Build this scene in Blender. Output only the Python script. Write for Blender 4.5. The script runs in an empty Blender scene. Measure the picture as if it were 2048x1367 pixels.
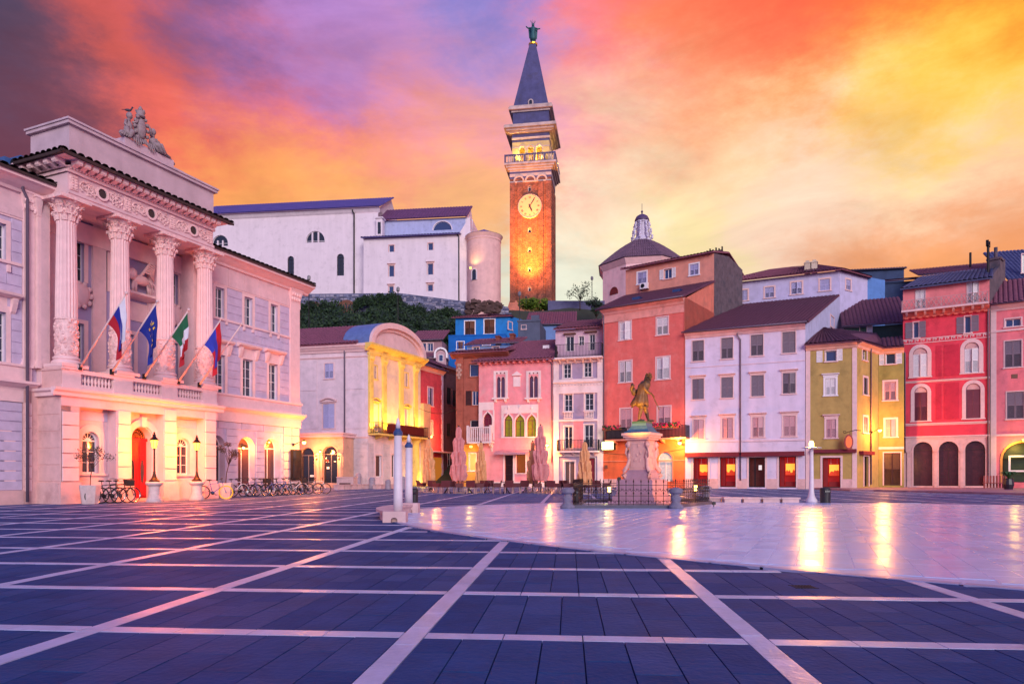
import bpy, math, random
from math import sin, cos, pi, atan2, sqrt, radians
from mathutils import Vector as V, Matrix as M, noise as mnoise
random.seed(7)
scene = bpy.context.scene
COL = scene.collection

# ---------------------------------------------------------------- camera
FP, HZ, CXP, CH = 1381.0, 950.0, 1024.0, 1.15      # focal length and horizon in photo pixels, eye height in m
cd = bpy.data.cameras.new('camera'); cam = bpy.data.objects.new('camera', cd); COL.objects.link(cam)
cam.location = (0, 0, CH); cam.rotation_euler = (radians(90), 0, 0)
cd.lens = 36.0 * FP / 2048.0; cd.sensor_width = 36; cd.shift_y = (HZ - 683.5) / 2048.0
cd.clip_start = .1; cd.clip_end = 3000
scene.camera = cam
scene.view_settings.view_transform = 'Standard'; scene.view_settings.look = 'None'
scene.view_settings.exposure = 0.0; scene.view_settings.gamma = 1
scene.view_settings.use_curve_mapping = False
scene.render.engine = 'CYCLES'
scene.cycles.use_denoising = True
scene.cycles.max_bounces = 5; scene.cycles.diffuse_bounces = 3; scene.cycles.glossy_bounces = 3
scene.cycles.transmission_bounces = 3; scene.cycles.sample_clamp_indirect = 4.0
scene.cycles.caustics_reflective = False; scene.cycles.caustics_refractive = False

def lin(c):
    return tuple(((x / 255.0) / 12.92 if x / 255.0 <= .04045 else ((x / 255.0 + .055) / 1.055) ** 2.4) for x in c)

# ---------------------------------------------------------------- sky: colours by direction, warped by cloud noise
w = bpy.data.worlds.new('World'); scene.world = w; w.use_nodes = True
nt = w.node_tree; nt.nodes.clear(); nl = nt.links.new
def N(tree, typ, **kw):
    n = tree.nodes.new(typ)
    for k, v in kw.items(): setattr(n, k, v)
    return n
tc = N(nt, 'ShaderNodeTexCoord')
mp = N(nt, 'ShaderNodeMapping'); mp.inputs['Rotation'].default_value = (0, radians(24), 0); mp.inputs['Scale'].default_value = (1.0, 1.0, 2.0)
nl(tc.outputs['Generated'], mp.inputs['Vector'])
n1 = N(nt, 'ShaderNodeTexNoise'); n1.inputs['Scale'].default_value = 4.0; n1.inputs['Detail'].default_value = 9; n1.inputs['Roughness'].default_value = .66
nl(mp.outputs[0], n1.inputs['Vector'])
sub = N(nt, 'ShaderNodeVectorMath', operation='SUBTRACT'); sub.inputs[1].default_value = (.5, .5, .5); nl(n1.outputs['Color'], sub.inputs[0])
sc_ = N(nt, 'ShaderNodeVectorMath', operation='SCALE'); sc_.inputs['Scale'].default_value = .34; nl(sub.outputs[0], sc_.inputs[0])
ad_ = N(nt, 'ShaderNodeVectorMath', operation='ADD'); nl(tc.outputs['Generated'], ad_.inputs[0]); nl(sc_.outputs[0], ad_.inputs[1])
nm_ = N(nt, 'ShaderNodeVectorMath', operation='NORMALIZE'); nl(ad_.outputs[0], nm_.inputs[0])
def pxdir(x, y): return V(((x - CXP) / FP, 1, (HZ - y) / FP)).normalized()
def azel(a, e): a, e = radians(a), radians(e); return V((sin(a) * cos(e), cos(a) * cos(e), sin(e)))
SKY = [((40, 60), (82, 72, 100)), ((50, 250), (108, 58, 74)), ((150, 120), (104, 72, 92)), ((245, 60), (240, 100, 84)), ((300, 150), (228, 98, 86)),
       ((430, 70), (110, 84, 140)), ((560, 60), (160, 118, 190)), ((420, 230), (242, 104, 84)), ((560, 250), (236, 118, 110)), ((740, 60), (176, 132, 202)), ((960, 50), (124, 128, 208)),
       ((820, 160), (222, 150, 196)), ((1000, 170), (200, 152, 204)), ((600, 385), (252, 176, 96)), ((440, 390), (248, 164, 92)), ((760, 300), (240, 138, 124)),
       ((900, 400), (250, 186, 122)), ((930, 280), (245, 150, 140)), ((1180, 70), (246, 118, 124)), ((1170, 230), (250, 168, 160)), ((1330, 70), (255, 126, 86)),
       ((1330, 210), (255, 160, 112)), ((1200, 420), (248, 222, 190)), ((1270, 320), (252, 200, 160)), ((1520, 60), (255, 104, 74)), ((1720, 50), (250, 106, 60)), ((1880, 30), (240, 100, 52)),
       ((1960, 120), (255, 186, 40)), ((1860, 230), (255, 206, 80)), ((1760, 190), (255, 190, 84)), ((1560, 220), (255, 164, 96)), ((1480, 340), (255, 210, 164)), ((2030, 260), (255, 206, 96)),
       ((1780, 330), (255, 230, 196)), ((1640, 370), (255, 226, 200)), ((1560, 430), (248, 218, 196)), ((1980, 360), (252, 224, 208)), ((1700, 500), (238, 158, 112)), ((2010, 450), (238, 146, 86)),
       ((1160, 570), (224, 226, 206)), ((1350, 520), (240, 220, 160)), ((700, 520), (246, 180, 120)), ((1900, 560), (240, 160, 100))]
SKY = [(pxdir(*p), lin(c), 420) for p, c in SKY]
SKY += [(pxdir(*p), lin(c), 900) for p, c in [((195, 12), (250, 104, 84)), ((250, 100), (252, 108, 88)), ((330, 190), (250, 108, 84)), ((120, 40), (92, 78, 108)), ((345, 40), (112, 84, 126)), ((400, 130), (140, 96, 132)), ((520, 150), (226, 110, 130)), ((480, 20), (122, 92, 150)), ((640, 110), (190, 130, 190)), ((1930, 190), (255, 210, 70)), ((1800, 240), (255, 206, 96))]]
SKY += [(azel(a, e), lin(c), 14) for a, e, c in [(0, 62, (96, 108, 204)), (0, 90, (76, 100, 206)), (-60, 22, (100, 78, 130)), (-60, 50, (94, 98, 176)), (60, 20, (236, 150, 110)),
        (60, 50, (150, 126, 184)), (110, 22, (178, 158, 206)), (180, 22, (160, 166, 222)), (-120, 22, (134, 140, 208)), (180, 55, (98, 118, 210)), (0, -20, (200, 150, 130)), (180, -10, (200, 150, 180)), (110, -10, (220, 150, 160)), (-100, -10, (140, 110, 150))]]
wsum = None; csum = None
for d, c, k in SKY:
    dt = N(nt, 'ShaderNodeVectorMath', operation='DOT_PRODUCT'); nl(nm_.outputs[0], dt.inputs[0]); dt.inputs[1].default_value = d
    # weight = amp * exp(k (dot - 1)): wide lobes are weak where the picture's own colours are dense
    ma = N(nt, 'ShaderNodeMath', operation='MULTIPLY_ADD'); nl(dt.outputs['Value'], ma.inputs[0]); ma.inputs[1].default_value = k; ma.inputs[2].default_value = -k * (1.0 if k > 50 else 1.32)
    pw = N(nt, 'ShaderNodeMath', operation='EXPONENT'); nl(ma.outputs[0], pw.inputs[0])
    cs = N(nt, 'ShaderNodeVectorMath', operation='SCALE'); cs.inputs[0].default_value = c; nl(pw.outputs[0], cs.inputs['Scale'])
    if wsum is None: wsum, csum = pw.outputs[0], cs.outputs[0]
    else:
        a = N(nt, 'ShaderNodeMath', operation='ADD'); nl(wsum, a.inputs[0]); nl(pw.outputs[0], a.inputs[1]); wsum = a.outputs[0]
        b = N(nt, 'ShaderNodeVectorMath', operation='ADD'); nl(csum, b.inputs[0]); nl(cs.outputs[0], b.inputs[1]); csum = b.outputs[0]
iv = N(nt, 'ShaderNodeMath', operation='DIVIDE'); iv.inputs[0].default_value = 1; nl(wsum, iv.inputs[1])
fin = N(nt, 'ShaderNodeVectorMath', operation='SCALE'); nl(csum, fin.inputs[0]); nl(iv.outputs[0], fin.inputs['Scale'])
n2 = N(nt, 'ShaderNodeTexNoise'); n2.inputs['Scale'].default_value = 4.6; n2.inputs['Detail'].default_value = 8; n2.inputs['Roughness'].default_value = .6
n2.inputs['Distortion'].default_value = .6
mp2 = N(nt, 'ShaderNodeMapping'); mp2.inputs['Rotation'].default_value = (0, radians(-18), 0); mp2.inputs['Scale'].default_value = (.9, 1.0, 2.6)
nl(tc.outputs['Generated'], mp2.inputs['Vector']); nl(mp2.outputs[0], n2.inputs['Vector'])
mr = N(nt, 'ShaderNodeMapRange'); mr.inputs['From Min'].default_value = .3; mr.inputs['From Max'].default_value = .7; mr.inputs['To Min'].default_value = .86; mr.inputs['To Max'].default_value = 1.24
nl(n2.outputs['Fac'], mr.inputs['Value'])
fin2 = N(nt, 'ShaderNodeVectorMath', operation='SCALE'); nl(fin.outputs[0], fin2.inputs[0]); nl(mr.outputs[0], fin2.inputs['Scale'])
# a thin layer of physical dusk sky under the clouds
ns = N(nt, 'ShaderNodeTexSky', sky_type='NISHITA'); ns.sun_disc = False; ns.sun_elevation = radians(14); ns.sun_rotation = radians(197)
bg1 = N(nt, 'ShaderNodeBackground'); bg1.inputs['Strength'].default_value = .0025; nl(ns.outputs[0], bg1.inputs['Color'])
bg2 = N(nt, 'ShaderNodeBackground'); bg2.inputs['Strength'].default_value = 1.0; nl(fin2.outputs[0], bg2.inputs['Color'])
ash = N(nt, 'ShaderNodeAddShader'); nl(bg1.outputs[0], ash.inputs[0]); nl(bg2.outputs[0], ash.inputs[1])
wo = N(nt, 'ShaderNodeOutputWorld'); nl(ash.outputs[0], wo.inputs['Surface'])
w.cycles.sampling_method = 'MANUAL'; w.cycles.sample_map_resolution = 256

# soft glow of the dusk sky behind the camera, very wide
sl = bpy.data.lights.new('sun', 'SUN'); sl.energy = 2.4; sl.angle = radians(30); sl.color = (1.0, .88, .84)
so = bpy.data.objects.new('sun', sl); COL.objects.link(so)
sd = azel(165, 17); so.rotation_euler = sd.to_track_quat('Z', 'Y').to_euler(); so.location = (0, -20, 40)

# ---------------------------------------------------------------- materials
MAT = {}
def mat(name, col, rough=.7, var=.12, scale=2.0, bump=.0, bscale=40, metal=0, emit=None, estr=1, spec=.5, streak=0, vec='Object', dirt=None, dirt_amt=.0, coat=0):
    """plain principled material; colour is sRGB 0-255, with noise mottling, rain streaks and fine relief"""
    if name in MAT: return MAT[name]
    m = bpy.data.materials.new(name); m.use_nodes = True; t = m.node_tree; b = t.nodes['Principled BSDF']; L = t.links.new
    c = lin(col)
    b.inputs['Roughness'].default_value = rough; b.inputs['Metallic'].default_value = metal; b.inputs['Base Color'].default_value = (*c, 1)
    b.inputs['Specular IOR Level'].default_value = spec
    if coat: b.inputs['Coat Weight'].default_value = coat
    if emit:
        b.inputs['Emission Color'].default_value = (*lin(emit), 1); b.inputs['Emission Strength'].default_value = estr
    if var or bump:
        tc = t.nodes.new('ShaderNodeTexCoord')
    if var:
        n = t.nodes.new('ShaderNodeTexNoise'); n.inputs['Scale'].default_value = scale; n.inputs['Detail'].default_value = 7; n.inputs['Roughness'].default_value = .65
        L(tc.outputs[vec], n.inputs['Vector'])
        r = t.nodes.new('ShaderNodeMapRange'); r.inputs['From Min'].default_value = .3; r.inputs['From Max'].default_value = .7
        r.inputs['To Min'].default_value = 1 - var; r.inputs['To Max'].default_value = 1 + var; L(n.outputs['Fac'], r.inputs['Value'])
        fac = r.outputs[0]
        if streak:
            mp = t.nodes.new('ShaderNodeMapping'); mp.inputs['Scale'].default_value = (1.1, 1.1, .10); L(tc.outputs[vec], mp.inputs['Vector'])
            n2 = t.nodes.new('ShaderNodeTexNoise'); n2.inputs['Scale'].default_value = 1.2; n2.inputs['Detail'].default_value = 5; L(mp.outputs[0], n2.inputs['Vector'])
            r2 = t.nodes.new('ShaderNodeMapRange'); r2.inputs['From Min'].default_value = .35; r2.inputs['From Max'].default_value = .75
            r2.inputs['To Min'].default_value = 1; r2.inputs['To Max'].default_value = 1 - streak; L(n2.outputs['Fac'], r2.inputs['Value'])
            mu = t.nodes.new('ShaderNodeMath'); mu.operation = 'MULTIPLY'; L(fac, mu.inputs[0]); L(r2.outputs[0], mu.inputs[1]); fac = mu.outputs[0]
        sc = t.nodes.new('ShaderNodeVectorMath'); sc.operation = 'SCALE'; sc.inputs[0].default_value = c; L(fac, sc.inputs['Scale'])
        out = sc.outputs[0]
        if dirt:
            n3 = t.nodes.new('ShaderNodeTexNoise'); n3.inputs['Scale'].default_value = .9; n3.inputs['Detail'].default_value = 9; n3.inputs['Roughness'].default_value = .7
            L(tc.outputs[vec], n3.inputs['Vector'])
            r3 = t.nodes.new('ShaderNodeMapRange'); r3.inputs['From Min'].default_value = .52; r3.inputs['From Max'].default_value = .66; r3.inputs['To Max'].default_value = dirt_amt
            L(n3.outputs['Fac'], r3.inputs['Value'])
            mx = t.nodes.new('ShaderNodeMix'); mx.data_type = 'RGBA'; L(r3.outputs[0], mx.inputs['Factor']); L(out, mx.inputs[6]); mx.inputs[7].default_value = (*lin(dirt), 1)
            out = mx.outputs[2]
        L(out, b.inputs['Base Color'])
    if bump:
        n = t.nodes.new('ShaderNodeTexNoise'); n.inputs['Scale'].default_value = bscale; n.inputs['Detail'].default_value = 4; L(tc.outputs[vec], n.inputs['Vector'])
        bp = t.nodes.new('ShaderNodeBump'); bp.inputs['Strength'].default_value = bump; bp.inputs['Distance'].default_value = .03; L(n.outputs['Fac'], bp.inputs['Height'])
        L(bp.outputs[0], b.inputs['Normal'])
    MAT[name] = m; return m

def emis(name, col, s, scatter=None):
    return mat(name, (20, 20, 20), emit=col, estr=s, var=0)

# ---------------------------------------------------------------- mesh builder
class MB:
    def __init__(s): s.cuts = []; s.v = []; s.f = []; s.m = []; s.mi = 0; s.T = None
    def add(s, pts, faces):
        o = len(s.v); s.cuts.append(o)
        for p in pts:
            p = V(p); s.v.append(s.T @ p if s.T is not None else p)
        for f in faces: s.f.append([i + o for i in f]); s.m.append(s.mi)
        return s
    def box(s, x0, x1, y0, y1, z0, z1, taper=0):
        if x0 > x1: x0, x1 = x1, x0
        t = taper
        return s.add([(x0, y0, z0), (x1, y0, z0), (x1, y1, z0), (x0, y1, z0), (x0 + t, y0 + t, z1), (x1 - t, y0 + t, z1), (x1 - t, y1 - t, z1), (x0 + t, y1 - t, z1)],
              [(0, 3, 2, 1), (4, 5, 6, 7), (0, 1, 5, 4), (1, 2, 6, 5), (2, 3, 7, 6), (3, 0, 4, 7)])
    def quad(s, a, b, c, d): return s.add([a, b, c, d], [(0, 1, 2, 3)])
    def poly(s, pts): return s.add(pts, [tuple(range(len(pts)))])
    def extr(s, prof, x0, x1):
        """profile (y, z) list closed, extruded along x"""
        n = len(prof)
        s.add([(x0, y, z) for y, z in prof] + [(x1, y, z) for y, z in prof],
              [tuple(range(n))[::-1], tuple(range(n, 2 * n))] + [(i, (i + 1) % n, (i + 1) % n + n, i + n) for i in range(n)])
        return s
    def slab(s, prof, y0, y1):
        """profile (x, z) closed, extruded along y"""
        n = len(prof)
        s.add([(x, y0, z) for x, z in prof] + [(x, y1, z) for x, z in prof],
              [tuple(range(n)), tuple(range(n, 2 * n))[::-1]] + [(i, i + n, (i + 1) % n + n, (i + 1) % n) for i in range(n)])
        return s
    def lathe(s, prof, c=(0, 0, 0), seg=12, a0=0, a1=2 * pi, flute=0, nfl=20, closed=True):
        full = abs(a1 - a0 - 2 * pi) < 1e-6; n = seg if full else seg + 1; pts = []
        for r, z in prof:
            for i in range(n):
                a = a0 + (a1 - a0) * i / seg
                rr = r * (1 - flute * (.5 - .5 * cos(a * nfl))) if flute else r
                pts.append((c[0] + rr * cos(a), c[1] + rr * sin(a), c[2] + z))
        fs = []
        for j in range(len(prof) - 1):
            for i in range(n if full else n - 1):
                k = (i + 1) % n; fs.append((j * n + i, j * n + k, (j + 1) * n + k, (j + 1) * n + i))
        if closed and full:
            fs.append(tuple(range(n))[::-1]); fs.append(tuple(range((len(prof) - 1) * n, len(prof) * n)))
        return s.add(pts, fs)
    def tube(s, pts, r, seg=6, r1=None):
        pts = [V(p) for p in pts]; n = len(pts); out = []
        for i, p in enumerate(pts):
            d = (pts[min(i + 1, n - 1)] - pts[max(i - 1, 0)])
            if d.length < 1e-9: d = V((0, 0, 1))
            d.normalize(); u = d.cross(V((0, 0, 1)))
            if u.length < .05: u = d.cross(V((0, 1, 0)))
            u.normalize(); q = d.cross(u); rr = r if r1 is None else r + (r1 - r) * i / (n - 1)
            for k in range(seg):
                a = 2 * pi * k / seg; out.append(p + u * cos(a) * rr + q * sin(a) * rr)
        fs = [(i * seg + k, i * seg + (k + 1) % seg, (i + 1) * seg + (k + 1) % seg, (i + 1) * seg + k) for i in range(n - 1) for k in range(seg)]
        fs += [tuple(range(seg))[::-1], tuple(range((n - 1) * seg, n * seg))]
        return s.add(out, fs)
    def blob(s, c, r, seg=8, rings=5, sc=(1, 1, 1), jit=0):
        pts = []; fs = []
        for j in range(rings + 1):
            th = pi * j / rings
            for i in range(seg):
                a = 2 * pi * i / seg; q = r * (1 + random.uniform(-jit, jit))
                pts.append((c[0] + q * sin(th) * cos(a) * sc[0], c[1] + q * sin(th) * sin(a) * sc[1], c[2] + q * cos(th) * sc[2]))
        for j in range(rings):
            for i in range(seg):
                k = (i + 1) % seg; fs.append((j * seg + i, (j + 1) * seg + i, (j + 1) * seg + k, j * seg + k))
        return s.add(pts, fs)
    def ring(s, inner, outer, y0, y1):
        """band between two open polylines (x, z), from y0 (front) to y1"""
        n = len(inner)
        p = [(x, y0, z) for x, z in inner] + [(x, y0, z) for x, z in outer] + [(x, y1, z) for x, z in inner] + [(x, y1, z) for x, z in outer]
        fs = []
        for i in range(n - 1):
            fs += [(i, i + 1, n + i + 1, n + i), (n + i, n + i + 1, 3 * n + i + 1, 3 * n + i), (i, 2 * n + i, 2 * n + i + 1, i + 1)]
        fs += [(0, n, 3 * n, 2 * n), (n - 1, 3 * n - 1, 4 * n - 1, 2 * n - 1)]
        return s.add(p, fs)
    def mesh(s, name, mats, smooth=False):
        me = bpy.data.meshes.new(name); me.from_pydata(s.v, [], s.f)
        if not isinstance(mats, (list, tuple)): mats = [mats]
        for m in mats: me.materials.append(m)
        if len(mats) > 1: me.polygons.foreach_set('material_index', s.m)
        if smooth: me.polygons.foreach_set('use_smooth', [True] * len(s.f))
        me.update(); return me
    def build(s, name, mats, parent=None, rel=None, smooth=False, kind=None):
        return link(name, s.mesh(name, mats, smooth), parent, rel, kind)
def link(name, me, parent=None, rel=None, kind=None):
    o = bpy.data.objects.new(name, me); COL.objects.link(o)
    if parent is not None: o.parent = parent
    if rel is not None: o.matrix_local = rel
    if kind: o['kind'] = kind
    return o
def smooth_angle(o, a=40):
    try: o.data.shade_smooth(); o.data.set_sharp_from_angle(angle=radians(a))
    except Exception: pass
    return o
def tag(o, label, cat, group=None):
    o['label'] = label; o['category'] = cat
    if group: o['group'] = group
    return o
def thing(name, label, cat, loc=(0, 0, 0), rz=0, group=None):
    o = bpy.data.objects.new(name, None); COL.objects.link(o); o.empty_display_size = .3
    o.location = loc; o.rotation_euler = (0, 0, rz); tag(o, label, cat, group); return o
def kids(o): return [c for c in o.children]
def copytree(o, parent=None):
    c = o.copy(); COL.objects.link(c); c.parent = parent
    for k in list(o.children): copytree(k, c)
    return c
def lamp(name, loc, energy, col=(1, .55, .16), r=.08, parent=None, spot=None, aim=None, blend=.6):
    l = bpy.data.lights.new(name, 'SPOT' if spot else 'POINT'); l.energy = energy; l.color = col; l.shadow_soft_size = r
    if spot: l.spot_size = radians(spot); l.spot_blend = blend
    o = bpy.data.objects.new(name, l); COL.objects.link(o); o.location = loc
    if aim is not None: o.rotation_euler = (V(loc) - V(aim)).to_track_quat('Z', 'Y').to_euler()
    return o
def G(px, py): d = FP * CH / (py - HZ); return V(((px - CXP) / FP * d, d, 0))
def P(px, py, d): return V(((px - CXP) / FP * d, d, CH + (HZ - py) / FP * d))

# ---------------------------------------------------------------- facades
class Face:
    """vertical plane of a building: local x along the wall to the right, y into the building, z up"""
    def __init__(s, root, p0, ang, off=0):
        # ang: degrees of the wall direction clockwise from +Y (0 = straight away from the camera, 90 = to the right)
        s.t = V((sin(radians(ang)), cos(radians(ang)), 0)); s.inn = V((-s.t.y, s.t.x, 0)); s.ang = ang
        s.p0 = V((p0[0], p0[1], 0)) - s.inn * off; s.root = root; s.holes = []
        s.W = M.Translation(s.p0) @ M.Rotation(radians(90 - ang), 4, 'Z')
        s.rel = rootinv(root) @ s.W
    def shift(s, off): return Face(s.root, s.p0, s.ang, off)      # off > 0: towards the viewer
    def uz(s, px, py):
        d = V(((px - CXP) / FP, 1, 0)); k = s.p0.dot(s.inn) / d.dot(s.inn)
        q = d * k; return (q - s.p0).dot(s.t), CH + (HZ - py) / FP * k
    def u(s, px): return s.uz(px, 900)[0]
    def z(s, px, py): return s.uz(px, py)[1]
    def d(s, px):
        d = V(((px - CXP) / FP, 1, 0)); return s.p0.dot(s.inn) / d.dot(s.inn)
    def at(s, u, y, z): return s.W @ V((u, y, z))
    def rect(s, x0, y0, x1, y1):
        c = (x0 + x1) / 2; return s.u(x0), s.u(x1), s.z(c, y1), s.z(c, y0)
def rootinv(root):
    return (M.Translation(root.location) @ M.Rotation(root.rotation_euler.z, 4, 'Z')).inverted()
def pt_at(px, d): return V(((px - CXP) / FP * d, d, 0))
def outline(u0, u1, z0, z1, kind=None, n=10):
    """open polyline from bottom left up over the top to bottom right"""
    w = u1 - u0; c = (u0 + u1) / 2
    if kind == 'arch':
        r = w / 2; zs = max(z0 + .02, z1 - r); q = z1 - zs
        return [(u0, z0)] + [(c - r * cos(pi * i / n), zs + q * sin(pi * i / n)) for i in range(n + 1)] + [(u1, z0)]
    if kind == 'gothic':
        h = min(w * .95, (z1 - z0) * .6); zs = z1 - h; pts = [(u0, z0)]
        pr = [(0, 0), (.02, .28), (.1, .5), (.24, .68), (.36, .78), (.44, .88), (.5, 1)]
        pts += [(u0 + w * a, zs + h * b) for a, b in pr] + [(u1 - w * a, zs + h * b) for a, b in pr[:-1][::-1]] + [(u1, z0)]
        return pts
    if kind == 'seg':
        h = w * .16
        return [(u0, z0)] + [(u0 + w * i / n, z1 - h + h * sin(pi * i / n)) for i in range(n + 1)] + [(u1, z0)]
    return [(u0, z0), (u0, z1), (u1, z1), (u1, z0)]
def grow(pts, t, kind=None, bottom=False):
    u0, u1 = pts[0][0], pts[-1][0]; z0 = pts[0][1]; c = (u0 + u1) / 2; zt = max(p[1] for p in pts); out = []
    n = len(pts)
    for i, (u, z) in enumerate(pts):
        if i in (0, n - 1): out.append((u + (t if u > c else -t), z)); continue
        if kind is None: out.append((u + (t if u > c else -t), z + t)); continue
        a = V((pts[i - 1][0], pts[i - 1][1])); b = V((pts[i + 1][0], pts[i + 1][1])); d = (b - a).normalized()
        out.append((u - d.y * t, z + d.x * t))
    return out
def wall(face, u0, u1, z0, z1, m, depth=.22, name='wall', body=0, mats=None, slope=None):
    """front wall with real openings; body > 0 adds the building volume behind"""
    hs = [h for h in face.holes if h[0] < u1 and h[1] > u0 and h[3] > z0 and h[2] < z1]
    b = MB()
    us = sorted(set([round(x, 4) for x in [u0, u1] + [q for h in hs for q in h[:2] if u0 < q < u1]]))
    zs = sorted(set([round(x, 4) for x in [z0, z1] + [q for h in hs for q in h[2:4] if z0 < q < z1]]))
    for i in range(len(us) - 1):
        j = 0
        while j < len(zs) - 1:
            a, c = us[i], us[i + 1]; k = j
            def free(k):
                e, f = zs[k], zs[k + 1]
                return not any(h[0] < (a + c) / 2 < h[1] and h[2] < (e + f) / 2 < h[3] for h in hs)
            if not free(j): j += 1; continue
            while k + 1 < len(zs) - 1 and free(k + 1): k += 1
            b.quad((a, 0, zs[j]), (c, 0, zs[j]), (c, 0, zs[k + 1]), (a, 0, zs[k + 1])); j = k + 1
    for h in hs:
        pts = outline(*h[:4], h[4]); zt = h[3]
        for (ax, az), (bx, bz) in zip(pts[:-1], pts[1:]):
            b.quad((ax, 0, az), (bx, 0, bz), (bx, depth, bz), (ax, depth, az))
            if h[4] and abs(ax - bx) > 1e-6 and (az < zt - 1e-5 or bz < zt - 1e-5): b.quad((ax, 0, az), (bx, 0, bz), (bx, 0, zt), (ax, 0, zt))
        b.quad((h[0], 0, h[2]), (h[0], depth, h[2]), (h[1], depth, h[2]), (h[1], 0, h[2]))
    if body:
        b.quad((u0, 0, z0), (u0, body, z0), (u0, body, z1), (u0, 0, z1)); b.quad((u1, 0, z0), (u1, 0, z1), (u1, body, z1), (u1, body, z0))
        b.quad((u0, body, z0), (u1, body, z0), (u1, body, z1), (u0, body, z1)); b.quad((u0, 0, z1), (u0, body, z1), (u1, body, z1), (u1, 0, z1))
    return b.build(name, m, face.root, face.rel)
SPLIT = {'string_course', 'storey_course', 'stone_course', 'grey_course', 'wall_panel', 'plinth', 'awning_case', 'sill_bracket', 'eaves', 'window_awning', 'skylight', 'door_notice', 'balcony_post', 'corner_trim', 'wall_strip', 'ground_wall', 'pier', 'pilaster', 'corner_stone', 'window_balustrade', 'side_wall', 'side_wall_block', 'corbel', 'chimney', 'arch_ring', 'blind_arch', 'cornice', 'wall'}
def part(face, name, m, fn, smooth=False, kind=None, label=None):
    b = MB(); fn(b)
    if name in SPLIT and len(b.cuts) > 1 and all(q - p == 8 for p, q in zip(b.cuts, b.cuts[1:] + [len(b.v)])):
        ct = b.cuts + [len(b.v)]; fi = 0
        for p, q in zip(ct[:-1], ct[1:]):
            c = MB(); c.v = b.v[p:q]; c.f = [[i - p for i in f] for f in b.f if p <= f[0] < q]; c.m = [0] * len(c.f); o = c.build(name, m, face.root, face.rel, smooth)
        return o
    o = b.build(name, m, face.root, face.rel, smooth, kind)
    if label: o['label'] = label
    return o
def louvres(b, u0, u1, z0, z1, y=0, closed=True, step=.07, low=.95):
    """one shutter leaf in the x-z plane: frame and tilted slats"""
    f = min(.05, (u1 - u0) * .18); t = .035; zm = (z0 + z1) / 2
    b.box(u0, u0 + f, y, y + t, z0, z1); b.box(u1 - f, u1, y, y + t, z0, z1)
    for q in (z0, zm - f / 2, z1 - f): b.box(u0 + f, u1 - f, y, y + t, q, q + f)
    for a, c, cv in ((z0 + f, zm - f / 2, low), (zm + f / 2, z1 - f, .95)):
        n = max(3, int((c - a) / step)); h = (c - a) / n
        for i in range(n):
            zz = a + i * h
            b.add([(u0 + f, y + .004, zz), (u1 - f, y + .004, zz), (u1 - f, y + .030, zz + h * cv), (u0 + f, y + .030, zz + h * cv)], [(0, 1, 2, 3)])
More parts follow.
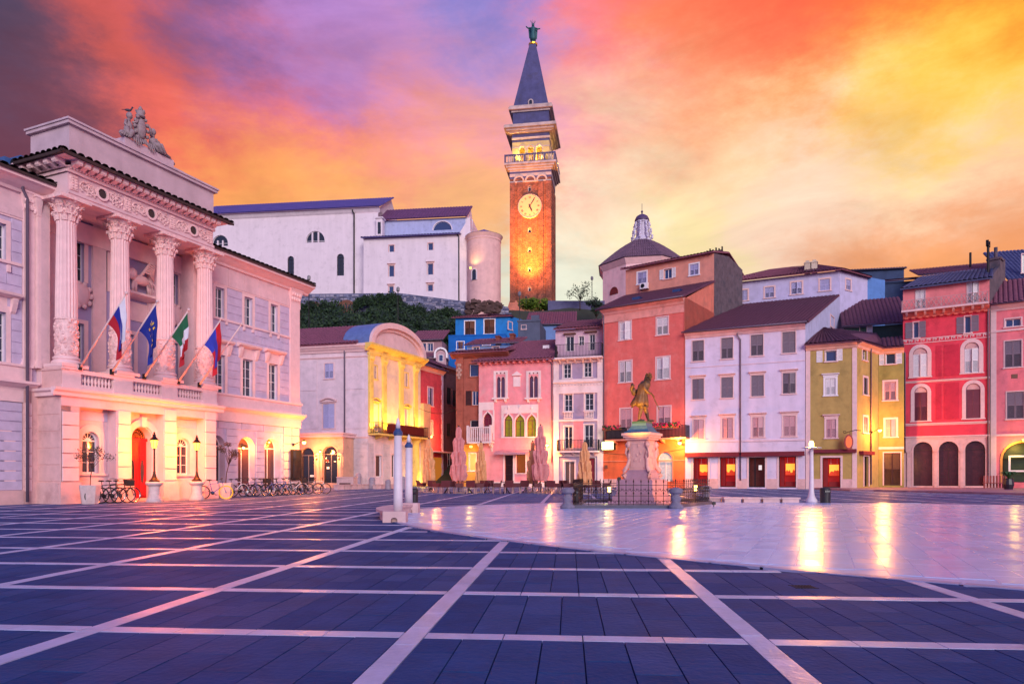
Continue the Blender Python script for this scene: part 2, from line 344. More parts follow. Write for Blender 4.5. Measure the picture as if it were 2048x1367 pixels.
def window(face, x0, y0, x1, y1, kind=None, style='sash', name='window', trim=.11, tm=None, frame=None, glass=None, shut=None, grid=(2, 3), sill=True, hood=None, dep=.19, uz=None, proud=.035, leaf=None, label=None, transom=0):
    """an opening cut in the wall with frame, pane and shutters; coordinates are where it shows in the photograph"""
    u0, u1, z0, z1 = uz if uz else face.rect(x0, y0, x1, y1)
    face.holes.append((u0, u1, z0, z1, kind))
    tm = tm or MAT['stone_trim']; frame = frame or MAT['white_paint']; glass = glass or MAT['glass_dark']; shut = shut or MAT['shutter_grey']
    w, h = u1 - u0, z1 - z0; root = face.root
    b = MB(); ol = outline(0, w, 0, h, kind); rel = face.rel @ M.Translation((u0, 0, z0))
    fw = min(.06, w * .09)
    if style == 'open' and not leaf: leaf = shut
    # frame
    if trim:
        b.ring(ol, grow(ol, trim, kind), -proud, 0.02)
    if sill: b.box(-trim - .06, w + trim + .06, -.10, .02, -.09, 0)
    win = b.build(name, tm, root, rel) if (trim or sill) else None
    if win is None:
        b.ring(ol, grow(ol, .03, kind), -.004, .02); win = b.build(name, tm, root, rel)
    if label: win['label'] = label
    fr = MB()
    if style != 'closed':
        inner = grow(ol, -fw, kind); inner = [(x, max(z, fw) if i in (0, len(inner) - 1) else z) for i, (x, z) in enumerate(inner)]
        fr.ring(inner, ol, dep - .03, dep + .03); fr.box(0, w, dep - .03, dep + .03, 0, fw)
        zt = h - (w / 2 if kind == 'arch' else (w * .7 if kind == 'gothic' else 0))
        nx, ny = grid
        for i in range(1, nx):
            bw = fw * (.9 if (nx % 2 == 0 and i == nx // 2) else .4); fr.box(w * i / nx - bw / 2, w * i / nx + bw / 2, dep - .028, dep + .02, fw, zt)
        tz = transom * h if transom else 0
        top = tz or zt
        for j in range(1, ny): fr.box(fw, w - fw, dep - .02, dep + .018, top * j / ny - .012, top * j / ny + .012)
        if kind or transom: fr.box(fw, w - fw, dep - .035, dep + .022, top - fw / 2, top + fw / 2)
        if kind == 'arch' and style == 'fan':
            for k in range(1, 6):
                a = pi * k / 6; r = w / 2 - fw
                fr.add([(w / 2 + cos(a) * .12 - sin(a) * .014, dep - .02, zt + sin(a) * .12 + cos(a) * .014), (w / 2 + cos(a) * r - sin(a) * .014, dep - .02, zt + sin(a) * r + cos(a) * .014),
                        (w / 2 + cos(a) * r + sin(a) * .014, dep - .02, zt + sin(a) * r - cos(a) * .014), (w / 2 + cos(a) * .12 + sin(a) * .014, dep - .02, zt + sin(a) * .12 - cos(a) * .014)], [(0, 1, 2, 3)])
            fr.slab([(w / 2 + .13 * cos(pi * i / 8), zt + .13 * sin(pi * i / 8)) for i in range(9)], dep - .03, dep)
        fr.build('frame', frame, win)
        pn = MB(); pn.poly([(x, dep + .005, z) for x, z in ol]); pn.build('pane', glass, win)
    if style == 'closed':
        lo = random.choice((.95, .5, .45, .6)) if h < 3 else .95
        for a, c in ((.015, w / 2 - .008), (w / 2 + .008, w - .015)):
            s = MB(); louvres(s, a, c, .02, h - .02 if kind is None else h - .02 - (w / 2 if kind == 'arch' else 0), .03, low=lo); o = s.build('shutter', shut, win)
            if random.random() < .3: hx = a if a < w / 2 - .1 else c; o.matrix_local = M.Translation((hx, .03, 0)) @ M.Rotation(radians(random.uniform(8, 28)) * (-1 if a < w / 2 - .1 else 1), 4, 'Z') @ M.Translation((-hx, -.03, 0))
        pn = MB(); pn.poly([(x, dep + .005, z) for x, z in ol]); pn.build('pane', MAT['shutter_dark'], win)
        if kind == 'arch':
            zt = h - w / 2; s = MB(); s.slab([(w / 2 + (w / 2 - .03) * cos(pi * i / 12), zt + (w / 2 - .03) * sin(pi * i / 12)) for i in range(13)], .06, .1); [s.tube([(w / 2 + q * w / 2 * cos(pi * i / 10), .05, zt + q * w / 2 * sin(pi * i / 10)) for i in range(11)], .02, 4) for q in (.35, .6, .82)]; s.build('lunette', MAT['stone_pink'], win)
    if leaf:
        for a, c in ((-w / 2 - .04, -.04), (w + .04, w * 1.5 + .04)):
            s = MB(); louvres(s, a, c, .0, h, -proud - .045); s.build('shutter', leaf, win)
    if hood:
        s = MB(); e = trim + .14
        if hood == 'flat':
            z = h + trim + .10
            s.extr([(.0, z), (-.20, z + .06), (-.22, z + .12), (0, z + .17)], -e, w + e); s.box(-e + .1, w + e - .1, -.07, 0, z - .1, z)
        elif hood == 'console':
            z = h + trim + .42
            s.extr([(.0, z), (-.16, z + .03), (-.30, z + .10), (-.33, z + .20), (0, z + .26)], -e - .16, w + e + .16)
            s.box(-trim, w + trim, -.03, 0, h + trim, z)
            for a in (-e - .02, w + e - .16): s.extr([(0, z), (-.27, z), (-.22, z - .2), (-.10, z - .5), (0, z - .62)], a, a + .18)
        elif hood == 'seg':
            z = h + trim + .12; R = w + 2 * e
            ip = [(-e + R * i / 8, z + .22 * w * sin(pi * i / 8)) for i in range(9)]; s.ring(ip, [(x, q + .12) for x, q in ip], -.24, 0)
            s.box(-e, w + e, -.2, 0, z - .08, z)
        s.build('hood', tm, win)
    return win
def band(face, x0, x1, py, h, proj, m, name='cornice', at=None, below=0, prof=None, uz=None, dentil=0, dm=None):
    """moulded string or cornice: top edge seen at photo height py at column at"""
    if uz: u0, u1, z = uz
    else:
        at = at if at is not None else (x0 + x1) / 2; u0, u1, z = face.u(x0), face.u(x1), face.z(at, py)
    b = MB(); p, q = proj, h
    pr = prof or [(0.02, z), (-p, z), (-p, z - q * .3), (-p * .8, z - q * .38), (-p * .55, z - q * .62), (-p * .3, z - q * .8), (-p * .25, z - q), (0.02, z - q)]
    b.extr(pr, u0, u1)
    if dentil:
        n = int((u1 - u0) / dentil)
        for i in range(n):
            a = u0 + (i + .25) * (u1 - u0) / n; b.box(a, a + (u1 - u0) / n * .5, -p * .72, 0, z - q - .10, z - q + .02)
    return b.build(name, m, face.root, face.rel)
def pipe(face, px, py0, py1, r=.05, m=None, y=-.09, kink=True):
    u = face.u(px); z0, z1 = face.z(px, py1), face.z(px, py0)
    pts = [(u - .25, y - .12, z1 + .25), (u - .22, y - .08, z1), (u, y, z1 - .3), (u, y, z0)]
    o = MB().tube(pts, r, 8).build('downpipe', m or MAT['pipe'], face.root, face.rel, True); return o
def rail(face, x0, x1, ytop, ybot, m, name='balcony', out=.9, step=.12, slabm=None, style='bars', fm=None, at=None, brackets=3, slab=True, uz=None):
    """balcony: slab, brackets and iron railing on three sides"""
    if uz: u0, u1, z0, z1 = uz
    else:
        u0, u1 = face.u(x0), face.u(x1); c = at or (x0 + x1) / 2; f2 = face.shift(out); z0, z1 = f2.z(c, ybot), f2.z(c, ytop)
        u0, u1 = f2.u(x0), f2.u(x1)
    b = MB()
    root = b.box(u0 - .05, u1 + .05, -out - .05, .02, z0 - .14, z0).build(name, slabm or MAT['stone_trim'], face.root, face.rel)
    r = MB(); bar = .026 if style == 'lattice' else .017
    def run(a, c, ax):
        n = max(2, int(abs(c - a) / step))
        for i in range(n + 1):
            q = a + (c - a) * i / n; x, y = (q, -out) if ax else (u0 if ax is None else u1, q)
            if style == 'lattice' and ax:
                if i < n:
                    q2 = a + (c - a) * (i + 1) / n
                    r.tube([(q, -out, z0 + .08), (q2, -out, z1 - .06)], bar, 4); r.tube([(q2, -out, z0 + .08), (q, -out, z1 - .06)], bar, 4)
                if i % 4 == 0: r.box(x - bar, x + bar, y - bar, y + bar, z0, z1)
            elif style == 'bars': r.box(x - bar, x + bar, y - bar, y + bar, z0, z1)
            if style == 'bars' and ax and i < n:
                r.tube([(q + step / 2 + .045 * cos(t * pi / 3), -out, z0 + .16 + .045 * sin(t * pi / 3)) for t in range(7)], .007, 3)
    run(u0, u1, True)
    for side in (None, False):
        x = u0 if side is None else u1; n = max(2, int(out / step))
        for i in range(n): y = -out * i / n; r.box(x - bar, x + bar, y - bar, y + bar, z0, z1)
        r.box(x - .02, x + .02, -out, 0, z1 - .02, z1 + .02); r.box(x - .015, x + .015, -out, 0, z0 + .04, z0 + .07)
    r.box(u0, u1, -out - .02, -out + .02, z1 - .02, z1 + .02); r.box(u0, u1, -out - .015, -out + .015, z0 + .05, z0 + .08)
    r.build('railing', m, root)
    k = MB()
    for i in range(brackets):
        q = u0 + (u1 - u0) * (i + .5) / brackets
        k.extr([(0, z0 - .14), (-out * .8, z0 - .14), (-out * .7, z0 - .26), (-out * .25, z0 - .42), (0, z0 - .5)], q - .09, q + .09)
    k.build('bracket', slabm or MAT['stone_trim'], root)
    return root, (u0, u1, z0, z1)
def tiles(a, b_, c, d, parent=None, rel=None, m=None, pitch=.34, row=.42, name='roof_tiles', under=True, h=.085):
    """ribbed clay tiles over the quad a-b (eave) d-c (ridge), real relief"""
    a, b_, c, d = V(a), V(b_), V(c), V(d); L = max((b_ - a).length, (c - d).length); S = max((d - a).length, (c - b_).length)
    n = max(2, int(L / pitch)); r = max(1, int(S / row)); nr = ((b_ - a).cross(d - a)).normalized()
    if nr.z < 0: nr = -nr
    mb = MB(); prof = [(0, 0), (.25, .9), (.5, 1.0), (.75, .9), (.98, 0)]
    cols = [(i + p) / n for i in range(n) for p, _ in prof]; hh = [q * h for i in range(n) for _, q in prof]; nc = len(cols)
    pts = []; fs = []
    for j in range(r):
        for e, lift in ((0, .022), (1, .0)):
            v = (j + e) / r
            for q, t in zip(cols, hh): pts.append(a.lerp(b_, q).lerp(d.lerp(c, q), v) + nr * (t + lift + random.uniform(-.004, .004) + .01))
        o = j * 2 * nc
        for i in range(nc - 1): fs.append((o + i, o + i + 1, o + nc + i + 1, o + nc + i))
    mb.add(pts, fs)
    # front lips
    for j in range(r):
        v = j / r
    if under: mb.quad(a, b_, c, d); mb.quad(a - nr * .1, b_ - nr * .1, c - nr * .1, d - nr * .1); mb.quad(a, b_, b_ - nr * .1, a - nr * .1); mb.quad(b_, c, c - nr * .1, b_ - nr * .1); mb.quad(d, a, a - nr * .1, d - nr * .1)
    o = mb.build(name, m or MAT['tile'], parent, rel); o['kind'] = 'stuff'; return o
def blocks(face, u0, u1, z0, z1, rowh, colw, m, proud=.03, gap=.012, name='stone_block', holes=None, off=0, stagger=True, bev=.0, cap=400):
    """separate stones laid in courses, cut round the openings; each its own object"""
    hs = holes if holes is not None else face.holes; n = max(1, round((z1 - z0) / rowh)); rh = (z1 - z0) / n; c = 0
    for j in range(n):
        a, e = z0 + j * rh, z0 + (j + 1) * rh
        cuts = sorted([(max(u0, h[0] - h[5] if len(h) > 5 else h[0] - .13), min(u1, h[1] + .13)) for h in hs if h[2] - .12 < e - .02 and h[3] + .13 > a + .02 and h[0] < u1 and h[1] > u0])
        spans = []; x = u0
        for p, q in cuts:
            if p > x: spans.append((x, p))
            x = max(x, q)
        if x < u1: spans.append((x, u1))
        for p, q in spans:
            k = max(1, round((q - p) / colw)); st = (.5 if (j % 2 and stagger and k > 1) else 0)
            xs = [p] + [p + (q - p) * (i + st) / k for i in range(0 if st else 1, k)] + [q]
            for x0_, x1_ in zip(xs[:-1], xs[1:]):
                if x1_ - x0_ < .05: continue
                g = gap / 2; bb = MB(); pr = proud + random.uniform(-.002, .002); t = min(.012, proud * .5)
                X0, X1, A, E_ = x0_ + g, x1_ - g, a + g, e - g
                bb.add([(X0, 0, A), (X1, 0, A), (X1, 0, E_), (X0, 0, E_), (X0 + t, -pr, A + t), (X1 - t, -pr, A + t), (X1 - t, -pr, E_ - t), (X0 + t, -pr, E_ - t)],
                       [(4, 5, 6, 7), (0, 1, 5, 4), (1, 2, 6, 5), (2, 3, 7, 6), (3, 0, 4, 7)])
                bb.build(name, m, face.root, face.rel); c += 1
                if c > cap: return c
    return c
# ---------------------------------------------------------------- shared materials
mat('stone_trim', (230, 192, 192), .62, .10, 3, .15, 30)
mat('stone_hall', (232, 196, 202), .6, .09, 1.5, .2, 25, streak=.10, dirt=(176, 150, 160), dirt_amt=.35)
mat('stone_block', (200, 184, 210), .66, .13, 2.2, .25, 30)
mat('stone_pink', (222, 178, 176), .6, .12, 2.2, .2, 25, dirt=(160, 110, 110), dirt_amt=.4)
mat('white_paint', (236, 228, 232), .4, .04, 6)
mat('glass_dark', (26, 32, 44), .06, .0, spec=.9)
mat('glass_blue', (34, 56, 104), .05, .0, spec=1.0)
mat('shutter_grey', (130, 114, 128), .55, .12, 9)
mat('shutter_white', (232, 222, 226), .5, .08, 9)
mat('shutter_lilac', (176, 172, 214), .5, .08, 9)
mat('shutter_pink', (214, 160, 168), .5, .08, 9)
mat('shutter_dark', (32, 26, 30), .6, .1)
mat('shutter_brown', (112, 66, 48), .6, .15, 9)
mat('pipe', (104, 88, 108), .45, .1, 5)
mat('iron', (26, 24, 30), .5, .15, 12, metal=.4)
mat('tile', (140, 80, 98), .75, .34, 3.2, .3, 30)
mat('tile_dark', (104, 58, 78), .75, .34, 3.2, .3, 30)
mat('tile_slate', (78, 84, 124), .7, .3, 3.5, .3, 30)
mat('tile_edge', (66, 48, 48), .8, .3, 6, .3, 30)
mat('dark_wood', (60, 26, 26), .5, .2, 8)
mat('bulb', (30, 20, 10), emit=(255, 206, 104), estr=10, var=0)
mat('bulb_soft', (30, 20, 10), emit=(255, 190, 84), estr=5, var=0)

# ---------------------------------------------------------------- ground
mat('slate', (32, 66, 120), .7, .2, 1.6, .35, 18, spec=.12, dirt=(38, 48, 92), dirt_amt=.5, vec='Object')
mat('slate_b', (29, 62, 116), .74, .22, 1.9, .35, 22, spec=.12, dirt=(66, 76, 128), dirt_amt=.25)
mat('slate_c', (38, 69, 122), .66, .22, 1.3, .35, 20, spec=.12)
mat('band', (168, 174, 214), .33, .16, 3, .25, 22, dirt=(112, 112, 164), dirt_amt=.5)
mat('joint', (36, 54, 96), .9, .1)
mat('marble', (182, 198, 236), .24, .09, 1.2, .10, 7, dirt=(178, 158, 186), dirt_amt=.5)
mat('marble_b', (168, 186, 228), .29, .09, 1.2, .10, 9, dirt=(166, 150, 186), dirt_amt=.5)
mat('marble_c', (190, 204, 238), .20, .08, 1.2, .08, 6)
gd = V((.0817, .9967, 0)).normalized(); gc = V((gd.y, -gd.x, 0))
ECX, ECY, ETH, EA, EB = 15.5, 15.0, -.5, 20.77, 12.46
def inell(p, g=0):
    dx, dy = p[0] - ECX, p[1] - ECY; u = dx * cos(ETH) + dy * sin(ETH); v = -dx * sin(ETH) + dy * cos(ETH)
    return (u / (EA + g)) ** 2 + (v / (EB + g)) ** 2 < 1
def ell(a, g=0):
    u, v = (EA + g) * cos(a), (EB + g) * sin(a)
    return (ECX + u * cos(ETH) - v * sin(ETH), ECY + u * sin(ETH) + v * cos(ETH))
b = MB(); b.quad((-900, -60, -.05), (900, -60, -.05), (900, 1500, -.05), (-900, 1500, -.05))
b.build('ground', mat('far_ground', (70, 66, 92), .8, .2, .3), kind='structure')
paving = MB(); paving.quad((-70, -12, -.02), (80, -12, -.02), (80, 112, -.02), (-70, 112, -.02))
paving = paving.build('square_paving', MAT['joint'], kind='structure')
# dark slabs and light bands in the grid that runs down the square
A0, DA, B0, DB, BW = -1.11, 2.42, 4.9, 1.8, .17
near, far = [], [[], [], []]
def gp(a, b_): return gc * a + gd * b_
for i in range(-16, 17):
    for j in range(-6, 36):
        a0, a1 = A0 + i * DA + BW / 2, A0 + (i + 1) * DA - BW / 2; b0, b1 = B0 + j * DB + BW / 2, B0 + (j + 1) * DB - BW / 2
        c = gp((a0 + a1) / 2, (b0 + b1) / 2)
        if abs(c.x) > .95 * abs(c.y) + 6 or c.y < -8: continue
        k = 8 if (i * 7 + j * 3) % 5 else 7; cw = (a1 - a0) / k
        lod = c.length > 30
        if lod: k = 4; cw = (a1 - a0) / 4
        for q in range(k):
            ys = [b0] + ([b0 + (b1 - b0) * random.uniform(.28, .42), b0 + (b1 - b0) * random.uniform(.6, .78)] if (q + i + j) % 2 else [b0 + (b1 - b0) * random.uniform(.42, .58)]) + [b1]
            if lod: ys = [b0, b1]
            for r_, (y0, y1) in enumerate(zip(ys[:-1], ys[1:])):
                x0, x1 = a0 + q * cw, a0 + (q + 1) * cw; m_ = gp((x0 + x1) / 2, (y0 + y1) / 2)
                if inell(m_, -.12): continue
                item = (x0, x1, y0, y1, m_)
                near.append(item)
near.sort(key=lambda t: t[4].y if t[4].y > 2.2 and abs(t[4].x) < .78 * t[4].y + .3 else 999)
def slabm(it, g=.0028, z=0.0, lip=.002):
    x0, x1, y0, y1, _ = it; dz = random.uniform(-.0015, .0015); p = [gp(x0 + g, y0 + g), gp(x1 - g, y0 + g), gp(x1 - g, y1 - g), gp(x0 + g, y1 - g)]
    i_ = [gp(x0 + g + lip, y0 + g + lip), gp(x1 - g - lip, y0 + g + lip), gp(x1 - g - lip, y1 - g - lip), gp(x0 + g + lip, y1 - g - lip)]
    return [(q.x, q.y, -.02) for q in p] + [(q.x, q.y, z + dz) for q in i_], [(4, 5, 6, 7), (0, 1, 5, 4), (1, 2, 6, 5), (2, 3, 7, 6), (3, 0, 4, 7)]
SM = ['slate', 'slate_b', 'slate_c', 'slate']
for it in near[:300]:
    b = MB(); b.add(*slabm(it)); b.build('slab', MAT[random.choice(SM)], paving)
fb = MB()
for it in near[300:]:
    fb.mi = random.randint(0, 2); fb.add(*slabm(it))
fb.build('slabs', [MAT['slate'], MAT['slate_b'], MAT['slate_c']], paving, kind='stuff')
# light bands
bands = []
for i in range(-17, 18):
    a = A0 + i * DA; y = -6.0 + random.uniform(0, .4)
    while y < 66:
        L = random.uniform(.42, .62) if y < 30 else 3.0; c = gp(a, y + L / 2)
        if abs(c.x) < .95 * abs(c.y) + 6 and not inell(c, .05): bands.append((a - BW / 2, a + BW / 2, y, y + L, c))
        y += L
for j in range(-6, 36):
    q = B0 + j * DB
    for i in range(-17, 17):
        x0, x1 = A0 + i * DA + BW / 2, A0 + (i + 1) * DA - BW / 2; k = 4 if q < 30 else 1
        for t in range(k):
            e0, e1 = x0 + (x1 - x0) * t / k, x0 + (x1 - x0) * (t + 1) / k; c = gp((e0 + e1) / 2, q)
            if abs(c.x) < .95 * abs(c.y) + 6 and not inell(c, .05): bands.append((e0, e1, q - BW / 2, q + BW / 2, c))
bands.sort(key=lambda t: t[4].y if t[4].y > 2.2 and abs(t[4].x) < .78 * t[4].y + .3 else 999)
for it in bands[:300]:
    b = MB(); b.add(*slabm(it, .0025, .002)); b.build('band_stone', MAT['band'], paving)
fb = MB()
for it in bands[300:]: fb.add(*slabm(it, .0025, .002))
fb.build('band_stones', MAT['band'], paving, kind='stuff')
# the polished oval
ov = MB(); ov.poly([(*ell(2 * pi * i / 160), .0045) for i in range(160)])
ov = ov.build('marble_oval', MAT['marble_b'], kind='structure')
b = MB()
for k in range(180):
    a, c = 2 * pi * k / 180, 2 * pi * (k + 1) / 180
    b.add([(*ell(a, .02), .011), (*ell(c - .002, .02), .011), (*ell(c - .002, -.14), .011), (*ell(a, -.14), .011), (*ell(a, .02), -.02), (*ell(c - .002, .02), -.02)], [(0, 1, 2, 3), (4, 5, 1, 0)])
b.build('oval_rim', mat('rim', (150, 148, 190), .35, .1, 3), ov, kind='stuff')
tl = []
tw, tlh = .34, .62
ca, sa = cos(-.42), sin(-.42)
for i in range(-75, 76):
    off = random.uniform(0, tlh)
    for j in range(-48, 49):
        u, v = i * tw, j * tlh + off; cx_, cy_ = ECX + u * ca - v * sa, ECY + u * sa + v * ca
        if not inell((cx_, cy_), -.42): continue
        tl.append((u, v, cx_, cy_))
tl.sort(key=lambda t: sqrt(t[2] ** 2 + t[3] ** 2) if t[3] > 2 and abs(t[2]) < .78 * t[3] else 99)
fb = MB()
for n_, (u, v, cx_, cy_) in enumerate(tl):
    if not all(inell((ECX + (u + p * tw / 2) * ca - (v + q * tlh / 2) * sa, ECY + (u + p * tw / 2) * sa + (v + q * tlh / 2) * ca), -.15) for p in (-1, 1) for q in (-1, 1)): continue
    z = .0095 + random.uniform(-.0008, .0008); g = .0035
    pts = []
    for e, zz in ((0, .0045), (.0018, z)):
        for p, q in ((-1, -1), (1, -1), (1, 1), (-1, 1)):
            x, y = u + p * (tw / 2 - g - e), v + q * (tlh / 2 - g - e); pts.append((ECX + x * ca - y * sa, ECY + x * sa + y * ca, zz))
    fs = [(4, 5, 6, 7), (0, 1, 5, 4), (1, 2, 6, 5), (2, 3, 7, 6), (3, 0, 4, 7)]
    if n_ < 300: MB().add(pts, fs).build('marble_tile', MAT[random.choice(['marble', 'marble', 'marble_b', 'marble_c'])], ov)
    else: fb.mi = random.choice([0, 0, 1, 2]); fb.add(pts, fs)
fb.build('marble_tiles', [MAT['marble'], MAT['marble_b'], MAT['marble_c']], ov, kind='stuff')
# drain grate near the front right
tg = MB(); c = G(1608, 1173)
for k in range(7): tg.box(c.x - .11 + k * .032, c.x - .095 + k * .032, c.y - .09, c.y + .09, .0, .006)
tg.box(c.x - .125, c.x + .11, c.y - .10, c.y - .09, 0, .006); tg.box(c.x - .125, c.x + .11, c.y + .09, c.y + .10, 0, .006)
tag(tg.build('drain_grate', mat('grate', (26, 28, 44), .8, .1)), 'small dark metal drain grate set in the dark slabs near the polished oval', 'drain')
# raised pavement in front of the houses on the right
pv = MB(); pvp = [G(1700, 981.5), G(1747, 982), G(1850, 984.5), G(2048, 990), G(2300, 998), V((75, 40, 0)), V((75, 75, 0)), V((26, 75, 0))]
n = len(pvp); pv.add([(p.x, p.y, -.02) for p in pvp] + [(p.x, p.y, .13) for p in pvp], [tuple(range(n, 2 * n))] + [(i, (i + 1) % n, (i + 1) % n + n, i + n) for i in range(n)])
pv.build('pavement', mat('pave_pink', (150, 112, 130), .55, .2, 1.4, .3, 12), kind='structure')
# ---------------------------------------------------------------- town hall
hall = thing('town_hall', 'white stone town hall with four tall columns and carved attic, left of the square', 'town hall', (-14, 40, 0))
WG = Face(hall, pt_at(597, 42.6), 23.0)              # wing wall plane, origin at its right end
PT = WG.shift(1.5)                                    # portico front (piers, pedestals, entablature)
BY = WG.shift(1.0)                                    # bay walls between the piers
LG = WG.shift(-.7)                                    # back wall of the loggia behind the columns
SH, SB = MAT['stone_hall'], MAT['stone_block']
uR = PT.u(434); uL = PT.u(122)                        # portico ends
zBelt = PT.z(125, 789); zBal0 = PT.shift(.28).z(128, 774); zBal1 = PT.z(140, 738); zArc = PT.z(138, 392); zTop = PT.z(138, 303); PC = PT.shift(.6)
mat('hall_glass', (44, 52, 74), .05, 0, spec=1)
GL = MAT['hall_glass']
SHT = mat('hall_trim', (240, 202, 204), .6, .08, 3, .15, 30)
kw = dict(tm=SHT, glass=GL, trim=.16)
# --- right wing windows
for r in ((430.4, 575, 448.7, 636), (488.4, 594.5, 504.8, 650.8), (540.8, 609, 555.3, 663)): window(WG, *r, grid=(2, 3), **kw, sill=False)
for r in ((430, 709, 449.7, 786), (485, 718.4, 505.4, 792.5), (537.6, 727.5, 555.3, 799)): window(WG, *r, grid=(2, 4), hood='console', **kw, sill=False)
mat('arch_glow', (60, 40, 30), emit=(255, 150, 50), estr=.9, var=.0)
mat('glass_lit_warm', (120, 60, 34), .1, 0, emit=(230, 110, 50), estr=.5)
for i, r in enumerate(((418, 870, 450, 984), (476, 873, 510, 984), (529.5, 875, 560, 982))):
    wn = window(WG, *r, kind='arch', grid=(2, 1), trim=0, tm=SB, glass=MAT['glass_dark'] if i == 0 else mat('glass_brown', (92, 64, 66), .12, 0), sill=False, dep=.42)
# left wing windows
wl = 0.0
for r in ((-20, 444, 12, 520),): window(WG, *r, grid=(2, 3), **kw, sill=False)
for r in ((-18, 622, 12, 724),): window(WG, *r, grid=(2, 4), hood='console', **kw, sill=False)
window(WG, -30, 866, 8, 966, kind='arch', style='fan', grid=(2, 3), tm=SHT, glass=GL, trim=.42, sill=False)
uE = WG.u(-90)
zE = WG.z(500, 537)      # underside of the wing eaves
zEl = zE
zF0 = WG.z(597, 805); zF1 = WG.z(480, 826)            # belt band top / cornice bottom
zC1 = WG.z(452, 820)
wall(WG, uE, uL + .3, 0, zE + .05, SB, .42, body=11); wall(WG, uR - .3, 0, 0, zE + .05, SB, .42, body=11)
# ashlar facing on both wings
holesU = [h for h in WG.holes if h[4] is None]
def hp(hs): return [(h[0] - .06, h[1] + .06, h[2], h[3] + .06, h[4]) for h in hs]
zFr = WG.z(500, 590)       # bottom of the panelled frieze
z2 = WG.z(433.6, 789)
uP = WG.u(578.5)
uWR = PT.u(434) - .2
blocks(WG, uWR, uP - .05, z2 + .1, zFr, .46, .95, SB, .03, .014, holes=hp(holesU))
blocks(WG, uE, WG.u(44), z2 + .1, zFr, .46, .95, SB, .03, .014, holes=hp(holesU))
holesA = [h for h in WG.holes if h[4] == 'arch']
def archholes(hs, rows, z0, z1): return [(h[0] + .08, h[1] - .08, h[2], h[3] - .04, h[4]) for h in hs]
zG1 = WG.z(480, 845)
blocks(WG, uWR, WG.u(566), .55, zG1, .37, 1.6, SB, .045, .022, holes=archholes(holesA, 0, 0, 0), stagger=False)
blocks(WG, uE, WG.u(44), .55, zG1, .37, 1.6, SB, .045, .022, holes=[(h[0] - .35, h[1] + .35, h[2], h[3] + .35, h[4]) for h in holesA if h[0] < -18], stagger=False)
blocks(WG, WG.u(566), .02, .0, zG1, .52, .8, SHT, .07, .02, holes=[], stagger=False)
part(WG, 'plinth', MAT['stone_pink'], lambda b: (b.box(uE, WG.u(44), -.12, 0, 0, .56)))
# belt, frieze, cornices
for a, c in ((uWR, .12), (uE, WG.u(44) + .3)):
    part(WG, 'belt_band', SHT, lambda b: (b.box(a, c, -.10, 0, zG1, zC1 - .02), b.box(a, c, -.14, 0, zC1 + .22, z2 + .02), b.box(a, c + .04, -.2, 0, z2 + .02, z2 + .12)))
    band(WG, 0, 0, 0, .34, .42, SHT, uz=(a, c + .15, zC1 + .22))
    part(WG, 'frieze', SHT, lambda b: b.box(a, c - .05, -.05, 0, zFr, zE - .35))
    k = int((c - a) / 1.05)
    for i in range(k):
        x = a + (c - a) * i / k; part(WG, 'frieze_panel', SH, lambda b: b.box(x + .02, x + (c - a) / k - .02, -.075, -.05, zFr + .08, zE - .42))
    band(WG, 0, 0, 0, .55, .75, SHT, uz=(a, c + .55, zE + .12))
    part(WG, 'sill_course', SHT, lambda b: b.box(a, min(c, uP), -.10, 0, WG.z(497, 655), WG.z(497, 651)))
# corner pilaster of the right wing
def pilaster(b, f, u0, u1, z0, z1, pr=.12):
    b.box(u0, u1, -pr, 0, z0 + .25, z1 - .75); b.box(u0 - .06, u1 + .06, -pr - .06, 0, z0, z0 + .12); b.box(u0 - .03, u1 + .03, -pr - .03, 0, z0 + .12, z0 + .25)
    b.box(u0 - .02, u1 + .02, -pr - .02, 0, z1 - .78, z1 - .72)
    b.add([(u0, -pr, z1 - .72), (u1, -pr, z1 - .72), (u1 + .14, -pr - .16, z1 - .08), (u0 - .14, -pr - .16, z1 - .08), (u0, 0, z1 - .72), (u1, 0, z1 - .72), (u1 + .14, 0, z1 - .08), (u0 - .14, 0, z1 - .08)], [(0, 1, 2, 3), (1, 5, 6, 2), (4, 0, 3, 7)])
    b.box(u0 - .17, u1 + .17, -pr - .19, 0, z1 - .08, z1)
    for r_ in range(2):
        for k in range(4):
            x = u0 + (u1 - u0) * (k + .5) / 4; b.blob((x, -pr - .05 - .05 * r_, z1 - .60 + r_ * .28), .09, 6, 4, (1, .7, 1.3), .15)
part(WG, 'pilaster', SHT, lambda b: pilaster(b, WG, uP, -.02, z2 + .12, zE - .3))
part(WG, 'pilaster', SHT, lambda b: (pilaster(b, WG, WG.u(44), WG.u(66), z2 + .12, zE - .3), b.box(WG.u(66), uL + .3, -.06, 0, z2, zE - .3)))
part(WG, 'pilaster', MAT['stone_pink'], lambda b: (b.box(WG.u(44), uL + .3, -.1, 0, 0, zC1)))
blocks(WG.shift(.1), WG.u(46), WG.u(60), .5, zG1, .52, .5, SHT, .05, .02, holes=[], stagger=False)
part(WG, 'sill_bracket', SHT, lambda b: [b.box(WG.u(x) - .06, WG.u(x) + .06, -.09, 0, WG.z(x, y) - .28, WG.z(x, y)) for x, y in ((452, 639), (487, 650), (505, 655), (540, 664), (556, 668), (16, 530))])
# --- roofs of the wings
zR = zE + .14
for a, c in ((uWR - 1.2, .62), (uE, uL + .9)):
    tiles((a, -.85, zR + .02), (c, -.85, zR + .02), (c, 5.2, zR + 1.7), (a, 5.2, zR + 1.7), hall, WG.rel, MAT['tile_edge'])
pipe(WG, 47, 385, 1003, .06, y=-.24)
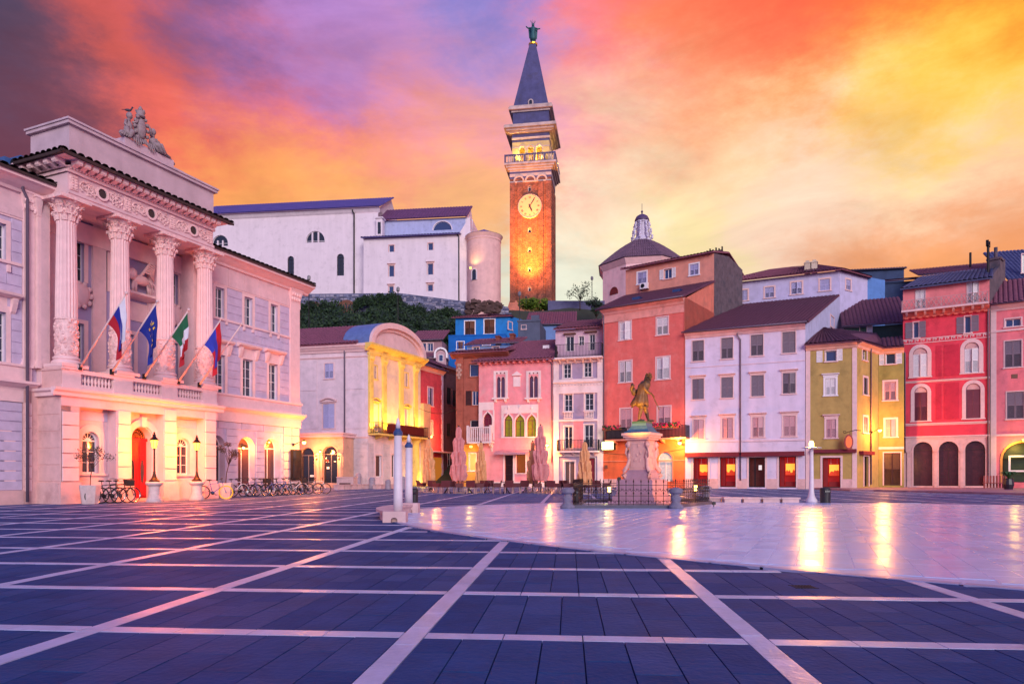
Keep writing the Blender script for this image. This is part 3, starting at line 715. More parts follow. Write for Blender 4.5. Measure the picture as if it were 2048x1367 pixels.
# --- portico ground floor
piers = [(122, 159), (233, 262), (327, 353), (409, 432)]
for i, (a, c) in enumerate(piers):
    u0, u1 = PT.u(a), PT.u(c)
    part(PT, 'pier', MAT['stone_pink'] if i == 0 else SH, lambda b: (b.box(u0, u1, 0, 1.6 if i in (0, 3) else .55, .0, zBelt), b.box(u0 - .08, u1 + .08, -.10, .5, 0, .78), b.box(u0 - .04, u1 + .04, -.06, .5, .78, .88)))
    blocks(PT, u0 + .02, u1 - .02, .9, PT.z((a + c) / 2, 822 - i * 2), .56, 2, SHT, .055, .03, holes=[], stagger=False)
window(BY, 163.4, 862.7, 197.7, 946, kind='arch', style='fan', grid=(2, 3), tm=SHT, trim=.30, sill=True, glass=GL)
window(BY, 352.8, 875.6, 379.3, 948, kind='arch', style='fan', grid=(2, 3), tm=SHT, trim=.28, sill=True, glass=GL)
du0, du1, dz0, dz1 = BY.rect(262.8, 853.6, 303, 997); dz0 = .12
BY.holes.append((du0, du1, dz0, dz1, 'arch'))
wall(BY, PT.u(140), PT.u(420), 0, zBelt, SH, .5)
for a, c in ((uL + .4, PT.u(159) + .4),): pass
hz = [(h[0] - .3, h[1] + .3, h[2] - .3, h[3] + .3, h[4]) for h in BY.holes]
blocks(BY, PT.u(159), PT.u(233) - .05, .9, zBelt - .5, .42, 1.2, SB, .03, .02, holes=hz, stagger=False)
blocks(BY, PT.u(262) , PT.u(327) - .05, .9, zBelt - .5, .42, 1.2, SH, .03, .02, holes=hz, stagger=False)
blocks(BY, PT.u(353), PT.u(409) - .05, .9, zBelt - .5, .42, 1.2, SB, .03, .02, holes=hz, stagger=False)
# left return of the portico
RT = Face(hall, PT.at(uL, 0, 0), 23 - 90)      # faces left-forward; x runs back into the building
RTf = Face(hall, PT.at(uL, 2.4, 0), 23 + 90)
part(RTf, 'side_wall', MAT['stone_pink'], lambda b: b.box(0, 2.4, .002, .4, 0, zBelt))
blocks(RTf, .1, 2.38, .9, zBelt - .1, .66, 2.4, MAT['stone_pink'], .02, .02, holes=[], stagger=False)
part(RTf, 'plinth', MAT['stone_pink'], lambda b: b.box(.2, 2.38, -.09, .002, 0, .85))
# the red door
ol = outline(0, du1 - du0, 0, dz1 - dz0, 'arch', 14); W_, H_ = du1 - du0, dz1 - dz0
RED = mat('red_door', (170, 16, 26), .38, .12, 5, .1, 30)
b = MB(); b.ring(grow(ol, .05, 'arch'), grow(ol, .34, 'arch'), -.09, 0); b.box(W_ / 2 - .13, W_ / 2 + .13, -.2, 0, H_ + .0, H_ + .45)
door = b.build('door', SHT, hall, BY.rel @ M.Translation((du0, 0, dz0))); door['label'] = 'arched red double door'
zt = H_ - W_ / 2 - .12
for a, c in ((.04, W_ / 2 - .01), (W_ / 2 + .01, W_ - .04)):
    b = MB(); b.box(a, c, .30, .36, 0, zt); m_ = (a + c) / 2; q = (c - a) / 2 - .1
    b.box(m_ - q, m_ + q, .27, .30, .12, .62); b.box(m_ - q, m_ + q, .27, .30, zt - .62, zt - .2); b.box(m_ - q * .9, m_ + q * .9, .275, .30, .7, zt - .7)
    lf = b.build('leaf', RED, door)
    b = MB(); b.slab([(m_ + q * .62 * cos(t * pi / 12), zt * .47 + .52 * sin(t * pi / 12)) for t in range(24)], .262, .275); b.build('oval_glass', MAT['glass_dark'], lf)
b = MB(); b.box(0, W_, .26, .40, zt, zt + .14); b.build('transom', RED, door)
b = MB(); b.poly([(x, .42, max(z, zt)) for x, z in ol]); b.build('fanlight', MAT['glass_dark'], door)
b = MB()
for r_ in (.25, .45, .62):
    b.tube([(W_ / 2 + r_ * W_ / 1.4 * .9 * cos(pi * t / 14), .36, zt + .16 + r_ * W_ / 1.5 * sin(pi * t / 14)) for t in range(15)], .014, 4)
for t in range(1, 12): b.tube([(W_ / 2 + .1 * cos(pi * t / 12), .36, zt + .16 + .1 * sin(pi * t / 12)), (W_ / 2 + W_ * .46 * cos(pi * t / 12), .36, zt + .12 + W_ * .46 * sin(pi * t / 12))], .012, 4)
for k in range(9): b.blob((W_ * (.14 + .09 * k), .35, zt + .22), .04, 6, 4)
b.build('fanlight_grille', mat('gilt', (190, 130, 60), .35, .1, metal=.8), door)
b = MB(); b.box(du0 - .3, du1 + .3, -.75, .4, 0, .12); b.build('door_step', MAT['stone_pink'], hall, BY.rel)
# --- balcony over the ground floor
part(PT, 'balcony_slab', SHT, lambda b: (b.box(uL - .05, uR + .05, -.05, 2.3, zBelt, zBal0 - .1), b.extr([(.0, zBal0 - .3), (-.14, zBal0 - .3), (-.16, zBal0 - .16), (-.26, zBal0 - .1), (-.28, zBal0), (0, zBal0 + .02)], uL - .4, uR + .3)))
part(PT, 'architrave', SH, lambda b: b.box(uL, uR, -.02, .02, zBelt - .42, zBelt))
part(RTf, 'balcony_slab', SHT, lambda b: (b.box(-.3, 2.4, -.05, .3, zBelt, zBal0 - .1), b.extr([(.0, zBal0 - .3), (-.14, zBal0 - .3), (-.16, zBal0 - .16), (-.26, zBal0 - .1), (-.28, zBal0), (0, zBal0 + .02)], -.3, 2.4)))
ped = [(125, 162), (228.6, 265.6), (324, 355), (406, 433.6)]
pu = []
for a, c in ped:
    u0, u1 = PT.u(a), PT.u(c); pu.append((u0, u1))
    part(PT, 'pedestal', SHT, lambda b: (b.box(u0, u1, .0, 1.0, zBal0 + .02, zBal1), b.box(u0 - .05, u1 + .05, -.05, 1.05, zBal1, zBal1 + .10), b.box(u0 - .04, u1 + .04, -.04, 1.0, zBal0 + .02, zBal0 + .16)))
blp = [(.05, 0), (.05, .05), (.03, .07), (.045, .14), (.075, .24), (.05, .36), (.03, .44), (.03, .50), (.055, .53), (.05, .58)]
for (a0_, a1_), (c0_, c1_) in zip(pu[:-1], pu[1:]):
    u0, u1 = a1_ + .05, c0_ - .05; z0 = zBal0 + .22; z1 = zBal1 - .14
    part(PT, 'handrail', SHT, lambda b: (b.box(u0 - .05, u1 + .05, .0, .32, zBal1 - .14, zBal1 + .03), b.box(u0 - .05, u1 + .05, .02, .30, zBal0 + .02, z0)))
    n = 9; me = MB().lathe([(r, z * (z1 - z0) / .58) for r, z in blp], seg=8).mesh('baluster', SHT, True)
    for i in range(n):
        link('baluster', me, hall, PT.rel @ M.Translation((u0 + (u1 - u0) * (i + .5) / n, .16, z0)))
# side balustrade on the left
part(RTf, 'side_parapet', MAT['stone_pink'], lambda b: (b.box(.0, 2.38, .02, .3, zBal0 + .02, zBal1 - .05), b.box(-.02, 2.42, -.02, .34, zBal1 - .05, zBal1 + .05)))
# --- columns
cz0 = zBal1 + .10; cap1 = zArc; caph = .95
cols = [(98, 167), (212, 270), (311, 358), (392, 432)]
mat('carved', (240, 200, 200), .62, .22, 9, 1.0, 14, dirt=(200, 120, 118), dirt_amt=.5)
cu = []
CF = PT.shift(-.48)
shaft0 = 128
for cc in (133, 240, 330.5, 409.5):
    cu.append(CF.u(cc))
def column(i):
    u = cu[i]; R = .40; H = cap1 - caph; rel = CF.rel @ M.Translation((u, 0, 0)); zd = cz0 + (H - cz0) * .34
    b = MB(); b.box(-.56, .56, -.56, .56, cz0, cz0 + .13); b.lathe([(.54, cz0 + .13), (.55, cz0 + .2), (.50, cz0 + .26), (.45, cz0 + .30), (.49, cz0 + .34), (.49, cz0 + .40), (.44, cz0 + .44)], seg=24)
    c = b.build('column', SHT, hall, rel); smooth_angle(c, 40)
    b = MB(); r0 = R * 1.03
    b.lathe([(r0, cz0 + .44), (r0, cz0 + .5), (r0 * .98, zd - .1), (r0 * 1.06, zd - .08), (r0 * 1.06, zd - .02), (r0, zd)], seg=24, closed=False)
    for k in range(150):
        a = random.uniform(0, 2 * pi); z = random.uniform(cz0 + .5, zd - .14); b.blob((cos(a) * r0 * .97, sin(a) * r0 * .97, z), random.uniform(.03, .075), 5, 3, (1, 1, 1.3), .3)
    b.build('carved_drum', MAT['carved'], c)
    b = MB(); b.lathe([(R * 1.0, zd), (R * .99, zd + 1), (R * .95, (zd + H) / 2), (R * .87, H - .1), (R * .92, H - .06), (R * .92, H)], seg=120, flute=.09, nfl=20, closed=False)
    s = b.build('shaft', SHT, c); smooth_angle(s, 25)
    b = MB(); r = R * .88
    b.lathe([(r, H), (r * 1.02, H + .35), (r * 1.2, H + .65), (r * 1.55, cap1 - .14)], seg=20)
    for t in range(2):
        for k in range(8):
            a = 2 * pi * (k + .5 * t) / 8; z0 = H + .03 + .28 * t; hh = .36
            for q in (-1, 0, 1):
                aa = a + q * .16; rr = [r * 1.02, r * 1.16, r * 1.34 + (.03 if q == 0 else 0), r * 1.5]; zz = [z0, z0 + hh * .5, z0 + hh * (1 if q == 0 else .8), z0 + hh * (.86 if q == 0 else .62)]
                b.tube([(cos(aa) * x, sin(aa) * x, z) for x, z in zip(rr, zz)], .055, 5, .03)
    for k in range(4):
        a = pi / 4 + k * pi / 2
        for q in (-.12, .12): b.tube([(cos(a + q) * r * 1.15, sin(a + q) * r * 1.15, H + .55), (cos(a) * r * 1.6, sin(a) * r * 1.6, cap1 - .24), (cos(a) * r * 1.82, sin(a) * r * 1.82, cap1 - .22), (cos(a) * r * 1.72, sin(a) * r * 1.72, cap1 - .34)], .05, 5, .04)
        b.blob((cos(k * pi / 2) * r * 1.5, sin(k * pi / 2) * r * 1.5, cap1 - .12), .09, 6, 4, (1, 1, 1), .2)
    q = .64
    b.slab([(0, 0)] * 0 or [(-q, cap1 - .13), (q, cap1 - .13), (q, cap1), (-q, cap1)], -q, q)
    b.build('capital', MAT['carved'], c)
for i in range(4): column(i)
# --- loggia back wall and sides
for r in ((148, 482, 168, 562), (343, 548, 356, 612)): window(LG, *r, grid=(2, 3), tm=SHT, trim=.18, glass=MAT['glass_dark'], sill=False)
for r in ((148, 646, 168, 740), (251, 668, 268, 749), (342, 686, 356, 762)): window(LG, *r, grid=(2, 4), tm=SHT, trim=.18, glass=MAT['glass_dark'], sill=False)
window(LG, 200, 500, 214, 580, grid=(2, 3), tm=SHT, trim=.18, glass=MAT['glass_dark'], sill=False)
mat('lilac_wall', (172, 158, 196), .75, .08, 2, .1, 30)
wall(LG, LG.u(80), LG.u(440), zBal0, zArc + .1, MAT['lilac_wall'], .25)
part(LG, 'pilaster', SH, lambda b: [b.box(LG.u(x) - .32, LG.u(x) + .32, -.12, 0, zBal0, zArc) for x in (104, 196, 305, 388)])
part(LG, 'upper_course', SHT, lambda b: b.box(LG.u(80), LG.u(440), -.16, 0, LG.z(300, 530), LG.z(300, 495)))
part(PT, 'loggia_floor', SH, lambda b: b.box(uL, uR, 0, 2.4, zBal0 - .1, zBal0 + .01))
part(PT, 'side_wall', SH, lambda b: (b.box(uR - .35, uR, 1.2, 2.3, zBal0, zArc), b.box(uL, uL + .35, 1.2, 2.3, zBal0, zArc)))
part(RTf, 'side_pilaster', SHT, lambda b: pilaster(b, RTf, .1, 1.2, zBal1 + .05, zArc))
# windows shelf with the winged lion, coat of arms
u_ = LG.u(273); z_ = LG.z(273, 588)
def lion(b):
    m_ = u_
    b.blob((m_, -.28, z_ + .62), .30, 10, 7, (1.6, .7, .8), .05); b.blob((m_ - .48, -.32, z_ + .82), .25, 9, 6, (.9, .9, 1), .12); b.blob((m_ - .62, -.36, z_ + .78), .12, 7, 5)
    for x, r_ in ((-.36, .07), (-.24, .06), (.34, .07), (.44, .06)): b.tube([(m_ + x, -.3, z_ + .55), (m_ + x * 1.15, -.3, z_ + .28), (m_ + x * 1.05, -.3, z_)], r_ * 1.3, 6, r_)
    for k in range(6): b.tube([(m_ - .1, -.36, z_ + .75), (m_ + .12 + k * .06, -.40, z_ + 1.05 + .10 * k), (m_ + .45 + k * .06, -.36, z_ + 1.02 + .085 * k), (m_ + .72, -.3, z_ + .75 + .10 * k)], .075, 5, .03)
    b.tube([(m_ + .45, -.28, z_ + .7), (m_ + .75, -.26, z_ + .5), (m_ + .7, -.26, z_ + .2)], .035, 5)
part(LG, 'winged_lion_relief', SHT, lion, True)
part(LG, 'lion_shelf', SHT, lambda b: (b.extr([(0, z_ - .02), (-.5, z_ - .02), (-.55, z_ - .14), (-.35, z_ - .24), (0, z_ - .3)], u_ - 1.0, u_ + 1.0), [b.extr([(0, z_ - .3), (-.35, z_ - .3), (-.25, z_ - .55), (0, z_ - .7)], u_ + s * .8 - .1, u_ + s * .8 + .1) for s in (-1, 1)], b.box(u_ - .7, u_ + .7, -.04, 0, z_ - 1.3, z_ - .42)))
u2_ = LG.u(160); z2_ = LG.z(160, 590)
part(LG, 'coat_of_arms', SHT, lambda b: (b.blob((u2_, -.1, z2_), .5, 10, 7, (.8, .35, 1.05), .1), [b.blob((u2_ + .42 * cos(t), -.12, z2_ + .5 * sin(t)), .13, 6, 4, (1, .6, 1), .2) for t in [k * pi / 5 for k in range(10)]]), True)
u3_ = LG.u(350); z3_ = LG.z(350, 630)
part(LG, 'coat_of_arms', SHT, lambda b: (b.blob((u3_, -.1, z3_), .45, 10, 7, (.8, .35, 1.05), .1), [b.blob((u3_ + .38 * cos(t), -.12, z3_ + .46 * sin(t)), .12, 6, 4, (1, .6, 1), .2) for t in [k * pi / 5 for k in range(10)]]), True)
# --- entablature, frieze of scrolls, cornice with modillions, attic
zf0, zf1 = PT.z(141, 381), PT.z(141, 345); zc0 = PT.shift(.2).z(141, 332); zc1 = PC.z(134, 304)
uLe = PT.u(136); uRe = PT.u(427)
ent = lambda b: (b.box(uLe, uRe, -.02, 2.3, zArc, zf0 - .12), b.box(uLe, uRe, -.06, 2.3, zf0 - .12, zf0), b.box(uLe, uRe, .03, 2.3, zf0, zf1))
part(PT, 'entablature', SH, ent)
for k in range(3):
    x = [cu[0], cu[1], cu[2], cu[3]]
    a, c = x[k] + .35, x[k + 1] - .35; zc_ = (zf0 + zf1) / 2; m_ = (a + c) / 2
    def scroll(b, s):
        if 1:
            for q in range(3):
                cx_ = m_ + s * (.42 + q * (c - a - .7) / 6.2 * 1.02); rr = (zf1 - zf0) * .34
                b.tube([(cx_ + rr * (1 - t / 22) * cos(s * t * .55 + q * 2.1), -.0, zc_ + rr * (1 - t / 22) * sin(s * t * .55 + q * 2.1) * .95) for t in range(16)], .045, 5, .025)
                for t in range(7): b.blob((cx_ + random.uniform(-.2, .2), .0, zc_ + random.uniform(-.28, .28)), random.uniform(.03, .06), 5, 3, (1, .6, 1.2), .3)
    for s_ in (-1, 1): part(PT, 'scroll_relief', MAT['carved'], lambda b: scroll(b, s_))
    part(PT, 'roundel', SHT, lambda b: (b.ring([(m_ + .2 * cos(2 * pi * t / 16), zc_ + .2 * sin(2 * pi * t / 16)) for t in range(17)], [(m_ + .29 * cos(2 * pi * t / 16), zc_ + .29 * sin(2 * pi * t / 16)) for t in range(17)], -.06, .05)))
    part(PT, 'roundel_glass', MAT['glass_dark'], lambda b: b.poly([(m_ + .2 * cos(2 * pi * t / 16), .0, zc_ + .2 * sin(2 * pi * t / 16)) for t in range(16)]))
for x in (uLe + .25, cu[1], cu[2], uRe - .25): part(PT, 'frieze_panel', MAT['carved'], lambda b: (b.box(x - .16, x + .16, -.02, .03, zf0 + .06, zf1 - .06), [b.blob((x + q * .07, -.03, zf0 + .15 + .11 * t), .04, 5, 3) for t in range(5) for q in (-1, 1)]))
part(PT, 'dentil_course', SHT, lambda b: (b.box(uLe - .05, uRe + .05, -.08, 2.3, zf1, zf1 + .12), b.box(uLe - .04, uRe + .04, -.14, 2.3, zf1 + .24, zc0), [b.box(uLe + .13 * i, uLe + .13 * i + .07, -.14, 0, zf1 + .12, zf1 + .24) for i in range(int((uRe - uLe) / .13))], b.box(uLe, uRe, -.02, 2.3, zf1 + .12, zf1 + .24)))
cpj = .5
part(PT, 'cornice', SHT, lambda b: (b.box(uLe - cpj, uRe + cpj * .9, -cpj, 2.6, zc0 + .26, zc0 + .37), b.extr([(-cpj, zc0 + .36), (-cpj - .05, zc0 + .42), (-cpj - .14, zc1), (2.6, zc1), (2.6, zc0 + .36)], uLe - cpj - .1, uRe + cpj)))
me = MB().extr([(0, 0), (-.28, .10), (-.36, .04), (-.42, .10), (-.42, .26), (0, .26)], -.11, .11).mesh('modillion', SHT)
nm = 22
for i in range(nm): link('modillion', me, hall, PT.rel @ M.Translation((uLe + .15 + (uRe - uLe - .3) * i / (nm - 1), -.12, zc0)))
RU = Face(hall, PT.at(uLe, 2.3, 0), 113)
for i in range(5): link('modillion', me, hall, RU.rel @ M.Translation((.2 + i * .5, -.12, zc0)))
part(RU, 'cornice', SHT, lambda b: (b.box(0, 2.3, -.14, 0, zf1 + .24, zc0), b.box(0, 2.3, -.08, 0, zf1, zf1 + .12)))
tiles((uLe - cpj - .3, -cpj - .22, zc1 + .02), (uRe + cpj + .15, -cpj - .22, zc1 + .02), (uRe + cpj + .15, .3, zc1 + .30), (uLe + .1, .3, zc1 + .30), hall, PT.rel, MAT['tile_edge'])
rt = RU; tiles((0, -cpj - .22, zc1 + .02), (2.3 + cpj + .3, -cpj - .22, zc1 + .02), (2.3 - .1, .3, zc1 + .30), (0, .3, zc1 + .30), hall, RU.rel, MAT['tile_edge'])
za = PT.z(138, 240)
ATT = mat('attic', (206, 180, 190), .65, .14, 1.2, .2, 20, streak=.15)
part(PT, 'attic', ATT, lambda b: (b.box(uLe + .05, uRe, .0, 2.4, zc1, za - .16), b.box(uLe - .08, uRe + .14, -.14, 2.5, za - .16, za - .03), b.box(uLe - .13, uRe + .18, -.2, 2.55, za - .03, za + .05)))
# main body behind the portico
part(PT, 'wall', SH, lambda b: b.box(uLe + .3, uRe - .3, 2.45, 12, zBal0, zc1 + .05))
# stepped base and sculpture
sA = PT.shift(-.4); s0, s1 = sA.u(226), sA.u(366); sm = (s0 + s1) / 2
zb = za + .05
part(sA, 'sculpture_base', ATT, lambda b: (b.box(s0, s1, -.1, 1.4, zb, zb + .28), b.box(s0 + .55, s1 - .55, -.02, 1.3, zb + .28, zb + .62)))
def sculpt(b):
    z = zb + .60; c = sm - .35; b.T = M.Translation((c, .1, z)) @ M.Scale(.70, 4) @ M.Translation((-c, -.1, -z))
    # central shield with crown
    b.blob((c, .25, z + 1.12), .62, 14, 10, (.72, .34, 1.45), .04); b.blob((c, .06, z + 1.15), .42, 12, 8, (.72, .3, 1.5), .02)
    for t in range(14): b.blob((c + .47 * cos(2 * pi * t / 14), .1, z + 1.15 + .86 * sin(2 * pi * t / 14)), .12, 6, 4, (1, 1, 1), .25)
    b.lathe([(.26, z + 1.9), (.30, z + 2.0), (.22, z + 2.08), (.30, z + 2.25), (.12, z + 2.35), (.16, z + 2.42), (.04, z + 2.62)], (c, .2, 0), 10)
    for k in range(5): b.blob((c + .24 * cos(k * 1.256), .2 + .24 * sin(k * 1.256), z + 2.3), .075, 6, 4)
    # seated figures: torso, head, arm, knees and draped legs
    for s, dz, up in ((-1, .0, 0), (1, -.02, -.25)):
        x = c + s * (.78 if s < 0 else 1.0)
        b.blob((x, .3, z + .95 + up), .30, 10, 8, (.85, .75, 1.35), .06); b.blob((x - s * .02, .25, z + 1.66 + up), .19, 10, 8, (1, 1, 1.2), .03); b.tube([(x, .28, z + 1.3 + up), (x, .26, z + 1.55 + up)], .10, 8)
        b.tube([(x + s * .2, .25, z + 1.28 + up), (x + s * .36, .15, z + .95 + up), (x + s * .2, -.02, z + .8)], .10, 7, .07)
        b.tube([(x - s * .2, .2, z + 1.28 + up), (x - s * .4, .05, z + 1.4), (x - s * .52, .1, z + 1.62)], .09, 7, .06)
        b.tube([(x, .25, z + .55), (x + s * .38, -.02, z + .62), (x + s * (.3 if s < 0 else .62), -.14, z + .08)], .23, 9, .12)
        b.tube([(x - s * .1, .25, z + .5), (x + s * .12, -.15, z + .5), (x + s * .32, -.22, z + .05)], .22, 9, .12)
        for k in range(7): b.tube([(x + s * (-.2 + .12 * k), .1, z + .62 - .04 * k), (x + s * (.05 + .16 * k), -.18, z + .05)], .09, 5, .05)
        for k in range(2 if s < 0 else 6): b.blob((x + s * (.3 + .22 * k), .1, z + .34 - .09 * k), .27 - .03 * k, 7, 5, (1.2, 1, .9), .25)
    for k in range(10): b.tube([(c - .7 + k * .16, -.05, z + .35), (c - .75 + k * .17, -.22, z - .05 - .15 * sin(k))], .07, 5, .04)
part(sA, 'sculpture', mat('old_stone', (150, 132, 136), .8, .28, 4, .6, 16, dirt=(70, 64, 76), dirt_amt=.7), sculpt, True)
sp = sA.at(sm - .15, .2, 0)
# gull on the sculpture
gp_ = sA.at(sm - .35 - .56, .25, zb + .60 + 1.27)
gl = thing('gull', 'small dark gull perched on the carved figures above the town hall', 'bird', gp_, radians(20))
b = MB(); b.blob((0, 0, .22), .12, 10, 7, (1.9, .8, .8)); b.tube([(.16, 0, .26), (.24, 0, .38), (.26, 0, .44)], .055, 7, .05); b.blob((.27, 0, .46), .06, 8, 6); b.tube([(.31, 0, .455), (.40, 0, .44)], .018, 5, .006); b.add([(-.18, -.05, .23), (-.18, .05, .23), (-.42, .03, .20), (-.42, -.03, .20), (-.18, 0, .27)], [(0, 1, 2, 3), (0, 3, 4), (1, 4, 2), (3, 2, 4)])
b.build('body', mat('gull', (70, 62, 74), .7), gl, smooth=True)
b = MB(); [b.tube([(.03, y, .14), (.03, y, 0)], .010, 4) for y in (-.03, .03)]; b.build('legs', MAT['dark_wood'], gl); gl.scale = (.62,) * 3
# air conditioners on the roof left of the portico
for i, (x, y) in enumerate(((6, 352), (38, 350))):
    p_ = P(x, y, 31.5); t_ = thing('air_conditioner', ['blue lit air conditioning box on the roof at the far left edge', 'blue lit air conditioning box on the roof next to the carved attic'][i], 'air conditioner', p_, radians(-23), 'air conditioners on the town hall roof')
    b = MB(); b.box(-.45, .45, -.2, .2, 0, .75); b.build('case', mat('ac_blue', (60, 96, 150), .4), t_)
    b = MB(); b.lathe([(.28, 0), (.28, .03)], seg=14); o = b.build('fan', MAT['iron'], t_); o.location = (0, -.21, .4); o.rotation_euler = (pi / 2, 0, 0)
    b = MB(); [b.box(q, q + .04, -.2, .2, -1.2, 0) for q in (-.4, .36)]; b.build('stand', MAT['iron'], t_)
# wall sign box on the far pier and wall lamp
u = WG.u(586); z = WG.z(586, 929)
b = MB(); b.box(-.5, .5, -.03, .03, -.85, .85); p_ = WG.at(u + .25, -.35, WG.z(590, 912))
t_ = thing('notice_case', 'dark glazed notice case hanging at the end of the town hall', 'notice board', WG.at(u, -.2, z), radians(90 - 23))
b = MB(); b.box(-.42, .42, -.12, .03, -.92, .92); b.build('case', MAT['iron'], t_); b = MB(); b.box(-.36, .36, -.135, -.12, -.86, .86); b.build('glass', MAT['glass_dark'], t_)
# ---------------------------------------------------------------- helpers for houses
SG, SW, SLI, SPK, SD, SBR = (MAT[k] for k in ('shutter_grey', 'shutter_white', 'shutter_lilac', 'shutter_pink', 'shutter_dark', 'shutter_brown'))
TR = MAT['stone_trim']
def pl(name, c, **k):
    d = dict(rough=.82, var=.12, scale=1.3, bump=.25, bscale=22, streak=.14, spec=.25, dirt=tuple(int(q * .72) for q in c), dirt_amt=.3 if sum(c) > 600 else .5); d.update(k); return mat(name, c, **d)
def house(name, label, px, d, cat='house'): p = pt_at(px, d); return thing(name, label, cat, (p.x, p.y, 0))
def eave_roof(f, u0, u1, ze, over, run, rise, m=None, gable=.2, soff=None, sm=None, corn=True):
    tiles((u0 - gable, -over, ze), (u1 + gable, -over, ze), (u1 + gable, run, ze + rise * (run + over) / run), (u0 - gable, run, ze + rise * (run + over) / run), f.root, f.rel, m or MAT['tile'])
    if corn:
        b = MB(); b.extr([(0.02, ze - .5), (-.08, ze - .5), (-.14, ze - .36), (-over * .55, ze - .22), (-over * .8, ze - .04), (.02, ze + .0)], u0, u1)
        b.build('cornice', sm or TR, f.root, f.rel)
    b = MB(); b.tube([(u0 - gable, -over - .06, ze - .02), (u1 + gable, -over - .06, ze - .02)], .065, 8); b.build('gutter', MAT['pipe'], f.root, f.rel, True)
def gable_side(f, u, depth, z0, z1, m, name='side_wall'):
    b = MB(); b.poly([(u, 0, 0), (u, depth, 0), (u, depth, z1), (u, 0, z0)]); b.build(name, m, f.root, f.rel)
def wall_lamp(label, p, n, power=150, col=(1, .46, .11), r=.09, group=None, arm=.45, em='bulb', up=False):
    n = V(n).normalized(); t = thing('wall_lamp', label, 'lamp', V(p) - n * arm, 0, group)
    b = MB(); b.tube([(0, 0, -.12), tuple(n * arm * .5 + V((0, 0, .02))), tuple(n * arm + V((0, 0, -.02)))], .022, 6); b.lathe([(.07, -.2), (.07, -.04)], seg=8); b.build('bracket', MAT['iron'], t)
    b = MB(); b.lathe([(r * 1.5, .0), (r * 1.2, .05), (.03, .12)], tuple(n * arm + V((0, 0, .06))), 10); b.build('shade', MAT['iron'], t)
    b = MB(); b.blob(tuple(n * arm), r, 10, 6); b.build('globe', MAT[em], t, smooth=True)
    lamp('wall_lamp_light', V(p) + n * .25, power * 4.4, (col[0], col[1] * .55, col[2] * .5), r * 1.9)
    return t
# ================================================================ gabled yellow-lit palace
cr = pt_at(736, 65)
gh = thing('gabled_palace', 'cream palace with round gable and floodlit yellow pilaster front beside the town hall', 'palace', (cr.x, cr.y, 0))
R = Face(gh, cr, 23.0); tL = V((sin(radians(104)), cos(radians(104)), 0)); L = Face(gh, cr - tL * 15, 104.0)
CRM = pl('cream', (228, 204, 212)); GLD = pl('cream_warm', (244, 206, 112)); GLW = pl('cream_pinkish', (236, 206, 178)); uW = R.u(841); LU = 15.0  # pilaster cream has the yellow of the floodlights put into its colour
zC = R.z(729, 697); zTop = R.z(729, 685)
window(L, 649.6, 726.5, 667, 756.4, style='closed', shut=SLI, trim=.08)
window(L, 646, 807, 669, 856, style='closed', shut=SLI, trim=.1, hood='seg')
wall(L, 0, LU, 0, zC, CRM, .2, body=9)
part(L, 'wall_panel', CRM, lambda b: [b.box(a, c, -.05, 0, e, g) for a, c in ((2, L.u(634)), (L.u(636), L.u(681)), (L.u(684), LU - .25)) for e, g in ((L.z(650, 868) + .5, L.z(650, 782)), (L.z(650, 780), L.z(650, 718)))if not (a > 5 and a < L.u(660) < c)])
band(L, 0, 0, 0, .7, .5, TR, uz=(0, LU + .1, zTop)); band(L, 0, 0, 0, .18, .12, TR, uz=(0, LU + .1, zTop - 1.1))
band(L, 0, 0, 0, .16, .10, TR, uz=(0, LU, L.z(700, 873)))
part(L, 'stone_facing', pl('ashlar_pale', (206, 190, 198)), lambda b: b.box(L.u(690), LU + .02, -.06, 0, 0, L.z(700, 877)))
blocks(L.shift(.06), L.u(691), LU, .1, L.z(700, 879), .42, .9, MAT['ashlar_pale'], .02, .02, holes=[])
pipe(L, 690, 694, 925, .08)
tiles((-.2, -.6, zTop + .02), (LU - .9, -.6, zTop + .02), (LU - 1.4, 5.5, zTop + 3.0), (-.2, 5.5, zTop + 3.0), gh, L.rel, MAT['tile'], pitch=.36)
# arcade in front
LA = L.shift(2.2); a0, a1 = LA.u(560), LA.u(686)
ORG = pl('arcade', (222, 176, 150))
mat('cafe_glass', (30, 34, 34), .08, 0, spec=.9); mat('grey_frame', (120, 118, 124), .4, .05)
for x0, x1 in ((599.7, 628.6), (644.7, 675)):
    window(LA, x0, 894 if x0 < 620 else 891, x1, 966, kind='arch', style='sash', grid=(2, 1), tm=ORG, trim=.16, frame=MAT['grey_frame'], glass=MAT['cafe_glass'], sill=False, dep=.3)
wall(LA, a0, a1, 0, LA.z(645, 874), ORG, .35, body=2.1)
part(LA, 'canopy', TR, lambda b: (b.box(a0, a1 + .15, -.35, 2.2, LA.z(645, 874), LA.z(645, 868)), b.box(a0, a1 + .25, -.5, 2.2, LA.z(645, 868), LA.z(645, 865))))
for x in (636.5, 681): part(LA, 'half_column', ORG, lambda b: b.lathe([(.24, 0), (.24, .2), (.19, .25), (.18, LA.z(x, 912)), (.26, LA.z(x, 908)), (.26, LA.z(x, 905))], (LA.u(x), -.05, 0), 12), True)
zs = LA.z(660, 935)
part(LA, 'door_notice', mat('paper', (232, 232, 226), .6, 0, emit=(230, 230, 215), estr=.25), lambda b: [b.box(LA.u(x) - w_, LA.u(x) + w_, .28, .285, LA.z(x, y) - h_, LA.z(x, y) + h_) for x, y, w_, h_ in ((622, 951, .26, .09), (653, 935, .13, .10), (652, 923, .16, .03), (667, 922, .1, .04))])
part(LA, 'door_emblem', mat('red_print', (190, 30, 40), .5, 0), lambda b: b.slab([(LA.u(652) + .13 * cos(t), LA.z(652, 927) + .13 * sin(t) + .25) for t in [k * .6 for k in range(10)]], .278, .283))
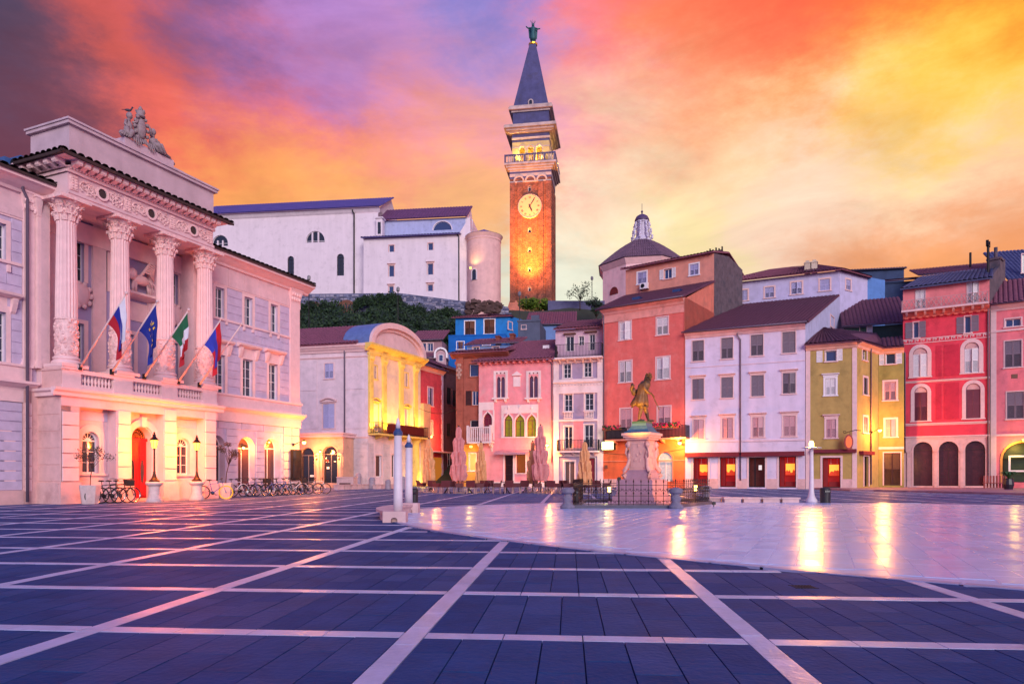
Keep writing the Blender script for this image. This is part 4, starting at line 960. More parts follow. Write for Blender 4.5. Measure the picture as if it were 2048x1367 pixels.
wall_lamp('bright orange lamp between the two cafe arches beside the town hall', LA.at(LA.u(648), -.7, LA.z(648, 903)), -LA.inn, 160, (1, .42, .10), .10)
for i, x in enumerate((636.5, 681)):
    t_ = wall_lamp(['small lamp washing the left half column of the cafe arcade', 'small lamp washing the right half column of the cafe arcade'][i], LA.at(LA.u(x), -.42, LA.z(x, 915)), -LA.inn, 45, (1, .62, .18), .05, arm=.15)
# front
mat('balcony_red', (170, 44, 36), .6, .2, 5)
for r in ((744.5, 731, 753.6, 757), (808, 746, 816, 773)): window(R, *r, style='closed', shut=SG, trim=.12, tm=GLD)
for r in ((744, 807, 756, 852), (808, 818, 817, 860)): window(R, *r, style='closed', shut=SPK, trim=.14, tm=GLD, hood='seg')
for r in ((751, 910, 763, 953), (783, 909, 790, 954)): window(R, *r, grid=(1, 1), trim=.12, tm=TR, glass=mat('glass_reddish', (80, 52, 56), .2, 0), sill=False)
zb_ = R.z(735, 868)
wall(R, 0, uW, 0, zb_, CRM, .25, body=9); wall(R.shift(0), 0, uW, zb_, zC, GLW, .25)
R.holes.clear()
blocks(R, .02, R.u(829) - .1, .1, R.z(735, 885), .42, .9, MAT['ashlar_pale'], .02, .018, holes=[(R.u(749), R.u(765), 0, 4.2, None), (R.u(781), R.u(792), 0, 4.2, None)])
def fpil(b, u, w_=.62):
    z0, z1 = zb_ + .15, R.z(735, 722); b.box(u - w_ / 2, u + w_ / 2, -.2, 0, z0 + .3, z1); b.box(u - w_ / 2 - .08, u + w_ / 2 + .08, -.28, 0, z0, z0 + .3)
    b.add([(u - w_ / 2, -.2, z1), (u + w_ / 2, -.2, z1), (u + w_ / 2 + .14, -.36, z1 + .7), (u - w_ / 2 - .14, -.36, z1 + .7), (u - w_ / 2, 0, z1), (u + w_ / 2, 0, z1), (u + w_ / 2 + .14, 0, z1 + .7), (u - w_ / 2 - .14, 0, z1 + .7)], [(0, 1, 2, 3), (1, 5, 6, 2), (4, 0, 3, 7)])
    for k in range(4): b.blob((u - w_ * .4 + k * w_ * .27, -.3, z1 + .35), .1, 6, 4, (1, 1, 1.6), .2)
    b.box(u - w_ / 2 - .18, u + w_ / 2 + .18, -.4, 0, z1 + .7, z1 + .82)
for x in (740, 767, 801, 830): part(R, 'pilaster', GLD, lambda b: fpil(b, R.u(x)))
part(R, 'entablature', GLD, lambda b: b.box(0, uW, -.18, 0, R.z(735, 722) + .82, zC - .05))
band(R, 0, 0, 0, .7, .75, GLD, uz=(-.5, uW + .5, zTop + .05))
part(R, 'wall_panel', GLW, lambda b: (b.box(R.u(773), R.u(795), -.05, 0, zb_ + .5, zC - 2.2)))
# gable
c_ = uW / 2; hw = uW / 2 + .25; rise = R.z(782, 648) - zTop; n = 24
arc = [(c_ - hw * cos(pi * i / n), zTop + .05 + rise * sin(pi * i / n) ** .9) for i in range(n + 1)]
inn_ = [(c_ - (hw - .55) * cos(pi * i / n), zTop + .05 + (rise - .55) * max(0, sin(pi * i / n)) ** .9) for i in range(n + 1)]
part(R, 'gable_arch', TR, lambda b: (b.ring(inn_, arc, -.6, 2.6), b.ring([(c_ + (x - c_) * .93, zTop + (z - zTop) * .86) for x, z in inn_], inn_, -.3, .1)))
part(R, 'gable_wall', pl('gable_fill', (222, 192, 198)), lambda b: b.slab(inn_, -.12, 2.2))
lead = mat('lead_roof', (96, 116, 168), .5, .2, 2)
def barrel(b):
    o = [(x, z + .04) for x, z in arc]
    for (x0, z0), (x1, z1) in zip(o[:-1], o[1:]): b.quad((x0, -.3, z0), (x1, -.3, z1), (x1, 2.7, z1), (x0, 2.7, z0))
part(R, 'barrel_roof', lead, barrel, True)
part(R, 'chimney', mat('brick_red', (126, 64, 56), .8, .25, 6), lambda b: (b.box(uW + .2, uW + 1.3, 4.5, 5.5, zTop - 2, zTop + 3.2), b.box(uW + .05, uW + 1.45, 4.35, 5.65, zTop + 3.2, zTop + 3.4)))
# balcony with red cloth panels
b0, (bu0, bu1, bz0, bz1) = rail(R, 727, 838, 0, 0, MAT['iron'], out=1.1, step=.16, slabm=GLD, brackets=4, uz=(.1, uW - .3, zb_ + .1, zb_ + 1.15), slab=True)
part(R, 'balcony_cloth', MAT['balcony_red'], lambda b: b.box(bu0 + 1.6, bu1 - .8, -1.06, -1.04, bz0 + .1, bz1 - .05))
# yellow uplights along the balcony
for i, (x, e) in enumerate(((740, 900), (767, 800), (801, 800), (829, 900))):
    p = R.at(R.u(x), -.75, zb_ + .25); t_ = thing('uplight', ['floodlight at the left end of the palace balcony', 'second floodlight from the left on the palace balcony', 'third floodlight from the left on the palace balcony', 'floodlight at the right end of the palace balcony'][i], 'floodlight', p, 0, 'floodlights on the palace balcony')
    b = MB(); b.lathe([(.09, -.14), (.12, .02)], seg=10); b.build('case', MAT['iron'], t_); b = MB(); b.lathe([(.10, .022), (.10, .03)], seg=10); b.build('lens', MAT['bulb'], t_)
    lamp('uplight_light', p + V((0, 0, .12)), e, (1, .56, .06), .06, spot=130, aim=R.at(R.u(x), -.1, zb_ + 5), blend=.8)
p = R.at(R.u(829), -1.0, .3); lamp('column_uplight_light', p, 500, (1, .6, .06), .1)
tl_ = MB(); tl_.lathe([(.12, 0), (.12, .16)], seg=10); o = tl_.build('ground_light', MAT['bulb_soft']); o.location = R.at(R.u(829), -1.0, 0); tag(o, 'round ground light below the right corner of the palace', 'light')
part(R, 'corner_column', GLD, lambda b: b.lathe([(.5, 0), (.5, .3), (.42, .4), (.38, zb_ - .5), (.55, zb_ - .3), (.55, zb_)], (R.u(829), -.15, 0), 16), True)
# low yellowish annexe right of it
ax = Face(gh, R.at(uW, -.4, 0), 23); part(ax, 'annexe', pl('annexe_m', (226, 170, 130)), lambda b: b.box(0, 1.5, 0, 4, 0, R.z(841, 806)))
# ================================================================ red alley house
rr_ = thing('red_alley_house', 'narrow red house with white corner stones in the alley behind the parasols', 'house', tuple(R.at(uW + .3, 1.0, 0)))
A = Face(rr_, R.at(uW + .0, 1.0, 0), 23.0)
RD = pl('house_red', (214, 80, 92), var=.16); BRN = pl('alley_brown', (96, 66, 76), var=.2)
x1 = A.u(886)
window(A, 855.6, 775, 866, 811, style='closed', shut=SLI, trim=.12); window(A, 856.6, 841, 865, 868, style='sash', grid=(2, 3), trim=.12)
zE_ = A.z(860, 739)
wall(A, 0, x1, 0, zE_, RD, .2, body=8)
for j in range(22):
    z = .3 + j * (zE_ - .6) / 22; wj = .55 if j % 2 else .38
    for nm, a, c in (('corner_stone', 1.05 - wj, 1.05), ('corner_stone', x1 - wj * .8, x1 + .02)):
        part(A, nm, MAT['stone_block'] if nm else TR, lambda b: b.box(a, c, -.045, 0, z + .01, z + (zE_ - .6) / 22 - .01))
eave_roof(A, 0, x1, zE_ + .2, .6, 5, 2.0, MAT['tile_dark'])
part(A, 'shop_front', mat('alley_glow', (120, 80, 40), .5, 0, emit=(220, 130, 40), estr=.5), lambda b: b.box(A.u(866), x1 - .3, -.02, 0, .4, 3.2))
part(A, 'awning', TR, lambda b: b.box(1.2, x1, -1.3, 0, A.z(870, 905), A.z(870, 903) + .02))
wall_lamp('bright yellow lamp on the red alley house above the first parasol', A.at(A.u(853), -.6, A.z(853, 873)), -A.inn, 240, (1, .6, .14), .13)
wall_lamp('smaller orange lamp at the corner of the red alley house', A.at(A.u(845) + .3, -.7, A.z(845, 881)), -A.inn, 110, (1, .55, .14), .09)
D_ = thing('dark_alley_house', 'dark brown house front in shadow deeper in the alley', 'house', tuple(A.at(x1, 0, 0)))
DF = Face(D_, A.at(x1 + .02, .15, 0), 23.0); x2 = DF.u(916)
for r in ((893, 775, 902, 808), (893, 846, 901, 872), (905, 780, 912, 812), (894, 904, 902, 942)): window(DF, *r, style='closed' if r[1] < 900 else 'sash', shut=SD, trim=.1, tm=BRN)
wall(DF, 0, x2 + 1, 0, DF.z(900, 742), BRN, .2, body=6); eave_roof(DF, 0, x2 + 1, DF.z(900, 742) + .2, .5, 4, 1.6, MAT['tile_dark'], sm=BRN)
# ================================================================ houses above the alley
def backhouse(name, label, p0, ang, x0, x1, ytop, ybot, m, wins=(), roof=None, rise=1.6, run=5, over=.4, body=6, shut=None, rm=None, wk=None, gab=.2, cat='house', rx=None):
    """house up the slope: wall from photo column x0 to x1 with its eaves at ytop"""
    p = V((p0[0], p0[1], 0)); h = thing(name, label, cat, (p.x, p.y, 0)); f = Face(h, p, ang); c = (x0 + x1) / 2
    u0, u1, z1 = f.u(x0), f.u(x1), f.z(c, ytop)
    for r in wins: window(f, *r, **(wk or dict(grid=(2, 2), trim=.09)))
    wall(f, u0, u1, 0, z1, m, .2, body=body)
    if roof is not False: eave_roof(f, u0, u1, z1 + .12, over, run, rise, rm or MAT['tile'], gable=gab, sm=m, corn=False)
    return f, u0, u1, z1
PKD = pl('dusty_pink', (168, 128, 138)); BLU = pl('blue_wall', (40, 128, 204), streak=.1); BLU2 = pl('blue_wall_low', (26, 104, 190), streak=.1)
f, u0, u1, z1 = backhouse('pink_back_house', 'dusty pink house with blue window on the slope behind the round gable', pt_at(835, 92), 97, 822, 884, 682, 0, PKD, [(840, 686, 852, 702), (855, 686, 866, 702)], run=4, rise=1.9, wk=dict(grid=(2, 1), trim=.1, glass=MAT['glass_blue']))
f, u0, u1, z1 = backhouse('dormer_house', 'small reddish house with a white arched dormer between the gable and the blue house', pt_at(838, 86), 100, 834, 872, 717, 0, PKD, [], run=3.2, rise=1.0)
p = P(882, 716, 84.5); dm = thing('white_dormer', 'white arched dormer window on the low roof above the alley', 'dormer', (p.x, p.y, p.z - .9), 0)
b = MB(); b.slab(outline(-.62, .62, 0, 1.9, 'arch'), 0, 2.2); b.build('body', pl('dorm', (196, 160, 170)), dm)
b = MB(); o_ = outline(-.62, .62, .9, 2.0, 'arch'); b.ring(o_, grow(o_, .22, 'arch'), -.25, 2.0); b.build('hood', MAT['white_paint'], dm); b = MB(); b.box(-.28, .28, -.03, 0, .5, 1.35); w_ = b.build('window', MAT['white_paint'], dm); MB().box(-.22, .22, -.04, -.03, .56, 1.29).build('pane', MAT['glass_blue'], w_)
bf, u0, u1, z1 = backhouse('blue_house', 'bright blue house with brown shutters on the slope below the tower', pt_at(911, 95), 98, 911, 1020, 634, 0, BLU, [(930, 642, 949.5, 669.5), (969, 638.5, 989, 667)], roof=False, body=8, wk=dict(style='closed', shut=SBR, trim=.14, tm=MAT['white_paint']))
tiles((u0 - .5, -.5, z1), (u1 + .4, -.5, z1), (u1 - 3.2, 4, z1 + 1.3), (u0 + 3.6, 4, z1 + 1.3), bf.root, bf.rel, MAT['tile'])
tiles((u1 + .4, -.5, z1), (u1 + .4, 8, z1), (u1 - 3.2, 4.5, z1 + 1.3), (u1 - 3.2, 4, z1 + 1.3), bf.root, bf.rel, MAT['tile_dark'])
SF = Face(bf.root, bf.at(u1, 0, 0), 40); part(SF, 'side_wall', BLU, lambda b: b.box(.02, 5, 0, .3, 0, z1)); window(SF, 1017, 644, 1024, 659, grid=(1, 2), trim=.12)
lb = bf.shift(1.6); part(lb, 'lower_wall', BLU2, lambda b: (b.box(lb.u(897), lb.u(1012), 0, 1.58, 0, lb.z(950, 671)), b.box(lb.u(897), lb.u(1012), -.06, .1, lb.z(950, 671), lb.z(950, 670) + .1)))
lw = window(lb, 914, 683, 928, 698, style='closed', shut=SBR, trim=.1, tm=MAT['white_paint']); window(lb, 966, 679, 980, 690, style='closed', shut=SBR, trim=.1, tm=MAT['white_paint'])
# blue-grey terrace houses right of it
GRB = pl('shade_grey', (92, 98, 120)); LBL = pl('pale_blue', (120, 150, 206))  # grey and pale blue plaster of the slope houses
f, u0, u1, z1 = backhouse('terrace_house', 'grey house with a roof terrace wall right of the blue house', pt_at(1037, 88), 100, 1036, 1080, 643, 0, GRB, [], roof=False)
part(f, 'parapet', GRB, lambda b: (b.box(u0 - .1, u1 + .1, -.1, .2, z1, z1 + .25), b.box(u1 - 1.2, u1 - .2, .4, 1.2, z1, z1 + .9)))
window(f, 1043, 650, 1052, 658, grid=(1, 1), trim=.06)
f, u0, u1, z1 = backhouse('long_roof_house', 'house with a long ridged roof and pale blue gable below the tower bush', pt_at(1080, 96), 96, 1052, 1150, 651, 0, LBL, [], run=7, rise=3.2)
gable_side(f, u1, 7, z1, z1 + 3.2, LBL)
f, u0, u1, z1 = backhouse('pale_blue_house', 'low pale blue house under a tiled roof in front of the blue house', pt_at(950, 80), 104, 934, 1036, 690, 0, LBL, [(946, 693, 958, 704), (985, 693, 998, 702)], run=4, rise=1.3, wk=dict(grid=(2, 1), trim=.08, glass=MAT['glass_blue']))
part(f, 'chimney', MAT['brick_red'], lambda b: (b.box(f.u(984), f.u(992), 1.5, 2.4, z1 + .3, f.z(988, 668)), b.box(f.u(983), f.u(993), 1.4, 2.5, f.z(988, 668), f.z(988, 666))))
part(f, 'chimney', MAT['brick_red'], lambda b: (b.box(f.u(1013), f.u(1021), 1.5, 2.4, z1, f.z(1018, 664)), b.box(f.u(1012), f.u(1022), 1.4, 2.5, f.z(1018, 664), f.z(1018, 661))))
# ================================================================ the back row of houses
AN1 = 106.6; P_pg = pt_at(1107, 68.2); tP = V((sin(radians(AN1)), cos(radians(AN1)), 0))
P_pink = P_pg - tP * 7.8; P_br = P_pink - tP * 2.6
# --- brown house
bh = thing('brown_house', 'worn brown house with carved corner pilaster left of the pink Venetian house', 'house', (P_br.x, P_br.y, 0))
f = Face(bh, P_br + V((0, .6, 0)), AN1); BR = pl('brown_wall', (164, 92, 78), var=.2, dirt=(110, 52, 46), dirt_amt=.6)
u0, u1 = f.u(913), f.u(959) + .4; zt_ = f.z(930, 711)
window(f, 939, 727.5, 957, 752.6, grid=(1, 1), glass=MAT['glass_blue'], trim=.1, tm=BR)
window(f, 944, 781, 957, 810, style='sash', grid=(2, 1), glass=MAT['glass_blue'], trim=.06, tm=BR)
part(f, 'shutter', MAT['dark_wood'], lambda b: louvres(b, f.u(932), f.u(943), f.z(938, 810), f.z(938, 781), -.06))
window(f, 940, 839.5, 957, 858, grid=(1, 1), trim=.1, tm=BR)
SHOPL = mat('shop_warm', (180, 120, 50), .5, .0, emit=(255, 190, 90), estr=.9)
window(f, 937.7, 905.6, 952, 941, grid=(1, 1), glass=mat('shop_gold', (150, 90, 40), .4, .3, 18, emit=(255, 196, 110), estr=.8), trim=.08, sill=True)
wall(f, u0, u1, 0, zt_, BR, .2, body=8)
part(f, 'ground_wall', pl('ochre', (226, 156, 74)), lambda b: (b.box(f.u(928), f.u(937), -.04, 0, 0, f.z(940, 888)), b.box(f.u(937), f.u(958), -.04, 0, f.z(940, 903), f.z(940, 888)), b.box(f.u(937), f.u(958), -.04, 0, 0, f.z(940, 943))))
part(f, 'corner_pilaster', BR, lambda b: (b.box(u0, f.u(927), -.16, 0, 0, zt_ - .2), b.box(u0 - .1, f.u(928), -.24, 0, zt_ - .9, zt_ - .6)))
blocks(f.shift(.16), u0, f.u(927), .3, f.z(920, 815), .36, 2, BR, .03, .03, holes=[])
part(f, 'carved_mask', pl('mask', (186, 150, 140)), lambda b: [b.blob((f.u(919.5) + q, -.2, f.z(919, 745) + r_), .17, 7, 5, (1, .7, 1), .15) for q, r_ in ((0, 0), (-.18, .2), (.18, .2), (0, .4), (-.14, -.28), (.14, -.28), (0, -.55), (.1, .75), (-.1, .75))])
part(f, 'cornice', BR, lambda b: b.extr([(0, zt_ - .3), (-.2, zt_ - .2), (-.55, zt_), (-.6, zt_ + .18), (0, zt_ + .2)], u0 - .5, f.u(1018)))
tiles((u0 - .6, -.8, zt_ + .2), (f.u(1018), -.8, zt_ + .2), (f.u(1018), 2.5, zt_ + 1.0), (u0 - .6, 2.5, zt_ + 1.0), bh, f.rel, MAT['tile'])
part(f, 'wall', BR, lambda b: b.box(u1, f.u(1018), .5, 6, 0, zt_))
lamp('shop_glow_light', f.at(f.u(945), -1.4, 2.6), 190, (1, .6, .16), .3)
o = MB().box(-.14, .14, -.08, .08, -.1, .1).build('shop_spotlight', MAT['bulb_soft']); o.location = f.at(f.u(945), -.5, f.z(945, 893)); tag(o, 'small shop spotlight over the gold window of the brown house', 'light')
# --- pink venetian house
ph = thing('venetian_house', 'pink gothic house with pointed windows and a corner balcony behind the cafe tables', 'house', (P_pink.x, P_pink.y, 0))
f = Face(ph, P_pink, AN1); PK = pl('pink_wall', (238, 150, 158), var=.13, dirt=(214, 172, 172), dirt_amt=.5)
WST = pl('istrian', (238, 214, 214), var=.08); LITG = mat('lit_green', (120, 120, 30), .2, .25, 3, emit=(196, 190, 60), estr=.16)
LITD = mat('dim_glass', (64, 66, 44), .15, .2, 3, emit=(120, 110, 50), estr=.18); PUR = mat('purple_glass', (92, 70, 100), .12, .1, 2)
u1 = f.u(1106); zt_ = f.z(1030, 722)
FRD = mat('frame_red', (104, 36, 44), .5, .1)
for x0, x1, yt, yb in ((993.6, 1009.6, 752, 795), (1059, 1075.5, 750, 795)):
    c = (x0 + x1) / 2; window(f, x0, yt, c - .4, yb, kind='gothic', grid=(1, 2), trim=.0, frame=FRD, glass=PUR, sill=False); window(f, c + .4, yt, x1, yb, kind='gothic', grid=(1, 2), trim=0, frame=FRD, glass=PUR, sill=False)
    part(f, 'gothic_panel', WST, lambda b: (b.box(f.u(x0) - .33, f.u(x0) - .08, -.06, 0, f.z(c, yb), f.z(c, 741)), b.box(f.u(x1) + .08, f.u(x1) + .33, -.06, 0, f.z(c, yb), f.z(c, 741)), b.box(f.u(x0) - .08, f.u(x1) + .08, -.05, 0, f.z(c, 748), f.z(c, 741)),
         b.box(f.u(x0) - .45, f.u(x1) + .45, -.3, 0, f.z(c, yb) - .16, f.z(c, yb)), b.extr([(0, f.z(c, yb) - .16), (-.26, f.z(c, yb) - .16), (-.18, f.z(c, yb) - .42), (0, f.z(c, yb) - .5)], f.u(x0) - .2, f.u(x0) + .0), b.extr([(0, f.z(c, yb) - .16), (-.26, f.z(c, yb) - .16), (-.18, f.z(c, yb) - .42), (0, f.z(c, yb) - .5)], f.u(x1) - .0, f.u(x1) + .2)))
    part(f, 'tracery', FRD, lambda b: [b.slab([(f.u(c) + q + .08 * cos(t * pi / 4), f.z(c, 746) + .08 * sin(t * pi / 4)) for t in range(8)], -.056, -.04) for q in (-.4, 0, .4)])
    part(f, 'window_column', WST, lambda b: b.lathe([(.07, f.z(c, yb)), (.05, f.z(c, yb) + .1), (.05, f.z(c, 765)), (.09, f.z(c, 763))], (f.u(c), -.04, 0), 10), True)
for x0, x1 in ((1009, 1025.3), (1030.5, 1049.5), (1054.5, 1072.6)):
    window(f, x0, 827, x1, 873, kind='gothic', grid=(2, 2), trim=.12, tm=WST, frame=FRD, glass=LITG, sill=False, proud=.09)
part(f, 'gothic_panel', WST, lambda b: (b.box(f.u(1003), f.u(1076.6), -.05, 0, f.z(1040, 826), f.z(1040, 809)), b.box(f.u(1003), f.u(1007.5), -.05, 0, f.z(1040, 873), f.z(1040, 826)), b.box(f.u(1074), f.u(1076.6), -.05, 0, f.z(1040, 873), f.z(1040, 826)), b.box(f.u(1002), f.u(1077.6), -.12, 0, f.z(1040, 875), f.z(1040, 873)),
     [b.blob((f.u(x), -.07, f.z(x, 815)), .14, 8, 5, (1, .5, 1.3), .1) for x in (1017, 1040, 1063)]))
window(f, 967.5, 822.7, 984.4, 866, kind='gothic', grid=(2, 2), trim=.12, tm=WST, frame=FRD, glass=mat('red_glass', (110, 40, 60), .2, 0), sill=False, proud=.09)
part(f, 'gothic_panel', WST, lambda b: (b.box(.0, f.u(965), -.05, 0, f.z(970, 880), f.z(970, 804)), b.box(f.u(965), f.u(988), -.05, 0, f.z(970, 820), f.z(970, 804)), b.box(f.u(986), f.u(989), -.05, 0, f.z(970, 880), f.z(970, 820))))
part(f, 'plaque', WST, lambda b: (b.box(f.u(1027), f.u(1041), -.07, 0, f.z(1034, 773), f.z(1034, 753)), b.extr([(0, f.z(1034, 751)), (-.16, f.z(1034, 751)), (-.18, f.z(1034, 748)), (0, f.z(1034, 748))], f.u(1025), f.u(1043)), b.slab([(f.u(1026), f.z(1034, 748)), (f.u(1042), f.z(1034, 748)), (f.u(1034), f.z(1034, 742))], -.1, 0)))
window(f, 1009.6, 910, 1026, 967, grid=(1, 3), trim=.16, tm=WST, frame=MAT['dark_wood'], glass=mat('door_dark', (44, 26, 28), .15, 0), sill=False)
window(f, 1033, 908, 1051, 945.5, grid=(1, 1), trim=.16, tm=WST, frame=MAT['dark_wood'], glass=mat('cafe_inside', (70, 34, 26), .15, .5, 9, emit=(230, 120, 40), estr=.28), sill=True)
wall(f, 0, u1, 0, zt_, PK, .22, body=9)
part(f, 'awning', pl('awning_pink', (214, 150, 160)), lambda b: (b.add([(f.u(995), 0, f.z(1030, 899)), (f.u(1063), 0, f.z(1030, 899)), (f.u(1063), -1.1, f.z(1030, 899) - .28), (f.u(995), -1.1, f.z(1030, 899) - .28), (f.u(995), 0, f.z(1030, 899) - .1), (f.u(1063), 0, f.z(1030, 899) - .1)], [(0, 1, 2, 3), (3, 2, 5, 4), (0, 3, 4), (1, 5, 2)]),
     [b.box(f.u(995) + i * .22, f.u(995) + i * .22 + .2, -1.12, -1.1, f.z(1030, 899) - .28 - .20 - .03 * (i % 2), f.z(1030, 899) - .27) for i in range(int((f.u(1063) - f.u(995)) / .22))]))
part(f, 'plinth', WST, lambda b: (b.box(0, f.u(1007), -.05, 0, 0, .5), b.box(f.u(1029), u1, -.05, 0, 0, .5)))
part(f, 'eaves', PK, lambda b: [b.box(i * .62, i * .62 + .22, -.5, 0, zt_ - .22, zt_) for i in range(int(u1 / .62) + 1)])
rz = f.z(1100, 686)
tiles((-.6, -.75, zt_ + .02), (u1 + .2, -.75, zt_ + .02), (u1 + .2, 7, zt_ + 3.3), (2.6, 7, zt_ + 3.3), ph, f.rel, MAT['tile'])
part(f, 'skylight', MAT['white_paint'], lambda b: b.box(f.u(1071), f.u(1084), 3.0, 4.1, zt_ + 1.66, zt_ + 2.02))
pipe(f, 1104, 722, 925, .06)
# corner balcony
bz0, bz1 = f.shift(1.0).z(965, 882), f.shift(1.0).z(965, 853)
def cbal(b): b.box(-.95, f.u(989), -1.0, .0, bz0 - .18, bz0); b.box(-.95, f.u(989), -1.02, -.82, bz1 - .1, bz1 + .02); b.box(-.97, -.78, -1, 1, bz1 - .1, bz1 + .02); b.box(-.95, 0, 0, 1.6, bz0 - .18, bz0)
part(f, 'balcony', WST, cbal)
me = MB().lathe([(.06, 0), (.05, .06), (.075, .25), (.05, .5), (.06, bz1 - bz0 - .1)], seg=6).mesh('baluster', WST, True); ub = f.u(989)
for i in range(13): link('baluster', me, ph, f.rel @ M.Translation((-.88 + (ub + .82) * i / 12, -.92, bz0)))
for i in range(5): link('baluster', me, ph, f.rel @ M.Translation((-.88, -.7 + .36 * i, bz0)))
part(f, 'balcony_post', WST, lambda b: [b.box(x - .11, x + .11, -1.03, -.80, bz0, bz1 + .16) for x in (-.86, ub - .1)])
part(f, 'corbel', WST, lambda b: [b.extr([(0, bz0 - .18), (-.8, bz0 - .18), (-.7, bz0 - .4), (-.2, bz0 - .6), (0, bz0 - 1.0)], x, x + .2) for x in (ub - .35, .1)])
wall_lamp('glaring yellow lamp on the corner between the pink and the grey house', f.at(f.u(1098), -.8, f.z(1098, 890)), -f.inn, 420, (1, .60, .12), .17, arm=.6)
# --- grey house
P_cl = pt_at(1205, 66.8)
gr = thing('grey_house', 'narrow grey and white house with roof terrace beside the coral house', 'house', (P_pg.x, P_pg.y, 0))
f = Face(gr, P_pg, AN1); u1 = f.u(1207); GY = pl('grey_wall', (166, 148, 176)); GP = pl('grey_pink', (226, 140, 152)); WS2 = WST
fr_ = f.u(1131); k2 = dict(tm=WS2, trim=.12)
for r in ((1127, 727.5, 1142, 756), (1168, 724, 1183, 753.6), (1128.8, 788, 1144.7, 822), (1170, 786, 1187, 820)): window(f, *r, grid=(2, 3), **k2)
for r in ((1128.8, 852, 1144.7, 897), (1169, 849, 1186.5, 895)): window(f, *r, grid=(2, 2), **k2, sill=False)
window(f, 1129, 922, 1149, 970, grid=(2, 1), tm=WS2, trim=.16, glass=mat('door_grey', (78, 70, 74), .3, .1), sill=False)
window(f, 1170, 915, 1190, 970, grid=(1, 1), tm=WS2, trim=.06, frame=MAT['dark_wood'], glass=mat('board_red', (128, 22, 40), .4, .1), sill=False)
zc = f.z(1155, 716)
wall(f, 0, u1, 0, zc, GY, .2, body=9)
part(f, 'wall_panel', GP, lambda b: b.box(f.u(1147.5), f.u(1166.5), -.03, 0, f.z(1157, 895), f.z(1157, 842)))
part(f, 'pilaster', WS2, lambda b: [b.box(a, c, -.12, 0, 0, zc) for a, c in ((0.02, f.u(1118)), (f.u(1195), u1 - .02))])
part(f, 'storey_course', WS2, lambda b: [b.box(0, u1, -.14, 0, f.z(1157, y1), f.z(1157, y0)) for y0, y1 in ((770, 786), (722, 725), (757.5, 764), (838, 842), (903, 912))])
for y in (762, 716): band(f, 1107, 1207, y, .34, .3, WS2, dentil=.3)
for x0, x1 in ((1128, 1145.5), (1169, 1187.5)): part(f, 'window_balustrade', WS2, lambda b: (b.box(f.u(x0), f.u(x1), -.2, 0, f.z(1157, 837), f.z(1157, 835)), b.box(f.u(x0), f.u(x1), -.2, 0, f.z(1157, 824.5), f.z(1157, 823)), [b.lathe([(.04, f.z(1157, 835)), (.06, f.z(1157, 832)), (.03, f.z(1157, 824))], (f.u(x0) + .08 + .155 * i, -.12, 0), 6) for i in range(6)]))
rail(f, 1114, 1196, 879, 901, MAT['iron'], out=.9, step=.14, slabm=WS2, brackets=4)
rail(f, 1110, 1203, 687, 713, MAT['iron'], out=.9, step=.14, slabm=WS2, brackets=6, name='terrace')
tf = f.shift(-1.5); TW = pl('terrace_wall', (214, 178, 196))
for r in ((1132, 672, 1148, 702), (1158, 672, 1168, 690), (1179, 668, 1190, 700)): window(tf, *r, grid=(2, 2), tm=WS2, trim=.08, sill=False)
tz = tf.z(1157, 657); wall(tf, tf.u(1111), tf.u(1210), zc - .1, tz, TW, .2, body=6)
tiles((tf.u(1109), -.6, tz), (tf.u(1210), -.6, tz), (tf.u(1210), 5, tz + 1.9), (tf.u(1118), 5, tz + 1.9), gr, tf.rel, MAT['tile'])
part(tf, 'window_awning', SBR, lambda b: [b.box(tf.u(x0), tf.u(x1), -.4, 0, tf.z(c, y), tf.z(c, y) + .1) for x0, x1, c, y in ((1128, 1152, 1140, 669), (1170, 1194, 1182, 665))])
# --- coral house
P_cr = pt_at(1370, 62); AN2 = 125.7
ch = thing('coral_house', 'tall coral red house with white shutters and flowered balcony behind the statue', 'house', (P_cl.x, P_cl.y, 0))
f = Face(ch, P_cl, AN2); CO = pl('coral', (232, 114, 106), var=.12, dirt=(240, 160, 150), dirt_amt=.3); u1 = (P_cr - P_cl).length
for r in ((1239, 643, 1262, 679), (1313.5, 634, 1336, 669)): window(f, *r, style='closed', shut=SW, trim=.1)
for r in ((1239, 722, 1263, 764), (1313, 714, 1339, 758)): window(f, *r, style='closed', shut=SW, trim=.12)
for r in ((1241, 817, 1263, 858), (1315.8, 812.7, 1341, 856)): window(f, *r, style='closed', shut=SPK, trim=.12)
window(f, 1315.8, 903, 1345, 962, kind='arch', grid=(2, 1), trim=.14, tm=pl('orange_trim', (240, 130, 90)), glass=mat('bluish_door', (150, 160, 180), .2, .3, 6, emit=(160, 190, 190), estr=.35), sill=False)
ORW = pl('orange_wall', (236, 112, 70)); zo = f.z(1290, 878)
wall(f, 0, u1, 0, zo, ORW, .22, body=0); wall(f, 0, u1, zo, f.z(1290, 606), CO, .22, body=8)
part(f, 'string_course', pl('orange_trim2', (240, 140, 110)), lambda b: (b.box(0, u1, -.06, 0, f.z(1290, 922), f.z(1290, 920)),))
ze = f.z(1205, 621)
part(f, 'plinth', MAT['stone_pink'], lambda b: b.box(0, f.u(1314), -.06, 0, 0, .8))
part(f, 'string_course', pl('coral_pale', (236, 160, 150)), lambda b: (b.box(0, u1, -.08, 0, f.z(1207, 647), f.z(1207, 641)), b.box(0, u1, -.04, 0, f.z(1207, 641), ze - .5)))
